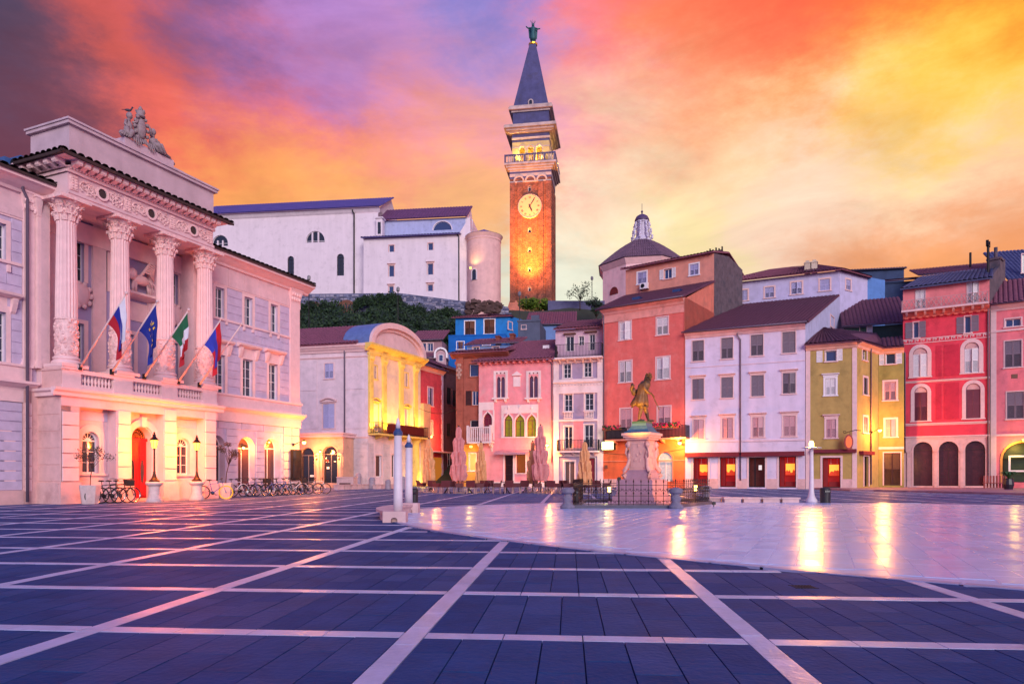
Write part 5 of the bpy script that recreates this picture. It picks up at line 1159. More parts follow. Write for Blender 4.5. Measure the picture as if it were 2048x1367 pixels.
# roof, side wall and set back storey
bk = V((sin(radians(35.7)), cos(radians(35.7)), 0)); RUN = 7.54; zU = CH + (950 - 562) / FP * 68.1
UP = Face(ch, P_cr + bk * RUN - f.t * 9.6, AN2); uu1 = 9.6
tiles((-.4, -.7, ze), (u1 + .15, -.7, ze), (u1 + .15, RUN, zU), (-1.4, RUN, zU), ch, f.rel, MAT['tile_dark'])
part(f, 'gutter', MAT['pipe'], lambda b: b.tube([(-.4, -.76, ze), (u1 + .15, -.76, ze)], .07, 8), True)
part(f, 'cornice', pl('coral_corn', (240, 170, 160)), lambda b: b.extr([(0, ze - .55), (-.12, ze - .5), (-.2, ze - .3), (-.6, ze - .1), (0, ze)], 0, u1))
SAL = pl('salmon', (226, 130, 110), dirt=(150, 120, 110), dirt_amt=.4)
b = MB(); b.poly([(u1, 0, 0), (u1, RUN, 0), (u1, RUN, zU - .1), (u1, -.1, ze - .1)]); b.build('side_wall', SAL, ch, f.rel)
part(f, 'skylight', MAT['glass_blue'], lambda b: [b.box(f.u(x), f.u(x) + .8, y, y + 1.0, ze + (zU - ze) * (y + .7) / (RUN + .7) + .1, ze + (zU - ze) * (y + 1.2) / (RUN + .7) + .16) for x, y in ((1249, 1.6), (1322, 2.6))])
zu2 = CH + (950 - 506) / FP * 68.1
WU = pl('upper_peach', (224, 150, 132), dirt=(170, 120, 116), dirt_amt=.4)
for r in ((1275.5, 544, 1293, 567), (1380, 528, 1397, 550)): window(UP, *r, style='closed', shut=SLI, trim=.14, tm=MAT['white_paint'])
window(UP, 1328, 537.4, 1343.5, 557, grid=(2, 1), glass=MAT['glass_blue'], leaf=SW, trim=.08)
wall(UP, 0, uu1, zU - 1.5, zu2, WU, .2, body=8.6)
SD2 = Face(ch, P_cr + bk * RUN, 40.0); lenS = SD2.u(1485)
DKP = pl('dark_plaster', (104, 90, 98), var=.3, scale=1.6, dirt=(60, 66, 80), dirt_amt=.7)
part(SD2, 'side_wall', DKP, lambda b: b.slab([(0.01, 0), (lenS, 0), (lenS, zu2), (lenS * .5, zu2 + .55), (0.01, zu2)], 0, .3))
tiles((-.4, -.5, zu2 + .05), (uu1 + .1, -.5, zu2 + .05), (uu1 + .1, 4.4, zu2 + 1.2), (2.5, 4.4, zu2 + 1.2), ch, UP.rel, MAT['tile'])
tiles((uu1 + .1, 9.2, zu2 + .05), (-.4, 9.2, zu2 + .05), (2.5, 4.4, zu2 + 1.2), (uu1 + .1, 4.4, zu2 + 1.2), ch, UP.rel, MAT['tile'])
part(UP, 'chimney', MAT['shutter_dark'], lambda b: [b.box(uu1 - 2.2 + .32 * k, uu1 - 2.1 + .32 * k, 3.9, 4.1, zu2 + 1, zu2 + 1.7 + .14 * (k % 2)) for k in range(6)] + [b.box(uu1 - 2.2, uu1 - .5, 3.85, 4.15, zu2 + 1.3, zu2 + 1.5)])
p_ = UP.at(UP.u(1291), -.35, UP.z(1291, 579)); ac = thing('air_conditioner', 'white air conditioning unit under the left attic window of the coral house', 'air conditioner', p_, radians(90 - AN2))
MB().box(-.42, .42, -.16, .2, 0, .6).build('case', MAT['white_paint'], ac); o = MB().lathe([(.22, 0), (.22, .02)], seg=14).build('fan', MAT['iron'], ac); o.location = (-.1, -.17, .3); o.rotation_euler = (pi / 2, 0, 0)
MB().box(-.4, -.36, -.1, .35, -.08, 0).box(.36, .4, -.1, .35, -.08, 0).build('bracket', MAT['iron'], ac)
pipe(f, 1208, 625, 898, .07)
_, (ra, rb, rc, rd) = rail(f, 1211, 1371, 853, 876, MAT['iron'], out=.9, step=.13, slabm=pl('slab_pk', (220, 140, 120)), brackets=5)
part(f, 'balcony_screen', mat('dark_screen', (90, 78, 84), .7, .2, 6), lambda b: b.box(ra + .1, ra + 2.2, -.86, -.84, rc + .05, rd - .05))
def flowers(b, u, y, z, n, s):
    for k in range(n): b.mi = random.randint(0, 1); b.blob((u + random.uniform(-s, s), y + random.uniform(-.1, .1), z + random.uniform(-.12, .22)), random.uniform(.05, .12), 5, 3, (1, 1, 1), .3)
fm = [mat('petal', (196, 30, 84), .6, .2), mat('leaf_dark', (38, 66, 34), .7, .3)]
for i, (x, n) in enumerate(((1222, 40), (1243, 30), (1322, 70), (1340, 60), (1357, 50))):
    b = MB(); u = f.u(x); b.box(u - .45, u + .45, -.98, -.80, rd - .2, rd - .02); bx = b.build('planter', SBR); bx.matrix_world = f.W
    bx['category'] = 'flower box'; bx.name = 'flower_box'; bx['label'] = ['flower box with sparse pink blooms at the left end of the coral balcony', 'flower box second from the left on the coral balcony rail', 'full flower box right of the statue on the coral balcony', 'flower box second from the right on the coral balcony rail', 'flower box at the right end of the coral balcony rail'][i]; bx['group'] = 'flower boxes on the coral balcony'
    b = MB(); flowers(b, u, -.9, rd + .04, n, .45); b.build('flowers', fm, bx)
# light box sign
p_ = f.at(f.u(1221), -.5, f.z(1221, 891)); sg = thing('light_box', 'glowing pale green light box sign on the left edge of the coral house', 'sign', p_, radians(90 - AN2))
MB().box(-.62, .62, -.10, .1, -.38, .38).build('face_panel', mat('lightbox', (220, 230, 180), .4, 0, emit=(236, 250, 180), estr=2.2), sg)
MB().box(-.66, .66, -.08, .3, -.42, -.38).box(-.66, .66, -.08, .3, .38, .42).box(-.66, -.62, -.08, .3, -.38, .38).box(.62, .66, -.08, .3, -.38, .38).build('case', MAT['iron'], sg)
lamp('sign_light', p_ - f.inn * .5, 70, (.9, 1, .45), .3)
wall_lamp('glaring yellow wall lamp on the corner of the coral and the white house', f.at(f.u(1367), -.9, f.z(1367, 886)), -f.inn, 480, (1, .60, .12), .17, arm=.7)
# --- white house
P_wr_ang = 115.0; tw_ = V((sin(radians(115)), cos(radians(115)), 0)); P_wr = P_cr + tw_ * 9.93
wh = thing('white_house', 'white four storey house with grey shutters and red gallery windows on the ground floor', 'house', (P_cr.x, P_cr.y, 0))
f = Face(wh, P_cr + V((.02, 0, 0)), 115.0); WHM = pl('white_wall', (224, 208, 232), var=.06); u1 = 9.93
for r in ((1384.7, 680.7, 1407.6, 721.8), (1442.6, 675, 1465.8, 717), (1501.6, 669, 1526.3, 711), (1564.7, 663, 1591, 705.5)): window(f, *r, style='closed', shut=SG, trim=.07)
for r in ((1384.7, 757, 1407.6, 798), (1442.6, 754, 1465.8, 795), (1502.7, 750, 1527.4, 792), (1565.5, 745.4, 1591, 786.5)): window(f, *r, style='closed', shut=SG, trim=.08, hood='flat')
for r in ((1387, 838.7, 1407.6, 876.7), (1444.5, 835.6, 1465.8, 875.6), (1505, 833.7, 1527, 873.7), (1567, 831, 1591, 872)): window(f, *r, style='closed', shut=SPK, trim=.14, hood='flat')
mat('gallery_red', (150, 12, 20), .4, .15, 2, emit=(200, 20, 16), estr=.35)
PIC = [mat('picture_sky', (200, 130, 40), .5, .4, 5, emit=(255, 170, 60), estr=1.4), mat('picture_land', (170, 50, 24), .5, .5, 7, emit=(230, 60, 20), estr=.7)]
def gallery(f, x0, y0, x1, y1, door=False, depth=.9):  # walls, curtain and pictures glow themselves in place of lamps
    u0, u1, z0, z1 = f.rect(x0, y0, x1, y1); z0 = max(z0, .12); f.holes.append((u0, u1, z0, z1, None))
    w_, h_ = u1 - u0, z1 - z0; rel = f.rel @ M.Translation((u0, 0, z0))
    b = MB(); o_ = outline(0, w_, 0, h_); b.ring(o_, grow(o_, .16), -.05, .02); wn = b.build('door' if door else 'shop_window', TR, f.root, rel)
    fm_ = MAT['dark_wood']
    b = MB(); b.ring([(.07, .07), (.07, h_ - .07), (w_ - .07, h_ - .07), (w_ - .07, .07)], o_, .1, .2); b.box(.07, w_ - .07, .1, .2, 0, .10)
    if door: b.box(w_ * .34, w_ * .34 + .09, .1, .2, .1, h_ - .07)
    b.build('frame', fm_ if not door else MAT['iron'], wn)
    b = MB(); b.quad((0, .2, 0), (0, depth, 0), (0, depth, h_), (0, .2, h_)); b.quad((w_, .2, 0), (w_, depth, 0), (w_, depth, h_), (w_, .2, h_)); b.quad((0, depth, 0), (w_, depth, 0), (w_, depth, h_), (0, depth, h_))
    b.quad((0, .2, 0), (w_, .2, 0), (w_, depth, 0), (0, depth, 0)); b.quad((0, .2, h_), (w_, .2, h_), (w_, depth, h_), (0, depth, h_)); b.build('interior', MAT['gallery_red'] if not door else mat('door_int', (80, 30, 28), .5, .5, 4, emit=(120, 40, 26), estr=.15), wn)
    if not door:
        a, c = w_ * .36, w_ * .93; e, g = h_ * .40, h_ * .78; m_ = (e + g) / 2
        pc = MB(); pc.box(a, c, .5, .54, e, g); pic = pc.build('picture', PIC[1], wn)
        k = 7; b = MB(); b.slab([(a + .03, g - .03)] + [(a + .03 + (c - a - .06) * i / k, m_ - .15 + random.uniform(-.16, .2)) for i in range(k + 1)] + [(c - .03, g - .03)], .49, .499); b.build('painted_sky', PIC[0], pic)
        b = MB(); [b.tube([(x, .5, g), (x, .5, h_)], .01, 4) for x in (a + .15, c - .15)]; b.build('wire', MAT['white_paint'], pic)
        MB().box(.1, w_ * .3, .4, .8, .1, h_ - .1).box(a, c, .4, .8, .1, .5).build('curtain', mat('deep_red', (120, 8, 16), .6, .2, emit=(150, 8, 10), estr=.2), wn)
    else:
        MB().box(w_ * .6, w_ * .8, .095, .1, h_ * .58, h_ * .74).build('notice', MAT['paper'], wn)
    return wn
for r in ((1386.6, 914.8, 1416, 975.6), (1440, 914, 1471.5, 975.6), (1557.9, 912, 1592, 975.6)): gallery(f, *r)
gallery(f, 1497.7, 914, 1530, 975.8, True)
zs_, zt_ = f.z(1490, 881), f.z(1370, 672)
wall(f, 0, u1, 0, zt_, WHM, .25, body=12)
part(f, 'string_course', pl('white_pinkish', (230, 200, 212)), lambda b: (b.box(0, u1, -.07, 0, zs_ - .08, zs_ + .06), b.box(0, u1, -.04, 0, f.z(1490, 729), f.z(1490, 727))))
part(f, 'plinth', MAT['stone_pink'], lambda b: [b.box(a, c, -.06, 0, 0, .85) for a, c in ((0, f.u(1383)), (f.u(1419), f.u(1437)), (f.u(1475), f.u(1494)), (f.u(1533.5), f.u(1554.5)), (f.u(1595.5), u1))])
AW = mat('awning_red', (112, 20, 40), .7, .1)
part(f, 'awning_case', AW, lambda b: [(b.box(f.u(a), f.u(c), -.35, 0, f.z(1490, 911), f.z(1490, 903.5)), b.box(f.u(a) - .03, f.u(c) + .03, -.42, -.3, f.z(1490, 911) - .06, f.z(1490, 909))) for a, c in ((1372, 1479), (1483, 1609))])
ze = f.z(1366, 667.4); bkw = V((sin(radians(35)), cos(radians(35)), 0)); RW = 15.7; zUw = 19.6
Pu = P_wr + bkw * RW
def wpt(p, z): q = f.W.inverted() @ V((p.x, p.y, z)); return tuple(q)
PuL = Pu - tw_ * 11.5
tiles(wpt(P_cr - tw_ * .15 - V((.2, .65, 0)), ze), wpt(P_wr + tw_ * .2 - V((.2, .65, 0)), ze), wpt(Pu, zUw), wpt(PuL, zUw), wh, f.rel, MAT['tile_dark'], pitch=.36)
part(f, 'gutter', MAT['pipe'], lambda b: b.tube([(-.2, -.74, ze), (u1 + .15, -.74, ze)], .07, 8), True)
part(f, 'cornice', pl('w_corn', (240, 196, 196)), lambda b: b.extr([(0, ze - .5), (-.1, ze - .45), (-.2, ze - .28), (-.6, ze - .1), (0, ze)], 0, u1))
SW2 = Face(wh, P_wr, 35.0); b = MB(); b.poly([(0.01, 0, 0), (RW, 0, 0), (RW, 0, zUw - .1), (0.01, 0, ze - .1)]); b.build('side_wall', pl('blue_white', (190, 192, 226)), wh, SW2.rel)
window(SW2.shift(.02), 1661, 633, 1668, 655, grid=(1, 1), trim=.12, glass=MAT['glass_dark'])
UW = Face(wh, PuL, 115.0); uu = 11.5; zW = UW.z(1678, 541)
UWM = pl('upper_white', (196, 190, 226))
for r in ((1478, 580, 1495, 601), (1530, 574, 1548, 595), (1582.6, 564, 1603.5, 588), (1640, 558, 1659.5, 581)): window(UW, *r, style='closed', shut=SLI, trim=.16, tm=TR)
wall(UW, -.8, uu, zUw - 2, zW, UWM, .2, body=6)
part(UW, 'sill_course', TR, lambda b: b.box(-.8, uu, -.25, 0, UW.z(1560, 605), UW.z(1560, 603)))
US = Face(wh, Pu, 58.0); ul = US.u(1768)
window(US, 1692, 559, 1701, 580, style='closed', shut=SLI, trim=.16)
b = MB(); zsd = US.z(1730, 560)
wall(US, .01, US.u(1735), zUw - 12, zW, UWM, .2)
US2 = Face(wh, US.at(US.u(1735), 0, 0), 70.0); part(US2, 'side_wall', pl('blue_side', (96, 140, 206)), lambda b: b.slab([(0, 0), (US2.u(1770), 0), (US2.u(1770), US2.z(1770, 560)), (0, zW + .1)], 0, .3))  # blue light on this side wall is put into its colour
tiles((-1.2, -.6, zW), (uu + .3, -.6, zW), (uu - 2.5, 5, zW + 2.3), (4.4, 5, zW + 2.3), wh, UW.rel, MAT['tile'])
q0 = UW.rel.inverted() @ (US.rel @ V((US.u(1735), -.5, zW)))
tiles((uu + .3, -.6, zW), (q0.x, q0.y, zW), (uu + 3, 9, zW + 1.2), (uu - 2.5, 5, zW + 2.3), wh, UW.rel, MAT['tile'])
cA, cB = UW.u(1608), UW.u(1634)
part(UW, 'chimney', pl('chim', (206, 190, 170)), lambda b: [(b.box(a, c, 1.2, 2.2, zW, UW.z(1620, 519)), b.box(a - .06, c + .06, 1.14, 2.26, UW.z(1620, 519), UW.z(1620, 517)), b.box(a + .1, c - .1, 1.3, 2.1, UW.z(1620, 517), UW.z(1620, 513))) for a, c in ((cA, (cA + cB) / 2 - .05), ((cA + cB) / 2 + .05, cB))])
pipe(f, 1481, 672, 960, .06)
# --- green corner house
gn = thing('green_house', 'olive green corner house with hipped roof and white shutters right of the white house', 'house', (P_wr.x, P_wr.y, 0))
f = Face(gn, P_wr + tw_ * .05, 115.0); GN_LIT = pl('olive', (186, 156, 94), var=.12); u1 = f.u(1714)  # ochre lamp glow on these fronts is put into the wall colour
window(f, 1651, 701, 1673, 722, grid=(1, 1), glass=MAT['glass_blue'], trim=.07, leaf=None)
part(f, 'shutter', SW, lambda b: louvres(b, f.u(1633), f.u(1645), f.z(1660, 723), f.z(1660, 700), -.05)); part(f, 'shutter', SW, lambda b: louvres(b, f.u(1673.5), f.u(1685), f.z(1660, 722), f.z(1660, 699), -.05))
window(f, 1651, 756, 1671, 790, style='closed', shut=SW, trim=.16, tm=MAT['white_paint'], hood='flat'); window(f, 1653, 838, 1672, 875, style='closed', shut=SPK, trim=.16, tm=TR, hood='flat')
gallery(f, 1645, 914.5, 1681, 975)
ze = f.z(1660, 687); wall(f, 0, u1, 0, ze - .1, GN_LIT, .25)
part(f, 'corner_trim', TR, lambda b: (b.box(u1 - .35, u1, -.05, 0, 0, ze - .1), b.box(0, .35, -.05, 0, 0, ze - .1)))
part(f, 'plinth', MAT['stone_pink'], lambda b: (b.box(.35, f.u(1642), -.06, 0, 0, .85), b.box(f.u(1684), u1 - .35, -.06, 0, 0, .85)))
part(f, 'awning_case', AW, lambda b: (b.box(f.u(1622), f.u(1713), -.35, 0, f.z(1668, 905), f.z(1668, 898)),))
part(f, 'cornice', pl('g_corn', (240, 180, 160)), lambda b: b.extr([(0, ze - .5), (-.1, ze - .45), (-.18, ze - .28), (-.5, ze - .1), (0, ze)], 0, u1))
f2 = Face(gn, f.at(u1, 0, 0), 47.0); u2 = f2.u(1757)
for r, st in (((1725, 699, 1733, 720), 'sash'), ((1727, 755, 1735, 789), 'closed'), ((1727, 833, 1735, 865), 'closed')): window(f2, *r, style=st, shut=SG, trim=.16, grid=(1, 2))
window(f2, 1728, 912.5, 1737, 972, grid=(1, 2), trim=.16, sill=False, frame=MAT['dark_wood'])
wall(f2, .01, u2, 0, ze - .1, GN_LIT, .25)
part(f2, 'awning_case', AW, lambda b: b.box(f2.u(1718), f2.u(1741), -.35, 0, f2.z(1730, 909), f2.z(1730, 902)))
part(f2, 'cornice', MAT['g_corn'], lambda b: b.extr([(0, ze - .5), (-.1, ze - .45), (-.18, ze - .28), (-.5, ze - .1), (0, ze)], -.1, u2))
f3 = Face(gn, f2.at(u2, 0, 0), 118.0); u3 = f3.u(1808)
GN2 = pl('olive_dark', (156, 146, 84), var=.14)
window(f3, 1772, 706, 1791, 727.5, grid=(1, 1), trim=.08)
part(f3, 'shutter', SW, lambda b: louvres(b, f3.u(1758.5), f3.u(1768.5), f3.z(1782, 729), f3.z(1782, 706), -.05)); part(f3, 'shutter', SW, lambda b: louvres(b, f3.u(1792.5), f3.u(1804), f3.z(1782, 728), f3.z(1782, 704), -.05))
window(f3, 1769, 763, 1792, 800, style='closed', shut=SPK, trim=.16, tm=TR); window(f3, 1771, 838, 1792, 873, style='closed', shut=SPK, trim=.16, tm=TR)
window(f3, 1768, 905, 1801, 970, style='closed', shut=MAT['dark_wood'], trim=.1, sill=False)
wall(f3, .01, u3, 0, ze - .1, GN2, .25)
part(f3, 'string_course', TR, lambda b: b.box(0, u3, -.06, 0, f3.z(1780, 898), f3.z(1780, 893)))
part(f3, 'cornice', MAT['g_corn'], lambda b: b.extr([(0, ze - .5), (-.1, ze - .45), (-.18, ze - .28), (-.5, ze - .1), (0, ze)], 0, u3))
def T(face, u, y, z): return tuple(f.rel.inverted() @ (face.rel @ V((u, y, z))))
pk = f.W.inverted() @ P(1647, 656, 64)
tiles((-.1, -.6, ze), (u1 + .25, -.6, ze), tuple(pk + V((.15, 0, 0))), tuple(pk - V((.15, 0, 0))), gn, f.rel, MAT['tile_dark'])
tiles((u1 + .25, -.6, ze), T(f2, u2 + .1, -.6, ze), tuple(pk + V((4.5, 2.2, -.5))), tuple(pk), gn, f.rel, MAT['tile_dark'])
tiles(T(f3, -.3, -.6, ze), T(f3, u3, -.6, ze), T(f3, u3, 3, ze + 1.4), T(f3, -.5, 3, ze + 1.4), gn, f.rel, MAT['tile_dark'])
pipe(f2, 1740, 700, 968, .06)
wall_lamp('glaring yellow lamp on the angled side of the green corner house', f2.at(f2.u(1739), -.8, f2.z(1739, 861)), -f2.inn, 330, (1, .62, .12), .14, arm=.6)
# oval shop sign
p_ = f.at(f.u(1697), -.7, f.z(1697, 884)); sg = thing('oval_sign', 'red and orange oval sign in an iron scroll hanging from the green corner house', 'sign', p_, radians(-14))
MB().slab([(.34 * cos(t * pi / 12), .62 * sin(t * pi / 12)) for t in range(24)], -.04, .04).build('board', mat('sign_red', (150, 20, 26), .4), sg)
MB().slab([(.24 * cos(t * pi / 12), .48 * sin(t * pi / 12)) for t in range(24)], -.06, .06).build('inner_oval', mat('sign_orange', (236, 110, 40), .4, 0, emit=(240, 90, 30), estr=.3), sg)
MB().tube([(.1, 0, .6), (.1, 0, .85), (.5, 0, .95), (.9, 0, .9)], .03, 5).tube([(-.3 + .1 * cos(t), 0, .8 + .1 * sin(t)) for t in [k * .6 for k in range(11)]], .02, 4).tube([(.1, 0, .85), (-.2, 0, .75)], .02, 4).build('scroll_bracket', MAT['iron'], sg)
# upper green house behind
ug, a_, c_, z_ = backhouse('upper_green_house', 'dark green upper house with blue shutters behind the corner house roof', pt_at(1690, 68), 112, 1688, 1812, 652, 0, pl('dark_green', (66, 92, 84)), [], run=6, rise=3.6, rm=MAT['tile_dark'])
window(ug.shift(.02), 1720, 652, 1733, 674, style='closed', shut=mat('shutter_blue', (86, 112, 196), .5, .1), trim=.05); part(ug, 'shutter', SW, lambda b: louvres(b, ug.u(1734), ug.u(1745), ug.z(1740, 673), ug.z(1740, 650), -.06))
f, a_, c_, z_ = backhouse('ridge_house', 'dark house with long low tiled roof between the blue side wall and the red house', pt_at(1760, 82), 110, 1755, 1850, 563, 0, pl('slate_blue_wall', (60, 76, 112)), [], run=6, rise=1.6)
f, a_, c_, z_ = backhouse('flat_roof_house', 'flat dark blue roof edge behind the white upper storey', pt_at(1690, 92), 100, 1692, 1808, 541, 0, MAT['slate_blue_wall'], [], run=3, rise=.3, rm=MAT['tile_slate'])
# --- red house with three arches
AN3 = 122.0; P_r0 = pt_at(1806, 60)
rh = thing('red_house', 'crimson four storey house with three ground floor arches and a lattice balcony', 'house', (P_r0.x, P_r0.y, 0))
f = Face(rh, P_r0, AN3); CRI = pl('crimson', (228, 70, 90), var=.12); PKR = pl('pink_top', (238, 136, 140)); u1 = f.u(1979)
DW = mat('shutter_maroon', (122, 60, 74), .5, .1)
for i, r in enumerate(((1827, 883, 1865, 971), (1877.6, 882, 1917, 971), (1930.5, 881, 1970.6, 971))):
    window(f, *r, kind='arch', style='fan' if i == 1 else 'sash', grid=(2, 4) if i == 1 else (1, 1), trim=.14, tm=MAT['stone_pink'], frame=MAT['dark_wood'], glass=mat('arch_dark', (70, 34, 40), .12, .3, 3), sill=False, dep=.3)
for r in ((1826, 695, 1854.7, 753), (1929, 684, 1958, 745)):
    window(f, *r, kind='arch', style='closed', shut=SW, trim=.3, tm=TR, sill=True)
for r in ((1829, 773, 1854.7, 841), (1932, 766, 1961, 836)): window(f, *r, kind='arch', style='closed', shut=DW, trim=.28, tm=TR, sill=True)
for r in ((1827, 644, 1837.5, 675), (1929.6, 632, 1942, 665)): window(f, *r, grid=(1, 1), glass=MAT['glass_blue'], trim=.07, leaf=None)
for x0, x1, y0, y1 in ((1811, 1824.5, 645, 677), (1838.5, 1851.5, 642, 674), (1913, 1927.6, 634, 667), (1943, 1957.5, 630, 662)): part(f, 'shutter', SG, lambda b: louvres(b, f.u(x0), f.u(x1), f.z((x0 + x1) / 2, y1), f.z((x0 + x1) / 2, y0), -.06))
for r in ((1831, 579, 1850.6, 618), (1934, 563, 1957, 607)): window(f, *r, style='closed', shut=SW, trim=.04, sill=False)
za_, zb2, ztop = f.z(1890, 873), f.z(1890, 615), f.z(1803, 580)
wall(f, 0, u1, 0, za_, MAT['stone_pink'], .3, body=9); wall(f, 0, u1, za_, zb2, CRI, .25, body=9); wall(f, 0, u1, zb2, ztop, PKR, .2, body=9)
for zz, h_, p_ in ((f.z(1811, 763), .16, .10), (f.z(1813, 847), .2, .12), (za_ + .1, .25, .14)): band(f, 0, 0, 0, h_, p_, TR, name='string_course', uz=(0, u1, zz))
zk = f.z(1890, 674)
def key(b):
    b.box(0, u1, -.05, 0, zk - .34, zk - .28); b.box(0, u1, -.05, 0, zk + .02, zk + .08)
    n = int(u1 / .42)
    for i in range(n): x = i * u1 / n; b.box(x, x + .05, -.05, 0, zk - .22, zk); b.box(x + .05, x + .28, -.05, 0, zk - .05, zk); b.box(x + .23, x + .28, -.05, 0, zk - .15, zk - .05); b.box(x + .13, x + .23, -.05, 0, zk - .15, zk - .10)
part(f, 'greek_key_band', TR, key)
part(f, 'wall_panel', pl('crimson_d', (206, 52, 76)), lambda b: [b.box(f.u(a), f.u(c), -.03, 0, f.z(1890, y1), f.z(1890, y0)) for a, c, y0, y1 in ((1872, 1883, 690, 752), (1888, 1918, 690, 752), (1872, 1883, 766, 838), (1888, 1918, 766, 838))])
part(f, 'pier', MAT['stone_pink'], lambda b: [(b.box(f.u(a), f.u(c), -.08, 0, 0, f.z(1890, 903)), b.box(f.u(a) - .05, f.u(c) + .05, -.12, 0, f.z(1890, 903), f.z(1890, 900))) for a, c in ((1814, 1822), (1868, 1874.5), (1920.5, 1927))])
rail(f, 1804, 1976, 592, 612, mat('pale_iron', (196, 150, 150), .5, .1), out=.8, step=.34, slabm=TR, brackets=9, style='lattice', name='balcony')
band(f, 0, 0, 0, .4, .4, pl('red_corn', (222, 110, 100)), uz=(0, u1, zb2 - .2), dentil=.5)
tiles((-.2, -.55, ztop), (u1 + .2, -.55, ztop), (u1 + .6, 5.5, ztop + 2.3), (1.2, 5.5, ztop + 2.3), rh, f.rel, MAT['tile_slate'])
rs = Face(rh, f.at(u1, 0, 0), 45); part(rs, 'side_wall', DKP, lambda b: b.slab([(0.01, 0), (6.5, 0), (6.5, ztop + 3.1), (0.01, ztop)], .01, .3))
part(rs, 'chimney', DKP, lambda b: (b.box(4.2, 5.2, .0, .9, ztop + .5, ztop + 2.6), b.box(4.1, 5.3, -.1, 1, ztop + 2.6, ztop + 2.8), b.lathe([(.14, ztop + 2.8), (.14, ztop + 3.8)], (4.7, .4, 0), 8)))
part(rs, 'flue', MAT['iron'], lambda b: (b.lathe([(.1, ztop + .5), (.1, ztop + 3.3)], (2.2, .5, 0), 8), b.box(1.85, 2.55, .4, .6, ztop + 3.3, ztop + 3.45), b.box(1.85, 1.98, .4, .6, ztop + 3.3, ztop + 3.8), b.box(2.42, 2.55, .4, .6, ztop + 3.3, ztop + 3.8)))
pipe(f, 1976, 600, 965, .06)
pipe(f, 1810, 700, 905, .06)
f, a_, c_, z_ = backhouse('top_house', 'dark roofed house with a flue behind the red house', pt_at(1842, 78), 110, 1840, 2010, 546, 0, MAT['slate_blue_wall'], [], run=5, rise=1.9)
part(f, 'flue', MAT['iron'], lambda b: b.lathe([(.12, z_), (.12, f.z(1951, 494))], (f.u(1951), 2, 0), 8))
f, a_, c_, z_ = backhouse('corner_roof_house', 'blue shaded house with slate roof at the upper right edge', pt_at(2030, 70), 105, 2018, 2130, 560, 0, pl('blue_gable', (56, 84, 134)), [(2044, 508, 2054, 545)], run=6, rise=4.4, rm=MAT['tile_slate'])
# --- far right pink house
P_p0 = pt_at(1981, 57.2)
fp = thing('far_pink_house', 'pale pink house with grey shutters and a wide arch at the right edge', 'house', (P_p0.x, P_p0.y, 0))
f = Face(fp, P_p0, 125.0); PK2 = pl('pink_right', (238, 128, 138)); u1 = f.u(2048) + 9
window(f, 2010.7, 637, 2042, 652.5, grid=(2, 1), glass=MAT['glass_blue'], trim=.1)
for r in ((2009.5, 681, 2043, 734), (2013.6, 783, 2048, 837)): window(f, *r, style='closed', shut=SG, trim=.08, tm=TR)
GRN = mat('arch_green', (40, 56, 40), .5, .3, 1.5, emit=(40, 60, 30), estr=.15)
window(f, 2005, 884, 2088, 964, kind='arch', grid=(1, 1), trim=.16, tm=pl('ochre_trim', (236, 160, 90)), frame=MAT['iron'], glass=GRN, sill=False, dep=.6)
ze = f.z(1982, 614); wall(f, 0, u1, 0, ze, PK2, .6, body=9)
part(f, 'string_course', TR, lambda b: [b.box(0, u1, -.1, 0, f.z(2015, y) - .1, f.z(2015, y) + .06) for y in (869, 660)])
part(f, 'corner_trim', TR, lambda b: b.box(0, .4, -.05, 0, 0, ze)); eave_roof(f, 0, u1, ze + .1, .6, 5, 2.7, MAT['tile'])
part(f, 'screen_frame', MAT['white_paint'], lambda b: (b.box(f.u(2017), f.u(2017) + 3, .1, .2, f.z(2035, 943), f.z(2035, 943) + .14), b.box(f.u(2017), f.u(2017) + 3, .1, .2, f.z(2035, 910) - .14, f.z(2035, 910)), b.box(f.u(2017), f.u(2017) + .14, .1, .2, f.z(2035, 943) + .14, f.z(2035, 910) - .14)))
p_ = f.at(f.u(2030), -.5, f.z(2030, 895)); lamp('arch_light', p_, 130, (1, .62, .1), .2); o = MB().lathe([(.1, -.1), (.14, .1)], seg=10).build('arch_lantern', MAT['bulb_soft']); o.location = f.at(f.u(2048), -.2, f.z(2048, 880)); tag(o, 'small lantern over the wide arch at the right edge', 'lamp')

# overhead cables and small fittings
def cable(label, a, b_, sag=.5):
    a, b_ = V(a), V(b_); t = tag(MB().tube([tuple(a.lerp(b_, k / 12) - V((0, 0, sag * sin(pi * k / 12))) - a) for k in range(13)], .022, 4).build('overhead_cable', MAT['iron']), label, 'cable'); t.location = a
cable('thin black cable sagging across the alley in front of the red house', P(838, 816, 73), P(915, 818, 70.5))
cable('thin dark cable along the coral house below its balcony', P(1205, 905, 66), P(1368, 897, 61.2), .35)
def fit(label, name, cat, x, y, d, w, h, m): p = P(x, y, d); t = tag(MB().box(-w, w, -.06, .1, -h, h).build(name, m), label, cat); t.location = p; t.rotation_euler = (0, 0, -.4)
fit('small dark meter box low on the coral house left of the monument', 'meter_box', 'box', 1212, 933, 66.2, .14, .16, MAT['shutter_brown'])
fit('small pale name plate on the right pillar of the grey house', 'name_plate', 'plate', 1200, 930, 66.9, .26, .22, MAT['stone_trim'])
fit('small dark round vent in the far pink house wall between two shutters', 'wall_vent', 'vent', 2029, 752, 54.2, .2, .16, MAT['shutter_brown'])
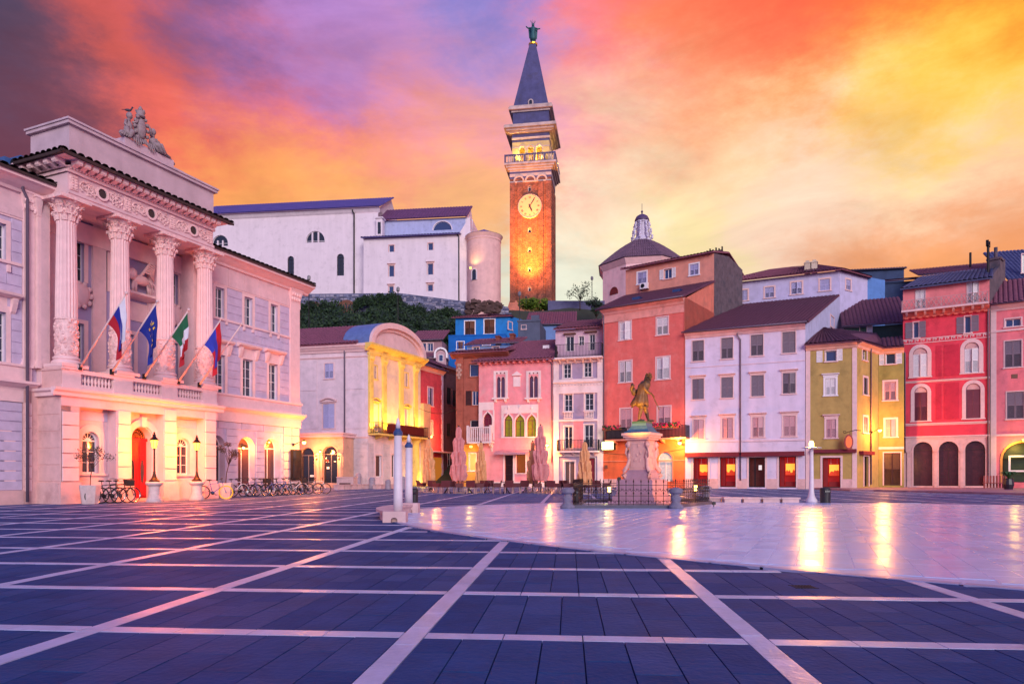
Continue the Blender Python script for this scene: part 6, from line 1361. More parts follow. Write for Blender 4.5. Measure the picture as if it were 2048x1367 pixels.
# ---------------------------------------------------------------- hill, church, tower, baptistery
def hz(x, y):
    pts = [(78, 0), (86, 4), (97, 17), (104, 22), (111.5, 26.0), (112.5, 28.5), (150, 29.5), (185, 18), (230, 0)]
    for (a, p), (b_, q) in zip(pts[:-1], pts[1:]):
        if a <= y <= b_: z = p + (q - p) * (y - a) / (b_ - a); break
    else: z = 0
    e = min(1, max(0, (130 - abs(x + 10)) / 60)); return z * e + mnoise.noise((x * .15, y * .15, 0)) * .6 * e
b = MB(); nx, ny = 90, 44; pts = []
for j in range(ny + 1):
    for i in range(nx + 1):
        x = -140 + 280 * i / nx; y = 78 + (230 - 78) * (j / ny) ** 1.3; pts.append((x, y, hz(x, y) - .05))
b.add(pts, [(j * (nx + 1) + i, j * (nx + 1) + i + 1, (j + 1) * (nx + 1) + i + 1, (j + 1) * (nx + 1) + i) for j in range(ny) for i in range(nx)])
b.build('hill', mat('hill_soil', (56, 62, 48), .9, .3, .4), kind='structure', smooth=True)
mat('bark', (72, 52, 46), .85, .3, 8)
LEAF = [mat('leaf_a', (34, 58, 36), .7, .3, 1.5), mat('leaf_b', (48, 74, 42), .7, .3, 1.5), mat('leaf_c', (24, 44, 34), .75, .3, 1.5)]
LEAF_LIT = [mat('leaf_y', (104, 128, 30), .7, .3, 1.5), mat('leaf_y2', (70, 100, 30), .7, .3, 1.5)]  # light on the tower bush is put into its leaf colour
def leaves(b, c, r, n, s, sc=(1, 1, .8), nm=3):
    for _ in range(n):
        while True:
            p = V((random.uniform(-1, 1), random.uniform(-1, 1), random.uniform(-1, 1)))
            if .35 < p.length < 1: break
        k = .75 + .4 * mnoise.noise(p * 2.1 + V(c)); p = V((p.x * sc[0], p.y * sc[1], p.z * sc[2])) * r * k + V(c)
        u = V((random.uniform(-1, 1), random.uniform(-1, 1), random.uniform(-1, 1))).normalized(); v = u.orthogonal().normalized()
        e = s * random.uniform(.6, 1.3); b.mi = random.randint(0, nm - 1)
        b.add([p - u * e, p - v * e * .5, p + u * e, p + v * e * .5], [(0, 1, 2, 3)])
b = MB()
for _ in range(150):
    px = random.uniform(590, 915); d = random.uniform(97, 110.3); x = (px - CXP) / FP * d
    leaves(b, (x, d, hz(x, d) + random.uniform(.3, 1.3)), random.uniform(1.4, 2.9) * (1.15 if not 716 < px < 742 else .5), 300, .27)
for _ in range(50):
    px = random.uniform(915, 1200); d = random.uniform(100, 110); x = (px - CXP) / FP * d
    leaves(b, (x, d, hz(x, d) + random.uniform(0, .6)), random.uniform(1., 1.8), 160, .26)
for _ in range(110):
    px = random.choice((random.uniform(596, 676), random.uniform(745, 912), random.uniform(745, 912))); d = 110.4; y = 612 + max(0, px - 800) * .13 + random.uniform(0, 40); leaves(b, (P(px, y, d).x, d + random.uniform(-.8, .4), P(px, y, d).z), random.uniform(.9, 1.7), 190, .24, (1, .6, .9))
for _ in range(26):      # ivy hanging over the wall
    px = random.uniform(712, 805); d = 110.2; x = (px - CXP) / FP * d; leaves(b, (x, d, P(px, random.uniform(592, 612), d).z), random.uniform(.7, 1.3), 170, .22, (1, .5, .9))
tag(b.build('hillside_shrubs', LEAF, kind='stuff'), 'dark green scrub and ivy covering the slope below the church', 'shrubs')
def tree(name, label, base, h, r, n=700, s=.2, trunk=.1, lean=(0, 0), mats=None, blobs=7, cat='tree', low=.45, limb=None, zs=.8, spread=.6):
    t = thing(name, label, cat, base); b = MB(); top = V((lean[0], lean[1], h * low + .1 * h))
    b.tube([(0, 0, -.1), (lean[0] * .2, lean[1] * .2, h * low * .5), tuple(top)], trunk, 7, trunk * .6)
    cs = []
    for k in range(blobs):
        a = random.uniform(0, 2 * pi); c = V((lean[0] + cos(a) * r * spread * random.uniform(.3, 1.1), lean[1] + sin(a) * r * spread * random.uniform(.3, 1.1), h * low + (h - h * low) * random.uniform(.25, .9)))
        b.tube([tuple(top * random.uniform(.7, 1)), tuple(top.lerp(c, .5) + V((0, 0, .05))), tuple(c)], trunk * .5, 5, trunk * .12); cs.append(c)
    b.build('trunk', mat('bark', (72, 52, 46), .85, .3, 8), t, smooth=True)
    b = MB()
    for c in cs: leaves(b, tuple(c), r * random.uniform(.32, .5), n // blobs, s, (1, 1, zs), len(mats or LEAF))
    b.build('crown', mats or LEAF, t); return t
tb = P(1082, 622, 117); tb.z = hz(tb.x, tb.y)
t_ = thing('tower_bush', 'big rounded bush glowing yellow green at the foot of the bell tower', 'bush', tb); b = MB()
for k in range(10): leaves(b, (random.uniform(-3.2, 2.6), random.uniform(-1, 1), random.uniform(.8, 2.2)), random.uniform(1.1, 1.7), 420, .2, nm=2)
b.build('crown', LEAF_LIT, t_); b = MB(); [b.tube([(0, 0, -.5), (x, 0, 1.5)], .12, 6, .05) for x in (-1.5, 0, 1.4)]; b.build('trunk', MAT['bark'], t_)
tp = P(1160, 612, 112); tp.z = 28; tree('bare_tree', 'thin tree with sparse dark branches against the sky right of the tower', tp, 4.6, 3.0, 420, .16, .1, blobs=12, low=.3)
tp = P(1192, 640, 106); tp.z = 24; tree('dark_tree', 'dark tree beside the left edge of the round baptistery', tp, 4.2, 2.2, 900, .2, .12, blobs=8, low=.3)
# retaining wall with stones and arches
RWF = None
rw = thing('retaining_wall', 'grey rubble retaining wall with wooden arches under the church', 'wall', (-20, 112, 26))
f = Face(rw, pt_at(560, 112.0), 92.0); STN = [mat('rubble_a', (128, 132, 160), .85, .3, 1.5, .4, 8), mat('rubble_b', (92, 96, 124), .85, .3, 1.5), mat('rubble_c', (156, 152, 170), .85, .3, 1.5)]
wa, wb = 0, f.u(1016)
def wtop(u): px = 560 + (1016 - 560) * u / wb; return CH + (950 - (588 if px < 800 else 588 + (px - 800) * .135)) / FP * 112
b = MB()
for i in range(40): u = wb * i / 40; v = wb * (i + 1) / 40; b.add([(u, 0, 18), (v, 0, 18), (v, 0, wtop(v)), (u, 0, wtop(u)), (v, 1, wtop(v)), (u, 1, wtop(u))], [(0, 1, 2, 3), (3, 2, 4, 5)])
b.build('wall', STN[1], rw, f.rel)
b = MB(); z = 19
while z < 31.2:
    hgt = random.uniform(.22, .36); u = random.uniform(-.4, 0)
    while u < wb:
        w_ = random.uniform(.3, .75)
        if z + hgt < wtop(max(u, 0)) : b.mi = random.randint(0, 2); b.add([(u + .02, 0, z + .02), (u + w_ - .02, 0, z + .02), (u + w_ - .02, 0, z + hgt - .02), (u + .02, 0, z + hgt - .02), (u + .06, -.1, z + .06), (u + w_ - .06, -.08, z + .05), (u + w_ - .05, -.1, z + hgt - .05), (u + .06, -.09, z + hgt - .06)], [(4, 5, 6, 7), (0, 1, 5, 4), (1, 2, 6, 5), (2, 3, 7, 6), (3, 0, 4, 7)])
        u += w_
    z += hgt
b.build('rubble_stones', STN, rw, f.rel, kind='stuff')
for x0, x1, y0, y1 in ((675, 712, 603, 630), (618, 642, 606, 628)):
    o_ = outline(f.u(x0), f.u(x1), f.z(690, y1), f.z(690, y0), 'arch')
    part(f, 'arched_shutter', SBR, lambda b: (b.slab([(x, z) for x, z in o_], -.13, -.1), b.ring(o_, grow(o_, .25, 'arch'), -.2, 0)))
    part(f, 'opening', MAT['glass_dark'], lambda b: [b.box(f.u(x0) + (f.u(x1) - f.u(x0)) * (k + 1.2) / 7, f.u(x0) + (f.u(x1) - f.u(x0)) * (k + 1.7) / 7, -.15, -.13, f.z(690, y0) - 1.1, f.z(690, y0) - .5) for k in range(5)])
# ---- church
chp = pt_at(430, 119.5); cu_ = thing('hill_church', 'long white church with slate blue roof on the hill', 'church', (chp.x, chp.y, 28))
f = Face(cu_, chp, 97.0); CW = pl('church_wall', (232, 218, 226), var=.05, scale=.4, streak=.10); CRF = mat('church_roof', (92, 80, 150), .6, .2, .8, .2, 12)
uN = f.u(757); zE_ = f.z(600, 424)
GC = MAT['glass_blue']
for r in ((612, 462, 649.4, 484.6), (425, 470, 456, 492)):
    w_ = window(f, *r, kind='arch', grid=(1, 1), trim=.14, tm=CW, glass=MAT['glass_dark'], sill=False)
    MB().box(f.u(r[0]) + (f.u(r[2]) - f.u(r[0])) * .30, f.u(r[0]) + (f.u(r[2]) - f.u(r[0])) * .38, -.02, .2, f.z(630, r[3]), f.z(630, r[1]) - .2).box(f.u(r[0]) + (f.u(r[2]) - f.u(r[0])) * .62, f.u(r[0]) + (f.u(r[2]) - f.u(r[0])) * .70, -.02, .2, f.z(630, r[3]), f.z(630, r[1]) - .2).build('mullion', CW, cu_, f.rel)
for r in ((575.3, 512, 588, 560), (674, 507.5, 688, 551)): window(f, *r, kind='arch', grid=(2, 5), trim=.16, tm=CW, glass=MAT['glass_dark'], frame=MAT['iron'], sill=False)
wall(f, -4, uN, 26, zE_, CW, .4, body=14)
part(f, 'eaves_cornice', CW, lambda b: b.extr([(0, zE_ - .7), (-.2, zE_ - .5), (-.5, zE_ - .1), (-.6, zE_ + .05), (0, zE_ + .05)], -4, uN + .3))
rdg = CH + (950 - 403) / FP * (f.d(600) + 7) - 1.3
tiles((-4, -.9, zE_ + .05), (uN + .6, -.9, zE_ + .05), (uN + .6, 7, rdg + 1.3), (-4, 7, rdg + 1.3), cu_, f.rel, CRF, pitch=.5, row=.8)
b = MB(); b.poly([(uN, 0, zE_), (uN, 7, rdg + 1.15), (uN, 14, zE_)]); b.quad((uN, 0, 26), (uN, 0, zE_), (uN, 14, zE_), (uN, 14, 26)); b.build('gable', CW, cu_, f.rel)
part(f, 'buttress', CW, lambda b: b.box(f.u(711), uN, -.35, 0, 26, f.z(740, 428)))
pipe(f, 710, 425, 588, .12, MAT['iron'], y=-.45)
g = f.shift(3.0); a, c = g.u(727), g.u(917); zA = g.z(820, 473)
for r in ((778, 490, 788, 503.6), (856, 486, 866, 500), (777.5, 531, 788, 553), (855, 527, 866, 549), (777.5, 572, 787, 586), (855, 569, 865.6, 582)): window(g, *r, grid=(1, 1), trim=.12, tm=MAT['stone_pink'], glass=GC, hood='flat' if r[1] > 510 else None, sill=False)
wall(g, a, c, 24, zA, CW, .4, body=4)
part(g, 'buttress', CW, lambda b: b.add([(c, -.0, 24), (c + 2.3, 1.4, 24), (c + 1.6, 1.4, zA + 3.4), (c, 0, zA), (c + 1.6, 8, zA + 3.4), (c + 2.3, 8, 24)], [(0, 1, 2, 3), (1, 5, 4, 2)]))
tiles((a - .3, -.7, zA), (c + .4, -.7, zA), (c + .4, 3.2, zA + .9), (a - .3, 3.2, zA + .9), cu_, g.rel, CRF, pitch=.5, row=.8)
pipe(g, 918, 470, 606, .1, MAT['iron'], y=-.1)
h = f.shift(-.5); a, c = h.u(757), h.u(931); zB = h.z(850, 438)
window(h, 866, 442.5, 903.5, 460, kind='arch', grid=(4, 1), trim=.14, tm=CW, glass=GC, sill=False)
wall(h, a, c, 28, zB, pl('church_blue', (176, 184, 224), var=.05), .4, body=8)
tiles((a - .5, -.6, zB), (c + .4, -.6, zB), (c + .4, 4.4, zB + 3.5), (a - .5, 4.4, zB + 3.5), cu_, h.rel, mat('choir_roof', (110, 66, 104), .7, .2, 1), pitch=.5, row=.8)
part(h, 'end_wall', CW, lambda b: b.slab([(c, 28), (c + 1.2, 28), (c + 1.2, zB - .5), (c, zB + .1)], 0, 8))
part(h, 'end_wall', CW, lambda b: b.poly([(c + .02, -.3, zB - .1), (c + .02, 4.4, zB + 3.4), (c + .02, 9, zB - .1)]))
part(h, 'roof_vent', CW, lambda b: (b.box(h.u(760), h.u(772), -2, -.8, zA + .5, zB - .3), b.box(h.u(758), h.u(774), -2.2, -.6, zB - .3, zB - .1)))
part(h, 'roof_vent', MAT['glass_dark'], lambda b: b.box(h.u(763), h.u(769), -2.03, -1.9, zA + 1.2, zB - .9))
# apse
ac_ = pt_at(968, 112); za0 = P(0, 585, 109).z; za1 = P(0, 462, 109).z
APS = pl('apse', (236, 190, 184), var=.08, dirt=(200, 150, 150), dirt_amt=.4)
Ai = rootinv(cu_)
b = MB(); b.T = Ai @ M.Translation((ac_.x, ac_.y, 0)); R_ = 2.72
b.lathe([(R_, 26), (R_, za1 - .9), (R_ + .08, za1 - .85), (R_ + .08, za1 - .7), (R_ + .0, za1 - .6), (R_ + .25, za1 - .1), (R_ + .3, za1)], seg=36); smooth_angle(b.build('apse', APS, cu_), 35)
b = MB(); b.T = Ai @ M.Translation((ac_.x, ac_.y, 0)); b.lathe([(R_ + .35, za1 + .01), (1.2, za1 + .8), (.1, za1 + 1.3)], seg=30); b.build('apse_roof', CRF, cu_)
b = MB(); b.T = Ai @ M.Translation((ac_.x - 1.45, ac_.y - 2.36, 0)) @ M.Rotation(radians(-30), 4, 'Z'); q = outline(-.38, .38, P(0, 557, 109).z, P(0, 536, 109).z, 'arch'); b.ring(q, grow(q, .14, 'arch'), -.1, .1)
w_ = b.build('window', CW, cu_); b2 = MB(); b2.T = b.T; b2.poly([(x, -.02, z) for x, z in q]); b2.build('pane', MAT['glass_dark'], w_)
rk = MB()
for k in range(90): a = random.uniform(pi, 2 * pi); rk.blob((ac_.x + cos(a) * 2.7 + random.uniform(-.3, .3), ac_.y + sin(a) * 2.7, P(0, 604, 108).z + random.uniform(-1.4, .5)), random.uniform(.35, .6), 5, 3, (1.4, 1, .8), .35)
tag(rk.build('rock_outcrop', mat('rock', (88, 66, 62), .9, .35, 1.2, .6, 5)), 'rough brown rock foundation under the round apse', 'rock')
lamp('apse_light', P(943, 530, 108.4), 300, (1, .62, .2), .1, spot=120, aim=P(950, 480, 109.5))
o = MB().box(-.12, .12, -.12, .12, -.2, .1).build('apse_floodlight', MAT['bulb_soft']); o.location = P(941, 535, 108.9); tag(o, 'small warm floodlight on the apse wall of the church', 'floodlight')
# ---- tower
tc0 = pt_at(1020, 126); tw = thing('bell_tower', 'tall brick bell tower with clock, arcaded belfry and pyramid spire', 'tower', (tc0.x, tc0.y, 28))
f = Face(tw, tc0, 99.0); TWW = f.u(1102); c_ = TWW / 2
BRK = bpy.data.materials.new('tower_brick'); BRK.use_nodes = True; t = BRK.node_tree; Lk = t.links.new; bs = t.nodes['Principled BSDF']; bs.inputs['Roughness'].default_value = .85
co = t.nodes.new('ShaderNodeTexCoord'); mpp = t.nodes.new('ShaderNodeMapping'); mpp.inputs['Rotation'].default_value = (pi / 2, 0, 0); mpp.inputs['Scale'].default_value = (1.2, 1.2, 1.2); Lk(co.outputs['Object'], mpp.inputs['Vector'])
bt = t.nodes.new('ShaderNodeTexBrick'); bt.inputs['Scale'].default_value = 1.6; bt.inputs['Mortar Size'].default_value = .03; bt.inputs['Color1'].default_value = (*lin((164, 84, 60)), 1); bt.inputs['Color2'].default_value = (*lin((98, 44, 40)), 1); bt.inputs['Mortar'].default_value = (*lin((150, 110, 90)), 1); Lk(mpp.outputs[0], bt.inputs['Vector'])
nz = t.nodes.new('ShaderNodeTexNoise'); nz.inputs['Scale'].default_value = 1.1; nz.inputs['Detail'].default_value = 9; nz.inputs['Roughness'].default_value = .75; Lk(co.outputs['Object'], nz.inputs['Vector'])
mrr = t.nodes.new('ShaderNodeMapRange'); mrr.inputs['From Min'].default_value = .3; mrr.inputs['From Max'].default_value = .7; mrr.inputs['To Min'].default_value = .35; mrr.inputs['To Max'].default_value = 1.4; Lk(nz.outputs['Fac'], mrr.inputs['Value'])
scl = t.nodes.new('ShaderNodeVectorMath'); scl.operation = 'SCALE'; Lk(bt.outputs['Color'], scl.inputs[0]); Lk(mrr.outputs[0], scl.inputs['Scale']); Lk(scl.outputs[0], bs.inputs['Base Color'])
bpn = t.nodes.new('ShaderNodeBump'); bpn.inputs['Strength'].default_value = .6; bpn.inputs['Distance'].default_value = .1; Lk(nz.outputs['Fac'], bpn.inputs['Height']); Lk(bpn.outputs[0], bs.inputs['Normal'])
TST = pl('tower_stone', (196, 176, 172), var=.2, scale=.8, dirt=(120, 108, 116), dirt_amt=.6); TGR = pl('tower_grey', (84, 84, 126), var=.22, scale=.7, dirt=(80, 76, 100), dirt_amt=.6)
Z = lambda y: f.z(1060, y)
Zc = lambda y: CH + (950 - y) / FP * (f.d(1060) + TWW / 2 + .3)
def sq(b, g, z0, z1, t=0): b.box(-g, TWW + g, -g, TWW + g, z0, z1, t)
TWT = pl('tower_trim', (150, 112, 96))
for y0, y1 in ((371, 382), (455, 465), (495, 504), (534, 543), (572.5, 582)): window(f, 1056.3, y0, 1062, y1, kind='arch', grid=(1, 1), trim=.15, tm=TWT, glass=MAT['glass_dark'], sill=False)
wall(f, 0, TWW, Z(603), Z(354), BRK, .4, body=TWW)
part(f, 'wall_strip', BRK, lambda b: [b.box(a, a + .95, -.24, 0, Z(603), Z(364)) for a in (0.0, TWW * .5 - .475 - 1.9, TWW * .5 + 1.42, TWW - .95)] + [b.box(TWW, TWW + .14, a, a + .95, Z(603), Z(364)) for a in (0.0, TWW * .5 - .475, TWW - .95)])
part(f, 'base', pl('tower_base', (206, 130, 110), var=.2), lambda b: (sq(b, .55, Z(622), Z(603) + .3, .5), sq(b, .9, 26, Z(620))))
part(f, 'blind_arch', TST, lambda b: [b.ring([(x - .72 * cos(pi * i / 8), Z(361) + .72 * sin(pi * i / 8)) for i in range(9)], [(x - 1.0 * cos(pi * i / 8), Z(361) + 1.0 * sin(pi * i / 8)) for i in range(9)], -.2, 0) for x in (TWW * .22, TWW * .5, TWW * .78)])
part(f, 'stone_course', TST, lambda b: (sq(b, .06, Z(352), Z(346)), sq(b, .10, Z(342), Z(339)), b.box(-.05, TWW + .05, -.1, 0, Z(364), Z(361))))
part(f, 'grey_course', TGR, lambda b: (sq(b, .04, Z(356), Z(352)), sq(b, .06, Z(346), Z(342))))
part(f, 'cornice', TST, lambda b: (sq(b, .35, Z(339), Z(335)), sq(b, .65, Z(335), Z(331)), sq(b, .95, Z(331), Z(327))))
me = MB().lathe([(.12, 0), (.09, .2), (.15, .55), (.09, .9), (.12, 1.25)], seg=6).mesh('baluster', TST, True)
for k in range(20):
    x = -.6 + (TWW + 1.2) * k / 19
    if k % 4: link('baluster', me, tw, f.rel @ M.Translation((x, -.75, Z(327)))); link('baluster', me, tw, f.rel @ M.Translation((TWW + .75, x, Z(327))))
part(f, 'balcony_rail', TGR, lambda b: ([b.box(-.9, TWW + .9, -.9, -.62, Z(327) + e, Z(327) + g_) for e, g_ in ((0, .12), (1.25, 1.5))], [b.box(TWW + .62, TWW + .9, -.62, TWW + .9, Z(327) + e, Z(327) + g_) for e, g_ in ((0, .12), (1.25, 1.5))], [b.box(-.9 + (TWW + 1.55) * k / 5, -.65 + (TWW + 1.55) * k / 5, -.93, -.6, Z(327), Z(327) + 1.5) for k in range(6)]))
# belfry
bz0, bz1 = Z(327), Z(262)
bw_ = Face(tw, f.at(.35, .35, 0), 99.0); bw2 = Face(tw, f.at(TWW - .35, .35, 0), 9.0); BW_ = TWW - .7; BST = pl('belfry_stone', (214, 184, 130), var=.15, scale=.9)
for fc in (bw_, bw2):
    zt2 = Z(289); 
    for k in (-1, 0, 1): fc.holes.append((BW_ / 2 + k * 1.55 - .52, BW_ / 2 + k * 1.55 + .52, bz0 + .4, zt2, 'arch'))
    wall(fc, 0, BW_, bz0, Z(281), BST, .5); wall(fc, 0, BW_, Z(281), bz1, TGR, .3)
    part(fc, 'arch_ring', TST, lambda b: [b.ring(outline(h_[0], h_[1], h_[2], h_[3], 'arch'), grow(outline(h_[0], h_[1], h_[2], h_[3], 'arch'), .2, 'arch'), -.12, 0) for h_ in fc.holes[:3]])
    part(fc, 'stone_course', TST, lambda b: (b.box(-.05, BW_ + .05, -.15, 0, Z(276), Z(272)), b.box(-.05, BW_ + .05, -.1, 0, Z(293), Z(291))))
for q in (BW_ + .35,): part(f, 'back_wall', BST, lambda b: (b.box(.35, .75, .85, TWW - .35, bz0, bz1), b.box(.75, TWW - .35, TWW - .75, TWW - .35, bz0, bz1)))
part(f, 'bell', mat('bronze', (120, 84, 40), .4, .1, metal=.8), lambda b: b.lathe([(.9, bz0 + 1.2), (.75, bz0 + 1.5), (.6, bz0 + 2.4), (.3, bz0 + 2.7), (.1, bz0 + 3.2)], (c_, c_, 0), 16), True)
part(f, 'cornice', TST, lambda b: (sq(b, .2, Z(264), Z(261)), sq(b, .6, Z(261), Z(257)), sq(b, 1.0, Z(257), Z(252)), b.box(-.9, TWW + .9, -.9, TWW + .9, Z(252), Z(250.5))))
part(f, 'drum', TGR, lambda b: (sq(b, -.45, Z(252), Z(219)), sq(b, -.38, Z(248), Z(246))))
part(f, 'cornice', TST, lambda b: (sq(b, -.2, Z(221), Z(217)), sq(b, .25, Z(217), Z(212)), sq(b, .1, Z(212), Z(209))))
part(f, 'spire', TGR, lambda b: (b.box(-.0 + .45, TWW - .45, .45, TWW - .45, Z(209), Z(208)), b.add([(.5, .5, Z(209)), (TWW - .5, .5, Z(209)), (TWW - .5, TWW - .5, Z(209)), (.5, TWW - .5, Z(209)), (c_ - .55, c_ - .55, Zc(92)), (c_ + .55, c_ - .55, Zc(92)), (c_ + .55, c_ + .55, Zc(92)), (c_ - .55, c_ + .55, Zc(92))], [(0, 1, 5, 4), (1, 2, 6, 5), (2, 3, 7, 6), (3, 0, 4, 7), (4, 5, 6, 7)])))
part(f, 'spire_window', TST, lambda b: (b.slab(outline(c_ - .5, c_ + .5, Z(207), Z(196), 'arch'), .3, 1.2)))
part(f, 'spire_window_opening', MAT['glass_dark'], lambda b: b.poly([(x, .28, z) for x, z in outline(c_ - .28, c_ + .28, Z(206.5), Z(198), 'arch')]))
part(f, 'spire_ring', mat('gold', (230, 170, 50), .35, .1, metal=.6), lambda b: b.lathe([(.8, Zc(94)), (.85, Zc(91)), (.4, Zc(89))], (c_, c_, 0), 12))
zg = Zc(90); GRN_ = mat('verdigris', (44, 92, 100), .6, .2, 2, metal=.3)
ang = Face(tw, f.at(c_, c_, 0), 90)
def angel(b):
    b.lathe([(.3, zg), (.45, zg + .3), (.3, zg + .6)], seg=10); b.lathe([(.5, zg + .5), (.62, zg + 1.0), (.42, zg + 2.1), (.52, zg + 2.7), (.34, zg + 3.1), (.12, zg + 3.2)], seg=12)
    b.blob((0, 0, zg + 3.5), .27, 9, 6, (1, 1, 1.2)); b.tube([(-.4, 0, zg + 2.9), (-1.0, -.2, zg + 2.8), (-1.3, -.2, zg + 3.1)], .15, 6, .1); b.tube([(.4, 0, zg + 2.9), (.9, 0, zg + 2.75), (1.35, 0, zg + 2.8)], .15, 6, .1)
    b.add([(-.2, .3, zg + 2.9), (-.9, .5, zg + 3.3), (-.7, .5, zg + 1.2), (-.15, .3, zg + 1.8)], [(0, 1, 2, 3)]); b.add([(.2, .3, zg + 2.9), (.9, .5, zg + 3.2), (.75, .5, zg + 1.0), (.15, .3, zg + 1.8)], [(0, 1, 2, 3)])
    for k in range(7): b.tube([(.24 * cos(k), .24 * sin(k), zg + 3.75), (.5 * cos(k * .9), .3 * sin(k), zg + 4.25)], .03, 4)
part(ang, 'angel', GRN_, angel, True)
# clock
ck = f.shift(.2); cx_, cz_ = ck.uz(1059.6, 412.4); r_ = 22.3 / FP * 126
clk = part(ck, 'clock', mat('clock_face', (204, 174, 128), .6, .06, 1), lambda b: (b.slab([(cx_ + r_ * cos(2 * pi * k / 40), cz_ + r_ * sin(2 * pi * k / 40)) for k in range(40)], -.06, .22)))
b = MB(); b.ring([(cx_ + r_ * cos(2 * pi * k / 40), cz_ + r_ * sin(2 * pi * k / 40)) for k in range(41)], [(cx_ + (r_ + .14) * cos(2 * pi * k / 40), cz_ + (r_ + .14) * sin(2 * pi * k / 40)) for k in range(41)], -.14, .2); o = b.build('rim', TST, clk)
HND = mat('clock_hand', (60, 24, 30), .5, 0)
def hand(b, a, L_, w_):
    a = radians(a); d = V((sin(a), cos(a))); n = V((d.y, -d.x)); b.slab([(cx_ + q.x, cz_ + q.y) for q in (-d * .35 - n * w_, -d * .35 + n * w_, d * L_ * .7 + n * w_ * 1.4, d * L_, d * L_ * .7 - n * w_ * 1.4)], -.12, -.09)
b = MB(); hand(b, 33, r_ * .92, .055); b.build('minute_hand', HND, clk); b = MB(); hand(b, 157, r_ * .55, .09); b.build('hour_hand', HND, clk)
def numeral(b, k):
    a = radians(30 * k); s = ['', 'I', 'II', 'III', 'IIII', 'V', 'VI', 'VII', 'VIII', 'IX', 'X', 'XI', 'XII'][k]; n = V((cos(a), -sin(a))); o = V((sin(a), cos(a)))
    w_ = {'I': .10, 'V': .2, 'X': .2}; tot = sum(w_[q] for q in s); x = -tot / 2
    for q in s:
        def st(x0, y0, x1, y1, t=.03): 
            p0 = o * (r_ * .78 + y0) + n * x0; p1 = o * (r_ * .78 + y1) + n * x1; e = (p1 - p0).normalized(); m_ = V((e.y, -e.x)) * t / 1; b.slab([(cx_ + z.x, cz_ + z.y) for z in (p0 - m_, p0 + m_, p1 + m_, p1 - m_)], -.08, -.055)
        h_ = .17
        if q == 'I': st(x + .05, -h_, x + .05, h_)
        if q == 'V': st(x + .02, h_, x + .1, -h_); st(x + .18, h_, x + .1, -h_, .02)
        if q == 'X': st(x + .02, h_, x + .18, -h_); st(x + .18, h_, x + .02, -h_, .02)
        x += w_[q]
b = MB(); [numeral(b, k) for k in range(1, 13)]; b.build('numerals', mat('numeral', (150, 96, 70), .6, 0), clk)
# floodlights of the tower; both fittings are added, none is seen
fl = f.at(c_, -6.5, Z(622)); lamp('tower_floodlight_light', fl, 150000, (1, .32, .02), .25, spot=40, aim=f.at(c_, 0, Z(500)), blend=1.0)
lamp('tower_wash_light', f.at(c_ + 1, -13, Z(640) + 1), 44000, (1, .34, .08), .4, spot=70, aim=f.at(c_, 0, Z(470)), blend=.8)
for i, q in enumerate((fl, f.at(c_ + 1, -13, Z(640) + 1))):
    t_ = thing('floodlight', ['floodlight close to the foot of the bell tower', 'floodlight on the slope in front of the bell tower'][i], 'floodlight', q - V((0, 0, .3)), 0); MB().box(-.2, .2, -.15, .15, 0, .22).build('case', MAT['iron'], t_); MB().lathe([(.03, -1), (.03, 0)], seg=6).build('stake', MAT['iron'], t_)
for k in (0, 1, 2): lamp('belfry_light', f.at(c_ + (k - 1) * 2.0, 1.2 if k != 1 else 3.6, bz0 + 1.0), 1400, (1, .68, .10), .2)
for k in (0, 1): lamp('belfry_wash_light', f.at(c_ + (k - .5) * 5, -.75, bz0 + .25), 1800, (1, .62, .08), .15, spot=100, aim=f.at(c_ + (k - .5) * 3, .3, bz1), blend=.8)
lamp('belfry_side_light', f.at(TWW + .75, c_, bz0 + .25), 1800, (1, .62, .08), .15, spot=110, aim=f.at(TWW, c_, bz1))
# ---- baptistery
bp_ = pt_at(1284, 116); ba = thing('baptistery', 'eight sided pink baptistery with tiled dome and stone lantern behind the coral house', 'chapel', (bp_.x, bp_.y, 27))
zb = P(0, 517, 110).z; BPW = pl('bapt', (252, 204, 206), var=.08, dirt=(226, 160, 170), dirt_amt=.4); Rw = 7.0
o8 = lambda r, z, a0=radians(22.5 - 9): [(r * cos(a0 + k * pi / 4), r * sin(a0 + k * pi / 4), z - 27) for k in range(8)]
b = MB(); b.add(o8(Rw, 20) + o8(Rw, zb), [(k, (k + 1) % 8, (k + 1) % 8 + 8, k + 8) for k in range(8)]); b.build('wall', BPW, ba)
b = MB(); b.add(o8(Rw + .05, zb - .8) + o8(Rw + .6, zb) + o8(Rw + .6, zb + .12) + o8(Rw, zb + .12), [(k + 8 * j, (k + 1) % 8 + 8 * j, (k + 1) % 8 + 8 * j + 8, k + 8 * j + 8) for j in range(3) for k in range(8)]); b.build('cornice', BPW, ba)
hd = P(0, 484, 116).z - zb
rings = [o8((Rw + .7) * cos(t * .5 * pi / 8 * .86) ** 1.0 if 0 else (Rw + .7) - (Rw + .7 - 1.35) * (t / 7), zb + .1 + hd * sin(t / 7) / sin(1)) for t in range(8)]
for k in range(8):
    for t in range(7):
        a, b_, c, d = rings[t][k], rings[t][(k + 1) % 8], rings[t + 1][(k + 1) % 8], rings[t + 1][k]
        if k in (3, 4, 5, 6, 7, 0) or True: tiles(a, b_, c, d, ba, None, MAT['tile_slate'] if 0 else mat('dome_tile', (112, 84, 100), .75, .3, 2), pitch=.36, row=.6, name='dome_tiles', under=True)
zl0, zl1 = P(0, 484, 116).z - 27, P(0, 443, 116).z - 27
LST = pl('lantern_stone', (214, 206, 224), var=.15)
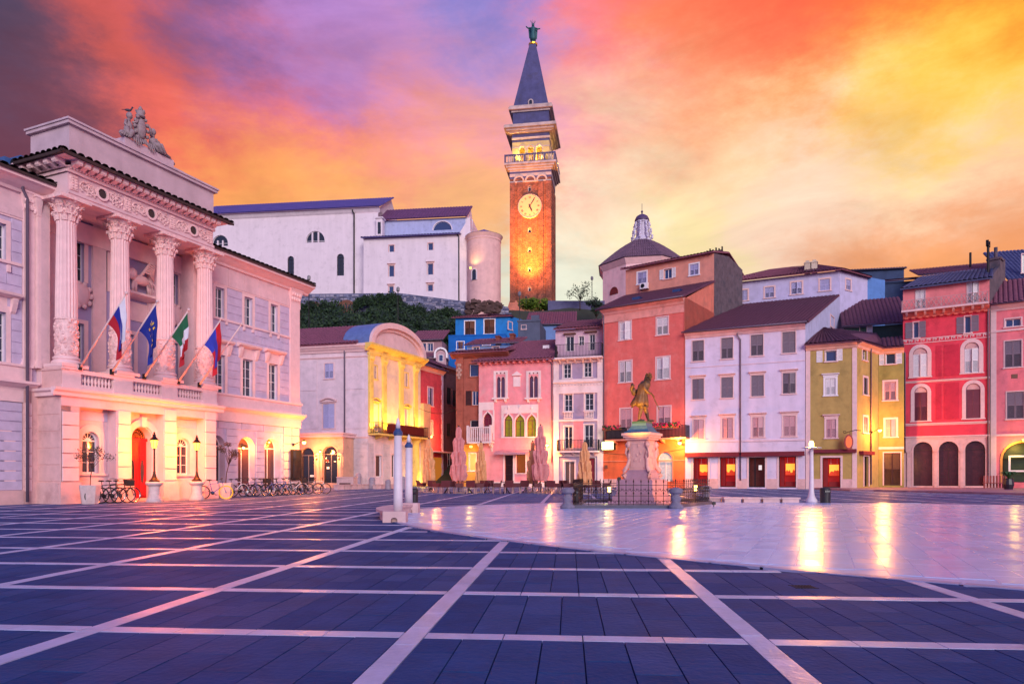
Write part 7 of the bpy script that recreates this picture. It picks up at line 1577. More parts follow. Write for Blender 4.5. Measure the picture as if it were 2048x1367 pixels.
b = MB(); b.lathe([(1.6, zl0 - .3), (1.5, zl0 + .3), (1.15, zl0 + .7), (1.0, zl0 + .9), (.95, zl1 - .3), (1.2, zl1 - .15), (1.2, zl1)], seg=8); b.build('lantern', LST, ba)
b = MB()
for k in range(8):
    a = radians(22.5) + k * pi / 4
    for t in range(8): zz = zl0 + .5 + (zl1 - zl0 - .9) * t / 7; rr = 1.7 - .55 * t / 7 + .12 * sin(t * 2.2); b.blob((rr * cos(a), rr * sin(a), zz), .22, 6, 4, (1, 1, 1.1), .1)
b.build('lantern_scroll', LST, ba)
b = MB(); b.lathe([(1.25, zl1), (1.2, zl1 + .3), (.95, zl1 + .8), (.5, zl1 + 1.1), (.12, zl1 + 1.2), (.1, zl1 + 1.5)], seg=16); b.blob((0, 0, zl1 + 1.65), .2); b.tube([(0, 0, zl1 + 1.7), (0, 0, zl1 + 3.0)], .04, 5); b.build('lantern_dome', mat('dome_lead', (84, 62, 100), .6, .1), ba, smooth=True)
aa = radians(22.5 - 9 + 45 * 4 + 22.5) ; nrm = V((cos(aa), sin(aa), 0)); wp = V((bp_.x, bp_.y, 0)) + nrm * (Rw * cos(pi / 8) + .02)
wf = Face(ba, wp, degs := 90 - math.degrees(atan2(-nrm.x, nrm.y)) if False else math.degrees(atan2(-(nrm.y), nrm.x)))
q = outline(-.75, .75, P(0, 581, 110).z, P(0, 568, 110).z, 'arch'); part(wf, 'window', mat('red_recess', (120, 40, 40), .6, .1), lambda b: (b.poly([(x, -.06, z) for x, z in q]), b.ring(q, grow(q, .15, 'arch'), -.1, 0)))
# path wall on the ridge, lamp posts
rwl = MB(); rwl.box(P(1096, 0, 114).x, P(1240, 0, 114).x, 114, 114.6, 24, P(0, 601, 114).z); tag(rwl.build('ridge_wall', mat('ridge_wall', (90, 90, 124), .9, .2, 1)), 'plain grey wall along the ridge right of the tower', 'wall')
for i, (x, y0, y1, d) in enumerate(((617.8, 560, 655, 90), (796, 583, 660, 90), (1184, 560, 606, 112), (1039, 592, 660, 92))):
    p = P(x, y1, d); t_ = thing('slope_lamp_post', ['thin lamp post on the slope next to the town hall roof end', 'thin lamp post on the slope above the round gable', 'thin lamp post on the ridge left of the baptistery', 'thin lamp post rising in front of the bell tower foot'][i], 'lamp post', (p.x, p.y, p.z - 4), 0, 'lamp posts on the slope')
    hh = P(x, y0, d).z - p.z + 4; b = MB(); b.lathe([(.08, 0), (.05, hh)], seg=6); b.build('pole', MAT['iron'], t_); b = MB(); b.lathe([(.05, hh - .05), (.22, hh + .1), (.22, hh + .5), (.05, hh + .65)], seg=8); b.build('lamp_head', MAT['grey_frame'], t_)
# ---------------------------------------------------------------- things in the square
PED = mat('pedestal_stone', (214, 190, 190), .65, .14, 5, .3, 25, dirt=(150, 120, 124), dirt_amt=.4)
def lantern(label, px, py):
    p = G(px, py); t = thing('street_lantern', label, 'street lamp', p, random.uniform(0, 1), 'lanterns in front of the town hall')
    b = MB(); b.lathe([(.33, 0), (.33, .10), (.29, .16), (.24, .26), (.23, .66), (.27, .70), (.34, .76), (.35, .84), (.33, .87)], seg=20); smooth_angle(b.build('pedestal', PED, t), 35)
    b = MB(); b.lathe([(.23, .87), (.22, .93), (.14, 1.0), (.09, 1.1), (.065, 1.2), (.05, 1.24), (.06, 1.28), (.04, 1.32), (.032, 2.25), (.055, 2.29), (.03, 2.33)], seg=12); b.build('post', MAT['iron'], t, smooth=True)
    b = MB(); b.lathe([(.09, 2.33), (.15, 2.67)], seg=6); b.build('lamp_glass', mat('lantern_glow', (40, 26, 10), emit=(255, 188, 66), estr=5.5, var=0), t)
    b = MB()
    for k in range(6): a = k * pi / 3; b.tube([(.092 * cos(a), .092 * sin(a), 2.33), (.155 * cos(a), .155 * sin(a), 2.68)], .009, 4)
    b.lathe([(.20, 2.67), (.17, 2.72), (.10, 2.80), (.06, 2.86), (.075, 2.90), (.035, 2.95), (.04, 3.0), (.005, 3.05)], seg=6); b.build('cap', MAT['iron'], t)
    lamp('lantern_light', p + V((0, 0, 2.52)), 3000, (1, .17, .01), .19)
lantern('tall lantern on a stone pedestal in front of the red door', 308.6, 1003); lantern('tall lantern on a stone pedestal right of the red door beside the arched window', 393.7, 999)
def planter(label, px, py, w, h, tree_h, lean, n):
    p = G(px, py); t = thing('planter', label, 'planter', p, .3, 'stone tree planters'); b = MB(); b.lathe([(w * .38, 0), (w * .5, h * .95), (w * .5, h), (w * .42, h), (w * .40, h * .9)], seg=8); b.build('pot', PED, t)
    b = MB(); b.lathe([(w * .41, h * .9), (0, h * .93)], seg=8, closed=False); b.build('soil', mat('soil', (50, 38, 34), .9), t)
    return p
tm_ = [mat('tree_leaf_a', (70, 62, 42), .7, .3), mat('tree_leaf_b', (96, 62, 50), .7, .3)]
p = planter('octagonal stone planter left of the bicycles and the red door', 180, 1007, .80, .76, 0, 0, 0)
tree('small_olive_tree', 'small sparse tree with two drooping leafy boughs in the planter left of the door', p + V((0, 0, .70)), 1.75, .75, 520, .035, .022, (.12, 0), tm_, 9, low=.45, zs=.7, spread=.8)
p = planter('octagonal stone planter behind the blue and yellow bicycle', 451, 995, .78, .76, 0, 0, 0)
tree('small_red_tree', 'small leaning tree with reddish leaves in the planter at the bicycle row', p + V((0, 0, .70)), 2.2, .85, 800, .036, .028, (.25, 0), tm_, 11, low=.5, zs=.6, spread=.8)
# bicycles
TY = mat('tyre', (22, 20, 22), .8); CHR = mat('chrome', (170, 170, 180), .25, metal=.9)
def torus(b, c, R_, r, seg=26, s=5):
    pts = []; fs = []
    for i in range(seg):
        a = 2 * pi * i / seg
        for k in range(s): q = 2 * pi * k / s; pts.append((c[0] + (R_ + r * cos(q)) * cos(a), c[1] + r * sin(q), c[2] + (R_ + r * cos(q)) * sin(a)))
    for i in range(seg):
        for k in range(s): fs.append((i * s + k, i * s + (k + 1) % s, ((i + 1) % seg) * s + (k + 1) % s, ((i + 1) % seg) * s + k))
    b.add(pts, fs)
wheel_me = {}
def bike(label, p, rz, frame, tyre=None, basket=False, fender=False, group=None, lean=0):
    t = thing('bicycle', label, 'bicycle', p, rz, group); t.rotation_euler = (lean, 0, rz); FM = frame; Rw = .33
    for x, nm in ((-.52, 0), (.52, 1)):
        w_ = MB(); torus(w_, (0, 0, 0), Rw - .012, .02); w_ = w_.build('wheel', tyre if (tyre and nm) else TY, t, M.Translation((x, 0, Rw)))
        b = MB(); torus(b, (0, 0, 0), Rw - .035, .012, 22, 4); b.build('rim', CHR if not (tyre and nm) else tyre, w_)
        b = MB()
        for k in range(14): a = 2 * pi * k / 14; b.add([(-.004 * sin(a), 0, .004 * cos(a)), (.004 * sin(a), 0, -.004 * cos(a)), ((Rw - .04) * cos(a), 0, (Rw - .04) * sin(a))], [(0, 1, 2)])
        b.lathe([(.025, -.04), (.025, .04)], seg=8); b.build('spokes', CHR, w_)
        if fender:
            b = MB(); b.tube([((Rw + .03) * cos(a), 0, (Rw + .03) * sin(a)) for a in [radians(q) for q in range(10, 171, 16)]], .018, 4); b.build('fender', FM, w_)
    b = MB(); BBk, ST, HTt, HTb = (-.08, 0, .30), (-.20, 0, .78), (.36, 0, .80), (.40, 0, .66)
    for a, c, r in ((BBk, ST, .018), (BBk, HTb, .02), ((-.19, 0, .74), HTt, .018), (HTt, HTb, .022), (BBk, (-.52, .03, .33), .011), (BBk, (-.52, -.03, .33), .011), ((-.19, 0, .74), (-.52, .03, .33), .010), ((-.19, 0, .74), (-.52, -.03, .33), .010), (HTb, (.52, .04, .33), .013), (HTb, (.52, -.04, .33), .013)): b.tube([a, c], r, 6)
    b.build('frame', FM, t)
    b = MB(); b.tube([(-.20, 0, .78), (-.22, 0, .90)], .013, 6); b.blob((-.24, 0, .93), .11, 8, 5, (1.25, .6, .3)); b.build('saddle', TY, t)
    b = MB(); b.tube([HTt, (.33, 0, .95), (.36, 0, .97)], .014, 6); b.tube([(.26, -.29, .98), (.36, -.2, 1.0), (.36, .2, 1.0), (.26, .29, .98)], .013, 6); b.build('handlebar', MAT['iron'], t)
    b = MB(); b.T = M.Translation(BBk) @ M.Rotation(pi / 2, 4, 'X'); b.lathe([(.09, -.01), (.09, .01)], seg=14); b.T = None; b.tube([(-.08, .06, .30), (.06, .07, .20)], .012, 5); b.tube([(-.08, -.06, .30), (-.22, -.07, .40)], .012, 5); b.box(.02, .12, .06, .15, .19, .21); b.box(-.28, -.18, -.15, -.06, .39, .41); b.build('crank', MAT['iron'], t)
    if basket: b = MB(); b.box(.42, .68, -.15, .15, .72, .74); [b.box(*q) for q in ((.42, .44, -.17, .17, .74, .96), (.68, .70, -.19, .19, .74, .98), (.44, .68, -.18, -.16, .74, .96), (.44, .68, .16, .18, .74, .96))]; b.build('basket', mat('basket', (60, 44, 40), .8), t)
    return t
FC = {k: mat('frame_' + k, c, .3, .05, coat=.4) for k, c in dict(black=(30, 28, 34), grey=(96, 96, 112), blue=(40, 90, 170), white=(206, 200, 214), red=(120, 24, 36), lilac=(120, 116, 170), teal=(50, 96, 110)).items()}
YT = mat('yellow_tyre', (220, 200, 40), .5)
PTs = PT.shift(.9)
wt = V((sin(radians(23)), cos(radians(23)), 0))
bike('black bicycle leaning beside the left planter', PTs.at(PTs.u(211), 0, 0), radians(60), FC['black'], lean=.12, group='bicycles left of the red door')
bike('black bicycle with a front basket, middle of the three by the left planter', PTs.at(PTs.u(228), 0, 0), radians(52), FC['black'], basket=True, lean=.1, group='bicycles left of the red door')
bike('grey bicycle nearest the pier left of the red door', PTs.at(PTs.u(245), 0, 0), radians(64), FC['teal'], lean=-.08, group='bicycles left of the red door')
bike('blue bicycle with bright yellow front tyre between the lantern and the planter', PTs.at(PTs.u(429), 0, 0), radians(16), FC['blue'], tyre=YT, lean=.08)
rows = [(470, 'white', 'white bicycle with black saddle, leftmost in the long row'), (484, 'red', 'dark red bicycle, second from the left in the long row'), (500, 'lilac', 'lilac bicycle below the lit arch, third from the left in the row'), (515, 'black', 'black bicycle, fourth from the left in the long row'), (530, 'lilac', 'lilac blue bicycle in the middle of the long row'),
        (545, 'black', 'black bicycle right of the middle of the long row'), (559, 'blue', 'blue bicycle below the second lit arch'), (573, 'grey', 'grey bicycle left of the notice case in the row'), (587, 'white', 'white bicycle below the notice case'), (602, 'black', 'black bicycle with low saddle at the end of the town hall'),
        (618, 'grey', 'grey bicycle before the left cafe arch'), (634, 'white', 'pale bicycle standing before the right cafe arch, last of the row')]
WGs = WG.shift(.85)
for i, (x, c, lb_) in enumerate(rows):
    bike(lb_, WGs.at(WGs.u(x), 0, 0), radians([58, 48, 66, 55, 40, 62, 50, 68, 35, 45, 24, 12][i]), FC[c], basket=(i in (3, 8)), fender=i in (0, 4, 8, 10), lean=random.uniform(-.12, .12), group='bicycles parked in a row by the town hall')
# bike hoops at the far left
for i, (x, y) in enumerate(((4, 1006), (14, 1005), (26, 1004), (376, 990))):
    p = G(x, y); t_ = MB().tube([(-.25, 0, 0), (-.25, 0, .55), (-.1, 0, .68), (.1, 0, .62), (.25, 0, .4), (.25, 0, 0)], .018, 6).build('bike_hoop', MAT['iron'], smooth=True); t_.location = p; t_.rotation_euler = (0, 0, .9)
    tag(t_, ['iron bicycle hoop at the very left edge by the town hall wall', 'second iron bicycle hoop from the left edge', 'iron bicycle hoop right next to the downpipe at the left', 'curled iron bicycle hoop left of the right lantern pedestal'][i], 'bike rack', 'iron bicycle hoops')
# flags on the balcony
FLC = {k: mat('cloth_' + k, c, .75, .06, 4) for k, c in dict(white=(226, 222, 236), blue=(22, 38, 150), red=(176, 18, 40), eu=(14, 40, 140), green=(20, 96, 66), gold=(236, 196, 40), pblue=(30, 60, 190)).items()}
outn = -WG.inn
def flag(label, bx, by, bands_, L_=1.75, stars=False, hoist=.37, base_y=0):
    u, z = PT.uz(bx, by); base = PT.at(u, -.05, zBal1 + .12); tip = base + outn * 2.7 + V((0, 0, 2.75))
    t = thing('flag', label, 'flag', base, 0, 'flags on the balcony'); o = base
    b = MB(); b.tube([(0, 0, 0), tuple(tip - o)], .042, 8, .03); b.blob(tuple(tip - o), .07, 8, 6); b.build('pole', mat('pole_paint', (226, 196, 196), .5, .1), t, smooth=True)
    b = MB(); b.box(-.06, .06, -.06, .06, -.1, .14); b.build('socket', MAT['iron'], t)
    if not bands_: return
    ns, nr = 24, 18; tv = tip - o
    def S(s, r, e=0):
        h = tv * (1 - .03 - hoist * s); gather = (1 - r) ** 3
        x = h.lerp(tv * .90, 1 - gather * .999 if r > 0 else 0); x = V((x.x, x.y, h.z)) if r else h
        fold = sin(s * 15 + r * 2) * .085 * min(1, r * 2.5); w2 = sin(s * 9 + 1) * .06 * min(1, r * 2)
        q = V((x.x, x.y, h.z - L_ * r * (1 - .12 * s))) + outn * (fold + (s - .5) * -.25 * min(1, r * 1.3)) + wt * (w2 + .05 * sin(r * 5)) + wt * e
        return q
    b = MB(); pts = [tuple(S(i / ns, j / nr)) for j in range(nr + 1) for i in range(ns + 1)]; b.add(pts, [])
    for j in range(nr):
        for i in range(ns):
            b.f.append([j * (ns + 1) + i, j * (ns + 1) + i + 1, (j + 1) * (ns + 1) + i + 1, (j + 1) * (ns + 1) + i]); s_, r_ = (i + .5) / ns, (j + .5) / nr; b.m.append(bands_(s_, r_))
    cl = b.build('cloth', list(FLC.values()), t, smooth=True)
    if stars:
        b = MB()
        for k in range(12):
            a = 2 * pi * k / 12; s0, r0 = .5 + .30 * cos(a), .46 + .27 * sin(a)
            for e in (-.012, .012):
                pp = [S(s0 + (.055 if q % 2 == 0 else .024) * sin(q * pi / 5), r0 + (.045 if q % 2 == 0 else .02) * cos(q * pi / 5), 0) + V((.02, -.03, 0)) * (1 if e < 0 else -1) for q in range(10)]; b.poly([tuple(q) for q in pp])
        b.build('stars', FLC['gold'], cl)
K = {k: i for i, k in enumerate(FLC)}
flag('white, blue and red striped flag hanging leftmost on the balcony', 158, 733, lambda s, r: K['white'] if s < .34 else (K['blue'] if s < .67 else K['red']))
flag('dark blue flag with a ring of gold stars on the balcony', 222, 747, lambda s, r: K['eu'], stars=True)
flag('green, white and red flag, third on the balcony', 287, 757, lambda s, r: K['green'] if r < .36 else (K['white'] if r < .66 else K['red']), 1.6, hoist=.36)
flag('blue flag with a red corner, rightmost on the balcony', 355, 766, lambda s, r: K['red'] if s < .3 else (K['pblue'] if s < .8 else K['red'] if r > .3 else K['pblue']))
flag('bare pole without a flag at the right end of the balcony', 397, 772, None)
# ---- white flag-mast pillars on a curved bench
PW = mat('pillar_white', (220, 206, 214), .5, .08, 4, .1, 30); BLC = mat('blue_cap', (50, 74, 124), .45, .15, 6); BN = mat('bench_stone', (212, 176, 176), .6, .14, 3, .2, 22, dirt=(150, 110, 110), dirt_amt=.4)
def pillar(label, px, py, h, s):
    p = G(px, py); t = thing('stone_mast', label, 'pillar', p, 0, 'white stone masts on the curved bench'); r = .115 * s
    z0 = .26
    b = MB(); b.lathe([(r, z0), (r * .98, z0 + .4), (r * .80, h * .83)], seg=20); b.build('shaft', PW, t, smooth=True)
    b = MB(); b.lathe([(r * .82, h * .83), (r * 1.0, h * .835), (r * 1.04, h * .855), (r * .9, h * .87), (r * .62, h * .885), (r * .62, h * .90)], seg=20); b.build('ring', BLC, t)
    b = MB(); b.lathe([(r * .50, h * .90), (r * .46, h * .95), (r * .22, h * .99), (.004, h * 1.005)], seg=16); b.build('tip', PW, t, smooth=True); return p
p1 = pillar('nearer and taller white mast with blue ring on the curved bench', 796, 1043, 2.57, 1.0); p2 = pillar('farther white mast with blue ring on the curved bench', 817.5, 1022, 2.45, 1.08)
bt_ = thing('curved_bench', 'low curved pinkish white stone bench under the two masts', 'bench', (p1 + p2) / 2)
o = bt_.location; a1, a2 = V((768 - CXP, FP, 0)) * (16.9 / FP), 0
def kbox(b, c, w_, d_, z0, z1, rz=0):
    q = [V((-w_, -d_, 0)), V((w_, -d_, 0)), V((w_, d_, 0)), V((-w_, d_, 0))]; m_ = M.Rotation(rz, 3, 'Z'); q = [m_ @ v + V((c.x, c.y, 0)) - V((o.x, o.y, 0)) for v in q]
    b.add([(v.x, v.y, z0) for v in q] + [(v.x, v.y, z1) for v in q], [(0, 3, 2, 1), (4, 5, 6, 7), (0, 1, 5, 4), (1, 2, 6, 5), (2, 3, 7, 6), (3, 0, 4, 7)])
kb = pt_at(791, 17.0); kb2 = pt_at(820, 21.3)
b = MB(); b.T = M.Translation((kb.x - o.x, kb.y - o.y, 0)); 
def blockarch(b, w_, d_, h_, a_):
    n = 8; prof = [(-w_, 0), (-a_, 0)] + [(-a_ * cos(pi * k / n), .06 + a_ * .8 * sin(pi * k / n)) for k in range(n + 1)] + [(a_, 0), (w_, 0), (w_, h_), (-w_, h_)]; b.slab(prof, -d_, d_)
blockarch(b, .28, .20, .27, .08); b.build('end_block', BN, bt_)
b = MB(); b.T = M.Translation((kb2.x - o.x, kb2.y - o.y, 0)); blockarch(b, .28, .22, .30, .1); b.build('end_block', BN, bt_)
c1, c2 = kb - o, kb2 - o
def arcpt(t, off): 
    m_ = c1.lerp(c2, t); n_ = (c2 - c1).normalized(); n_ = V((-n_.y, n_.x, 0)); return m_ + n_ * (.42 * sin(pi * t) + off)
for z0, z1, w_, nm in ((.20, .27, .30, 'seat_slab'), (0, .2, .20, 'support')):
    n = 9
    for k in range(n):
        t0, t1 = k / n, (k + .97) / n; q = [arcpt(t0, -w_ * .6), arcpt(t1, -w_ * .6), arcpt(t1, w_), arcpt(t0, w_)]
        MB().add([(v.x, v.y, z0) for v in q] + [(v.x, v.y, z1 + .002) for v in q], [(0, 3, 2, 1), (4, 5, 6, 7), (0, 1, 5, 4), (1, 2, 6, 5), (2, 3, 7, 6), (3, 0, 4, 7)]).build(nm, BN, bt_)
def bin_(label, px, py, w_, h_):
    t = thing('litter_bin', label, 'bin', G(px, py), 0, 'dark litter bins'); b = MB(); b.lathe([(w_ * .94, 0), (w_ * .96, .02), (w_, h_ * .93), (w_, h_)], seg=18); b.build('body', mat('bin_dark', (34, 30, 36), .5, .15, 8), t, smooth=False)
    MB().lathe([(w_ * 1.05, h_), (w_ * 1.05, h_ + .02), (w_ * .75, h_ + .06)], seg=18).build('lid', MAT['bin_dark'], t); MB().box(-w_ * .5, w_ * .5, -w_ * 1.03, -w_ * .9, h_ * .78, h_ * .9).build('slot', MAT['glass_dark'], t)
bin_('dark litter bin directly behind the two white masts', 828, 1019, .14, .66); bin_('dark round litter bin beside the glaring white lamp column', 1650.5, 1005, .21, .58)
# ---- glaring lamp column
p = G(1623, 1004.5); t = thing('lamp_column', 'tall white stone lamp column with glaring yellow head before the white house', 'street lamp', p)
b = MB(); b.lathe([(.24, 0), (.23, .10), (.14, .26), (.10, .5), (.088, 1.2), (.072, 2.28)], seg=20); b.build('column', PW, t, smooth=True)
b = MB(); b.lathe([(.40, 2.30), (.41, 2.32), (.09, 2.34)], seg=24); b.build('disc', MAT['white_paint'], t)
b = MB(); b.lathe([(.07, 2.34), (.09, 2.40), (.09, 2.52), (.05, 2.60)], seg=14); b.build('lamp_head', mat('big_glow', (40, 30, 10), emit=(255, 226, 120), estr=14, var=0), t, smooth=True)
lamp('lamp_column_light', p + V((0, 0, 2.58)), 1500, (1, .34, .04), .22)
# ---- low stone bench walls beyond the oval
def kerb(label, pts, h, w_, g='low stone seats round the oval'):
    a, c = G(*pts[0]), G(*pts[1]); d = (c - a); t = thing('low_bench', label, 'bench', a, atan2(d.y, d.x), g); L_ = d.length; n = max(1, round(L_ / .9))
    for k in range(n): MB().box(L_ * k / n + .01, L_ * (k + 1) / n - .01, 0, w_, h - .07, h).build('seat_block', BN, t)
    for k in range(n): x = L_ * k / n; MB().box(x + .06, x + L_ / n - .06, .05, w_ - .05, 0, h - .07).build('support', BN, t)
kerb('long low stone seat between the monument and the lamp column', ((1447, 1004), (1602, 1004.5)), .22, .4)
kerb('short low stone seat just right of the monument fence', ((1415, 1003), (1444, 1003.5)), .22, .4)
kerb('low stone seat before the gabled palace wall', ((676, 979), (741, 977)), .42, .5, 'low stone seats by the palace')
kerb('low stone seat at the right corner of the palace front', ((752, 977.5), (790, 976.5)), .40, .45, 'low stone seats by the palace')
t = thing('stone_fountain', 'pink stone wall block with a dark basin niche beside the cafe arches', 'fountain', G(690, 977), radians(-10)); MB().box(-.75, .75, 0, .9, 0, .95).build('block', BN, t); MB().box(-.5, .5, -.02, .05, .2, .5).build('basin', MAT['dark_wood'], t); MB().box(-.78, .78, -.05, .95, .95, 1.02).build('coping', BN, t)
for i, (x, y, h_) in enumerate(((717, 975, 1.35), (776, 978, .8), (744, 977, 1.0), (806, 978, 1.05))):
    p = G(x, y); t = thing('stone_bollard', ['tall rounded stone post before the corner of the palace', 'stone post below the left window of the palace front', 'slim stone slab before the palace corner', 'dark stone slab half hidden behind the masts'][i], 'bollard', p, 0, 'stone posts before the palace')
    b = MB(); r = .28 if i != 1 else .24; b.lathe([(r * 1.15, 0), (r * 1.1, .08), (r, .15), (r * .95, h_ * .85), (r * .7, h_ * .97), (.05, h_)], seg=12); b.build('post', mat('post_grey', (150, 138, 152), .7, .15, 5), t, smooth=True)
    MB().lathe([(r * 1.06, h_ * .72), (r * 1.08, h_ * .75), (r * 1.0, h_ * .78)], seg=12).build('collar', MAT['post_grey'], t)
# ---- parasols
UM = {'pink': mat('parasol_pink', (206, 138, 140), .85, .14, 6, .2, 30), 'tan': mat('parasol_tan', (218, 162, 116), .85, .14, 6, .2, 30)}
def parasol(label, px, py, d, ytop, w_, kind, flare=.0):
    base = pt_at(px, d); h = P(px, ytop, d).z; t = thing('folded_parasol', label, 'parasol', base, random.uniform(0, 3), 'folded parasols on the cafe terrace'); w_ *= .9
    b = MB(); b.lathe([(.35, 0), (.35, .06), (.06, .09)], seg=14); b.build('foot', mat('foot', (170, 150, 150), .7), t)
    MB().lathe([(.03, .05), (.03, h)], seg=8).build('pole', MAT['iron'], t)
    b = MB(); lev = [(h * .20, .85), (h * .28, 1.0), (h * .42, .98), (h * .43, .80), (h * .55, .92), (h * .62, .86), (h * .63, .62), (h * .78, .66), (h * .82, .60), (h * .83, .36), (h * .93, .36), (h * .985, .26), (h, .05)]
    seg = 40; pts = []
    ph = [random.uniform(0, 6) for _ in range(4)]
    for j, (z, k) in enumerate(lev):
        for i in range(seg):
            a = 2 * pi * i / seg; r = w_ / 2 * k * (.95 + .55 * (abs(sin(a * 4 + ph[0] + j * .5)) - .5) + .34 * (abs(sin(a * 6.5 + ph[1] - j * .8)) - .5) + .10 * sin(a * 2 + j * 2.1 + ph[3])); r = max(.04, r)
            pts.append((r * cos(a), r * sin(a), z + (.06 * sin(a * 5 + ph[2] + j * 1.7) if 0 < j < len(lev) - 2 else 0) - (.10 * abs(sin(a * 4 + ph[3])) if j == 0 else 0)))
    b.add(pts, [(j * seg + i, j * seg + (i + 1) % seg, (j + 1) * seg + (i + 1) % seg, (j + 1) * seg + i) for j in range(len(lev) - 1) for i in range(seg)]); b.build('canopy', UM[kind], t)
    b = MB(); b.lathe([(w_ * .34, h * .40), (w_ * .35, h * .41), (w_ * .34, h * .425)], seg=16, closed=False); b.build('strap', UM[kind], t)
    MB().lathe([(.06, h), (.05, h + .05), (.01, h + .1)], seg=8).build('finial', MAT['iron'], t)
parasol('beige folded parasol in front of the red alley house, leftmost', 857.5, 0, 46, 877, .78, 'tan'); parasol('tall pink folded parasol left of the corner balcony', 917.5, 0, 44.5, 853, .92, 'pink'); parasol('beige folded parasol below the corner balcony', 962, 0, 46.5, 884, .70, 'tan')
parasol('beige folded parasol leaning against the tall pink one before the shop window', 1065.5, 0, 46, 883, .72, 'tan'); parasol('tall pink folded parasol in the middle before the glaring corner lamp', 1081, 0, 44.5, 850, .95, 'pink'); parasol('orange beige folded parasol before the grey house door, rightmost', 1169.5, 0, 42, 883, .80, 'tan')
# ---- cafe chairs and tables
CR_ = mat('chair_red', (92, 30, 42), .6, .2, 20, .3, 60); CLG = mat('chair_leg', (180, 150, 150), .4, .1); TTP = mat('table_top', (62, 46, 50), .3, .1)
def chair0():
    t = thing('cafe_chair', '', 'chair', (0, 0, 0)); b = MB(); b.box(-.24, .24, -.22, .22, .40, .46); b.build('seat', CR_, t)
    b = MB(); b.add([(-.25, .20, .42), (.25, .20, .42), (.27, .30, .82), (-.27, .30, .82), (-.25, .24, .42), (.25, .24, .42), (.27, .34, .82), (-.27, .34, .82)], [(0, 1, 2, 3), (4, 7, 6, 5), (3, 2, 6, 7), (0, 3, 7, 4), (1, 5, 6, 2)]); b.build('backrest', CR_, t)
    for s in (-1, 1):
        b = MB(); x = s * .26; b.box(x - .02, x + .02, -.20, .28, .60, .64); b.add([(x - .015, -.2, .44), (x + .015, -.2, .44), (x + .015, .26, .44), (x - .015, .26, .44), (x - .015, -.2, .6), (x + .015, -.2, .6), (x + .015, .27, .6), (x - .015, .27, .6)], [(0, 1, 5, 4), (1, 2, 6, 5), (2, 3, 7, 6), (3, 0, 4, 7)]); b.build('armrest', CR_, t)
        for y in (-.19, .21): b = MB(); b.tube([(s * .22, y, .42), (s * .25, y * 1.15, 0)], .018, 6); b.build('leg', CLG, t)
    return t
def table0():
    t = thing('cafe_table', '', 'table', (0, 0, 0)); b = MB(); b.lathe([(.36, .71), (.37, .73), (.36, .75)], seg=18); b.build('tabletop', TTP, t); b = MB(); b.lathe([(.03, .05), (.03, .71)], seg=8); b.build('stem', MAT['iron'], t)
    b = MB(); [b.tube([(0, 0, .35), (.28 * cos(k * pi / 2 + .7), .28 * sin(k * pi / 2 + .7), .0)], .02, 5) for k in range(4)]; b.build('legs', MAT['iron'], t); return t
C0, T0 = chair0(), table0(); ci = 0
tabs = [(862, 46.5, 'under the leftmost beige parasol'), (895, 44, 'left of the first pink parasol'), (938, 43.6, 'between the first pink parasol and the beige one'), (975, 46, 'right of the beige parasol below the balcony'), (1013, 44, 'in front of the dark cafe door'), (1052, 46, 'before the lit shop window'), (1096, 44, 'right of the middle pink parasol'), (1128, 45, 'before the grey house pillar'), (1155, 43.5, 'before the grey house door'), (1192, 44.5, 'behind the monument fence')]
for n_, (px, d, where) in enumerate(tabs):
    p = pt_at(px, d); t = T0 if n_ == 0 else copytree(T0); t.location = p; t['label'] = 'small round dark cafe table ' + where; t['group'] = 'tables on the cafe terrace'
    for k, (dx, dy, rz, w_) in enumerate(((-.62, .05, pi / 2, 'left'), (.62, -.05, -pi / 2, 'right'), (-.12 if n_ % 2 else .15, -.62, pi, 'near'), (.1, .66, 0, 'far'))):
        if k == 3 and n_ in (0, 5, 8): continue
        c = C0 if ci == 0 else copytree(C0); ci += 1; c.location = p + V((dx, dy, 0)); c.rotation_euler = (0, 0, rz + random.uniform(-.35, .35)); c['label'] = 'dark red armchair, %s of the table %s' % (w_, where); c['group'] = 'armchairs on the cafe terrace'
# cushions shown as boxes of stacked menu? (nothing more)
# ---- monument
mc = G(1284, 1003.5); mt = thing('monument', 'carved white stone monument pedestal with scrolls and blue green cap inside the fence', 'monument', (mc.x, 26.9, 0), radians(-34)); MC = V((mc.x * 26.9 / mc.y, 26.9, 0)); mt.location = MC; mt.scale = (.86, .86, 1)
MS = mat('monument_stone', (222, 168, 156), .62, .14, 3, .3, 20, dirt=(170, 130, 136), dirt_amt=.4); MS2 = mat('monument_base', (176, 134, 146), .65, .16, 3, .3, 20)
b = MB(); b.box(-1.15, 1.15, -1.15, 1.15, 0, .16); b.box(-1.0, 1.0, -1.0, 1.0, .16, .34); b.build('step', MS2, mt)
b = MB(); b.box(-.86, .86, -.86, .86, .34, .95); b.box(-.80, .80, -.80, .80, .95, 1.0); b.box(-.9, .9, -.9, .9, .34, .42); b.build('lower_block', MS2, mt)
b = MB(); b.box(-.62, .62, -.62, .62, 1.0, 1.28, .08); b.box(-.50, .50, -.50, .50, 1.28, 1.36); b.build('middle_block', MS2, mt)
b = MB(); b.box(-.44, .44, -.44, .44, 1.36, 2.52); b.build('die', MS, mt)
b = MB()
for a in range(4):
    b.T = M.Rotation(a * pi / 2, 4, 'Z'); b.ring([(-.26, 1.45), (-.26, 2.36), (.26, 2.36), (.26, 1.45)], [(-.32, 1.42), (-.32, 2.42), (.32, 2.42), (.32, 1.42)], -.47, -.44); b.box(-.25, .25, -.455, -.44, 1.45, 2.36)
    for k in range(7): b.blob((random.uniform(-.16, .16), -.47, random.uniform(1.6, 2.3)), .05, 6, 4, (1, .5, 1.2), .2)
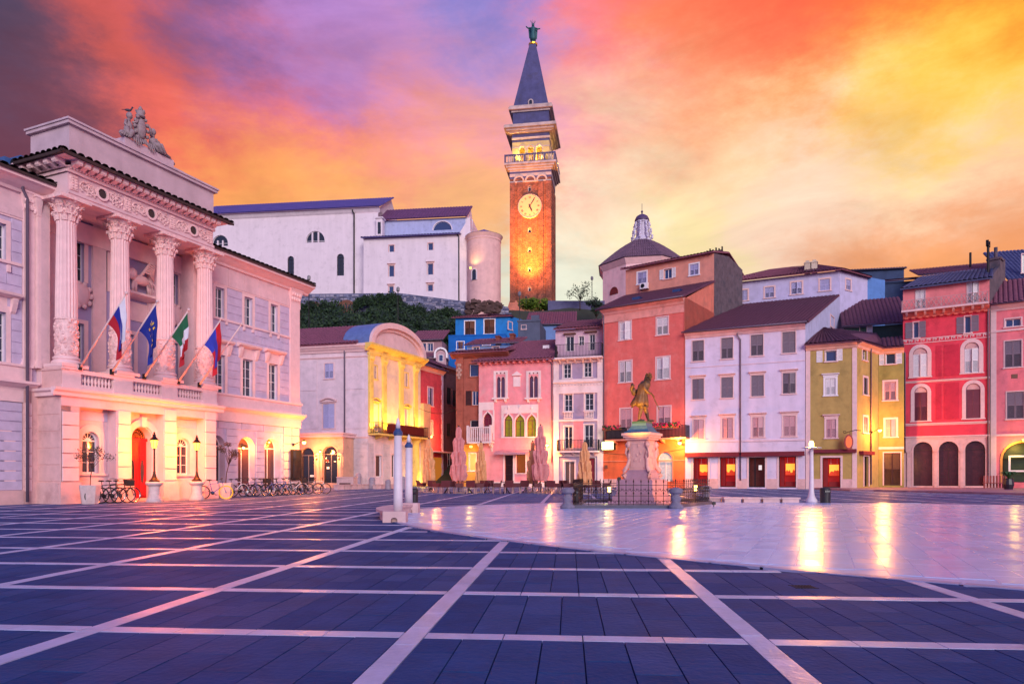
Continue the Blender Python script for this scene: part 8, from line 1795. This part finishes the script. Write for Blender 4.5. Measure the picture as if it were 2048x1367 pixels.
b.T = None; b.build('panel_carving', MS, mt)
b = MB()
for a in range(4):
    b.T = M.Rotation(a * pi / 2 + pi / 4, 4, 'Z')
    b.tube([(.60, 0, 2.42), (.72, 0, 2.30), (.66, 0, 2.05), (.60, 0, 1.75), (.68, 0, 1.5), (.86, 0, 1.32), (.92, 0, 1.15), (.82, 0, 1.05), (.76, 0, 1.15), (.82, 0, 1.2)], .11, 8, .07)
    b.blob((.66, 0, 2.32), .12, 8, 5, (1, 1, 1), .1); b.blob((.62, 0, 1.9), .10, 7, 5, (1, 1.3, 1.6), .2); b.tube([(.70, 0, 2.25), (.78, 0, 2.0), (.70, 0, 1.85)], .06, 6, .03)
b.T = None; b.build('corner_scroll', MS, mt, smooth=True)
b = MB(); b.box(-.56, .56, -.56, .56, 2.52, 2.6); b.box(-.64, .64, -.64, .64, 2.6, 2.68); b.box(-.70, .70, -.70, .70, 2.68, 2.78); b.build('cap_moulding', MS, mt)
CU = mat('copper_cap', (70, 104, 130), .5, .2, 3); b = MB(); b.box(-.62, .62, -.62, .62, 2.78, 2.84, .03); b.box(-.52, .52, -.52, .52, 2.84, 3.04, .14); b.box(-.36, .36, -.36, .36, 3.04, 3.16, .02); b.build('copper_cap', CU, mt); b = MB(); b.box(-.34, .34, -.34, .34, 3.16, 3.24); b.build('statue_base', mat('statue_base', (46, 78, 76), .5, .2), mt)
# statue: one continuous skinned body
st = thing('statue', 'bronze statue of a bowing man in a long coat on the monument pedestal', 'statue', MC + V((0, 0, 3.24)), 0)
def skin(name, joints, edges, m, parent, root=0, sub=2):
    me = bpy.data.meshes.new(name); me.from_pydata([j[:3] for j in joints], edges, []); o = link(name, me, parent); me.materials.append(m)
    sk = o.modifiers.new('skin', 'SKIN'); sk.use_smooth_shade = True
    if not me.skin_vertices: 
        try: me.attributes.new('skin', 'FLOAT', 'POINT')
        except Exception: pass
    for i, j in enumerate(joints):
        sv = me.skin_vertices[0].data[i]; sv.radius = (j[3], j[4] if len(j) > 4 else j[3]); sv.use_root = (i == root)
    s = o.modifiers.new('sub', 'SUBSURF'); s.levels = sub; s.render_levels = sub; return o
BRZ = mat('statue_bronze', (98, 70, 44), .5, .35, 5, .5, 18, metal=.2, dirt=(46, 92, 104), dirt_amt=.5)
# x to the right of the photo, y away, z up; he leans forward to the right
J = [(0, 0, 1.02, .15, .13), (.03, 0, 1.22, .15, .12), (.10, 0, 1.42, .17, .14), (.16, 0, 1.54, .13, .11), (.23, 0, 1.64, .06, .06), (.30, -.01, 1.74, .095, .085), (.33, -.01, 1.82, .07, .07),
     (.10, -.17, 1.49, .075, .075), (.02, -.27, 1.28, .06, .06), (.20, -.25, 1.10, .045, .045), (.34, -.22, 1.04, .032, .032),
     (.12, .17, 1.49, .075, .075), (-.06, .26, 1.30, .06, .06), (-.20, .22, 1.18, .045, .045), (-.27, .14, 1.12, .035, .035),
     (-.02, -.10, .92, .115, .11), (-.03, -.11, .55, .075, .07), (-.10, -.11, .28, .06, .055), (-.14, -.11, .07, .04, .04), (-.02, -.12, .04, .045, .035),
     (.04, .10, .92, .115, .11), (.14, .11, .55, .075, .07), (.22, .11, .28, .06, .055), (.27, .11, .07, .04, .04), (.40, .12, .04, .045, .035)]
E_ = [(0, 1), (1, 2), (2, 3), (3, 4), (4, 5), (5, 6), (2, 7), (7, 8), (8, 9), (9, 10), (2, 11), (11, 12), (12, 13), (13, 14), (0, 15), (15, 16), (16, 17), (17, 18), (18, 19), (0, 20), (20, 21), (21, 22), (22, 23), (23, 24)]
skin('body', [(*j[:3], *(q * 1.3 for q in j[3:])) for j in J], E_, BRZ, st, 0)
def hair(b):
    for k in range(60): a = random.uniform(0, 2 * pi); z = random.uniform(0, 1); r = .10 + .03 * (1 - z); b.blob((.27 - .05 * (1 - z) + r * cos(a) * (.8 if cos(a) > 0 else 1), r * sin(a), 1.60 + .26 * z), .038, 5, 3, jit=.2)
b = MB(); hair(b); b.build('hair', BRZ, st, smooth=True)
b = MB(); b.blob((.385, -.01, 1.735), .022, 6, 4, (1.3, 1, 1)); b.blob((.372, -.035, 1.765), .012, 5, 4); b.blob((.372, .015, 1.765), .012, 5, 4); b.blob((.365, -.01, 1.69), .02, 6, 4, (1, 1.4, .5)); b.build('face', BRZ, st, smooth=True)
def coat(b):
    seg = 28; lv = [(1.56, .16, .22, .15), (1.42, .23, .26, .10), (1.2, .22, .25, .04), (1.05, .21, .24, 0), (.95, .25, .27, -.02), (.78, .31, .31, -.05), (.60, .34, .32, -.08)]; pts = []
    for z, rx, ry, cx_ in lv:
        for i in range(seg):
            a = radians(35) + radians(290) * i / (seg - 1); f_ = 1 + (.09 * sin(i * 1.9 + z * 3) if z < 1.1 else .03 * sin(i * 1.3)); pts.append((cx_ + rx * cos(a) * f_, ry * sin(a) * f_, z + (.05 * sin(i * 1.1) if z < .7 else 0)))
    n = len(lv); b.add(pts, [(j * seg + i, j * seg + i + 1, (j + 1) * seg + i + 1, (j + 1) * seg + i) for j in range(n - 1) for i in range(seg - 1)])
b = MB(); coat(b); o = b.build('coat', BRZ, st, smooth=True); m_ = o.modifiers.new('s', 'SOLIDIFY'); m_.thickness = .02
b = MB(); b.tube([(-.30, .12, 1.06), (-.40, .10, 1.3), (-.34, .05, 1.45)], .06, 7, .09); b.blob((-.30, .1, 1.18), .13, 8, 6, (.6, 1, 1.3)); b.blob((-.36, .08, 1.40), .10, 8, 6, (.7, 1, 1.1)); b.tube([(-.26, .12, 1.1), (-.18, .10, .80)], .02, 5); b.build('violin', BRZ, st, smooth=True)
b = MB(); b.tube([(.30, -.22, 1.12), (.62, -.26, .42)], .011, 5); b.tube([(.33, -.22, 1.10), (.64, -.26, .44)], .007, 4); b.build('bow', BRZ, st)
for hnd, c, d in (('right', V((.34, -.22, 1.04)), V((.7, -.1, -.5))), ('left', V((-.27, .14, 1.12)), V((-.6, -.3, .1)))):
    d.normalize(); s_ = d.cross(V((0, 0, 1))).normalized(); jj = [(*(c), .03)]; ee = []
    for k, (ln, sp_) in enumerate(((.07, -.03), (.085, -.01), (.09, .01), (.075, .03))):
        a0 = c + d * .05 + s_ * sp_; a1 = a0 + d * ln * .6 - V((0, 0, .012)); a2 = a1 + d * ln * .3 - V((0, 0, .035)); n0 = len(jj); jj += [(*a0, .013), (*a1, .010), (*a2, .008)]; ee += [(0, n0), (n0, n0 + 1), (n0 + 1, n0 + 2)]
    a0 = c + d * .02 - s_ * .035; a1 = a0 + d * .04 - s_ * .02 - V((0, 0, .02)); n0 = len(jj); jj += [(*a0, .013), (*a1, .010)]; ee += [(0, n0), (n0, n0 + 1)]
    skin('hand', jj, ee, BRZ, st, 0, 1)
b = MB()
for x, y in ((-.02, -.12), (.40, .12)): b.blob((x + .0, y, .045), .07, 8, 5, (1.6, .8, .65)); b.box(x - .18, x - .10, y - .035, y + .035, 0, .05)
for x, y in ((-.03, -.11), (.14, .11)): b.lathe([(.10, .50), (.12, .56), (.12, .62), (.09, .66)], (x, y, 0), 10)
b.build('shoes', BRZ, st, smooth=True)
lamp('statue_light', MC + V((-1.3, -2.6, 1.2)), 2400, (1, .48, .04), .15, spot=38, aim=MC + V((0, 0, 4.5)), blend=.6)
lamp('pedestal_light', MC + V((2.3, -1.7, .35)), 300, (1, .34, .12), .12, spot=110, aim=MC + V((0, 0, 1.8)), blend=.9)
for i, q in enumerate((V((-1.3, -2.6, .0)), V((2.3, -1.7, 0)))):  # fittings added for the statue and pedestal light, none is seen
    t = thing('spotlight', ['spotlight on the paving left of the monument aimed at the statue', 'spotlight on the paving right of the monument aimed at the pedestal'][i], 'spotlight', MC + q); hh = (1.1, .2)[i]; MB().lathe([(.02, 0), (.02, hh)], seg=6).build('stake', MAT['iron'], t); MB().box(-.06, .06, -.05, .05, hh - .12, hh - .02).build('case', MAT['iron'], t)
# fence round the monument
FA, FB, FC_, FD = G(1147, 1016), G(1342, 1016), G(1418, 1007.5), V((0, 0, 0)); FD = V((FA.x + .9, FA.y + 5.6, 0)); FE = V((FC_.x + .2, FC_.y + 3.4, 0))
fn = thing('iron_fence', 'low wrought iron fence with spear points and scrolls round the monument', 'fence', FA)
KB = mat('kerb_dark', (78, 74, 92), .6, .2, 4); bars = mat('wrought', (30, 22, 30), .45, .2, 20, metal=.5)
pl_me = MB().tube([(0, 0, .1), (0, 0, .88)], .011, 5).lathe([(.005, .88), (.025, .93), (.004, 1.02)], seg=4).lathe([(.022, .5), (.03, .53), (.022, .56)], seg=5).mesh('picket', bars)
sc_b = MB()
for s in (-1, 1): sc_b.tube([(s * (.015 + .055 * (1 - t / 12) * (1 + cos(t * .6))), 0, .22 + .065 * (1 - t / 14) * sin(t * .6)) for t in range(11)], .008, 4); sc_b.tube([(s * (.015 + .05 * (1 - t / 12) * (1 + cos(t * .6))), 0, .66 - .06 * (1 - t / 14) * sin(t * .6)) for t in range(11)], .008, 4)
sc_me = sc_b.mesh('scroll', bars)
def run(a, c, step=.27, tall=True):
    d = c - a; L_ = d.length; rz = atan2(d.y, d.x); n = max(2, round(L_ / step)); rel = M.Translation(a - FA) @ M.Rotation(rz, 4, 'Z')
    MB().box(0, L_, -.12, .12, 0, .12).build('kerb', KB, fn, rel); MB().box(0, L_, -.01, .01, .80, .82).box(0, L_, -.01, .01, .14, .16).box(0, L_, -.01, .01, .43, .445).build('rail', bars, fn, rel)
    for k in range(n + 1): link('picket', pl_me, fn, rel @ M.Translation((L_ * k / n, 0, 0)))
    for k in range(n): link('scroll', sc_me, fn, rel @ M.Translation((L_ * (k + .5) / n, 0, 0)))
run(FA, FB); run(FB, FC_, .2); run(FC_, FE, .3); run(FE, FD, .4); run(FD, FA, .3)
pp = [(.30, 0), (.30, .12), (.26, .16), (.21, .22), (.16, .30), (.20, .40), (.22, .5), (.17, .58), (.13, .62), (.15, .66), (.25, .70), (.30, .80), (.26, .88), (.12, .94), (.0, .96)]
for i, q in enumerate((G(1135, 1016.5), G(1352, 1016.8), G(1407, 1005.5) + V((.1, 0, 0)))):
    s = (.84, .84, .84)[i]; t = thing('fence_pillar', ['carved stone baluster pillar at the left front corner of the monument fence', 'carved stone baluster pillar at the right front corner of the monument fence', 'dark stone pillar at the back right corner of the monument fence'][i], 'pillar', q, 0, 'stone pillars of the monument fence'); b = MB(); b.lathe([(r * s, z * s * .92) for r, z in pp[:-3]], seg=16); b.build('shaft', mat('pillar_grey', (118, 112, 132), .75, .25, 7, .5, 20), t, smooth=True)
    b = MB(); b.lathe([(r * s, z * s * .92) for r, z in pp[-4:]], seg=16); b.build('cap', MAT['pillar_grey'], t, smooth=True)
for i, (x, y, d) in enumerate(((1218.5, 977, 27.6), (1391, 974, 27.2))):
    p = P(x, y, d); t = thing('low_lantern', ['small glowing orange lantern inside the fence left of the monument', 'small glowing orange lantern inside the fence right of the monument'][i], 'lantern', (p.x, p.y, 0), 0, 'low lanterns by the monument'); z = p.z
    MB().lathe([(.12, 0), (.03, .04), (.025, z - .14)], seg=8).build('post', MAT['iron'], t); MB().lathe([(.05, z - .13), (.07, z + .08)], seg=8).build('lamp_glass', MAT['bulb'], t); MB().lathe([(.09, z + .08), (.02, z + .16)], seg=8).build('cap', MAT['iron'], t); lamp('low_lantern_light', p, 55 if i == 0 else 25, (1, .42, .12), .1)
# grey bin by the left fence corner
bin_('slim grey bin standing inside the left corner of the monument fence', 1152, 1012, .13, .62)
# planter with palm at the far right, bin posts and bench
p = pt_at(2017, 50.5); p.z = .13; t = thing('potted_palm', 'dark pot with a spiky green plant at the right edge before the arches', 'potted plant', p); MB().lathe([(.26, 0), (.36, .35), (.30, .75), (.34, .8)], seg=12).build('pot', mat('pot_dark', (40, 34, 46), .4), t)
b = MB()
for k in range(34):
    a = random.uniform(0, 2 * pi); L_ = random.uniform(.5, .95); u = V((cos(a), sin(a), 0)); w_ = V((-sin(a), cos(a), 0)) * .03
    q = [V((0, 0, .8)), V((0, 0, .8)) + u * L_ * .5 + V((0, 0, .5)), V((0, 0, .8)) + u * L_ + V((0, 0, .2))]; b.add([q[0] - w_, q[0] + w_, q[1] + w_ * 1.6, q[1] - w_ * 1.6, q[2]], [(0, 1, 2, 3), (3, 2, 4)])
b.build('leaves', mat('palm_leaf', (50, 96, 46), .6, .2), t)
# slatted wooden seat by the red house
p = pt_at(1990, 54.0); p.z = .13; t = thing('wooden_bench', 'reddish slatted wooden bench between the red house and the potted plant', 'bench', p, radians(-30))
for k in range(8): MB().box(-.75 + k * .2, -.62 + k * .2, 0, .05, .05, 1.0).build('slat', mat('slat_wood', (150, 70, 64), .6, .2, 6), t)
MB().box(-.8, .9, -.45, .0, .40, .46).build('seat', MAT['slat_wood'], t); [MB().box(x, x + .08, -.42, -.02, 0, .40).build('leg', MAT['slat_wood'], t) for x in (-.75, .78)]
# wall lamp at the far end of the town hall
wall_lamp('bracket lamp washing the corner of the town hall in yellow light', WG.at(WG.u(583), -.95, WG.z(583, 885)), -WG.inn, 190, (1, .52, .06), .11, arm=.8)
wall_lamp('lamp glowing inside the first lit arch of the town hall', WG.at(WG.u(494), .25, WG.z(494, 895)), -WG.inn, 32, (1, .45, .05), .08, arm=.2)
wall_lamp('hidden lamp brightening the top of the second arch of the town hall', WG.at(WG.u(545), .25, WG.z(545, 884)), -WG.inn, 32, (1, .5, .05), .05, arm=.2)
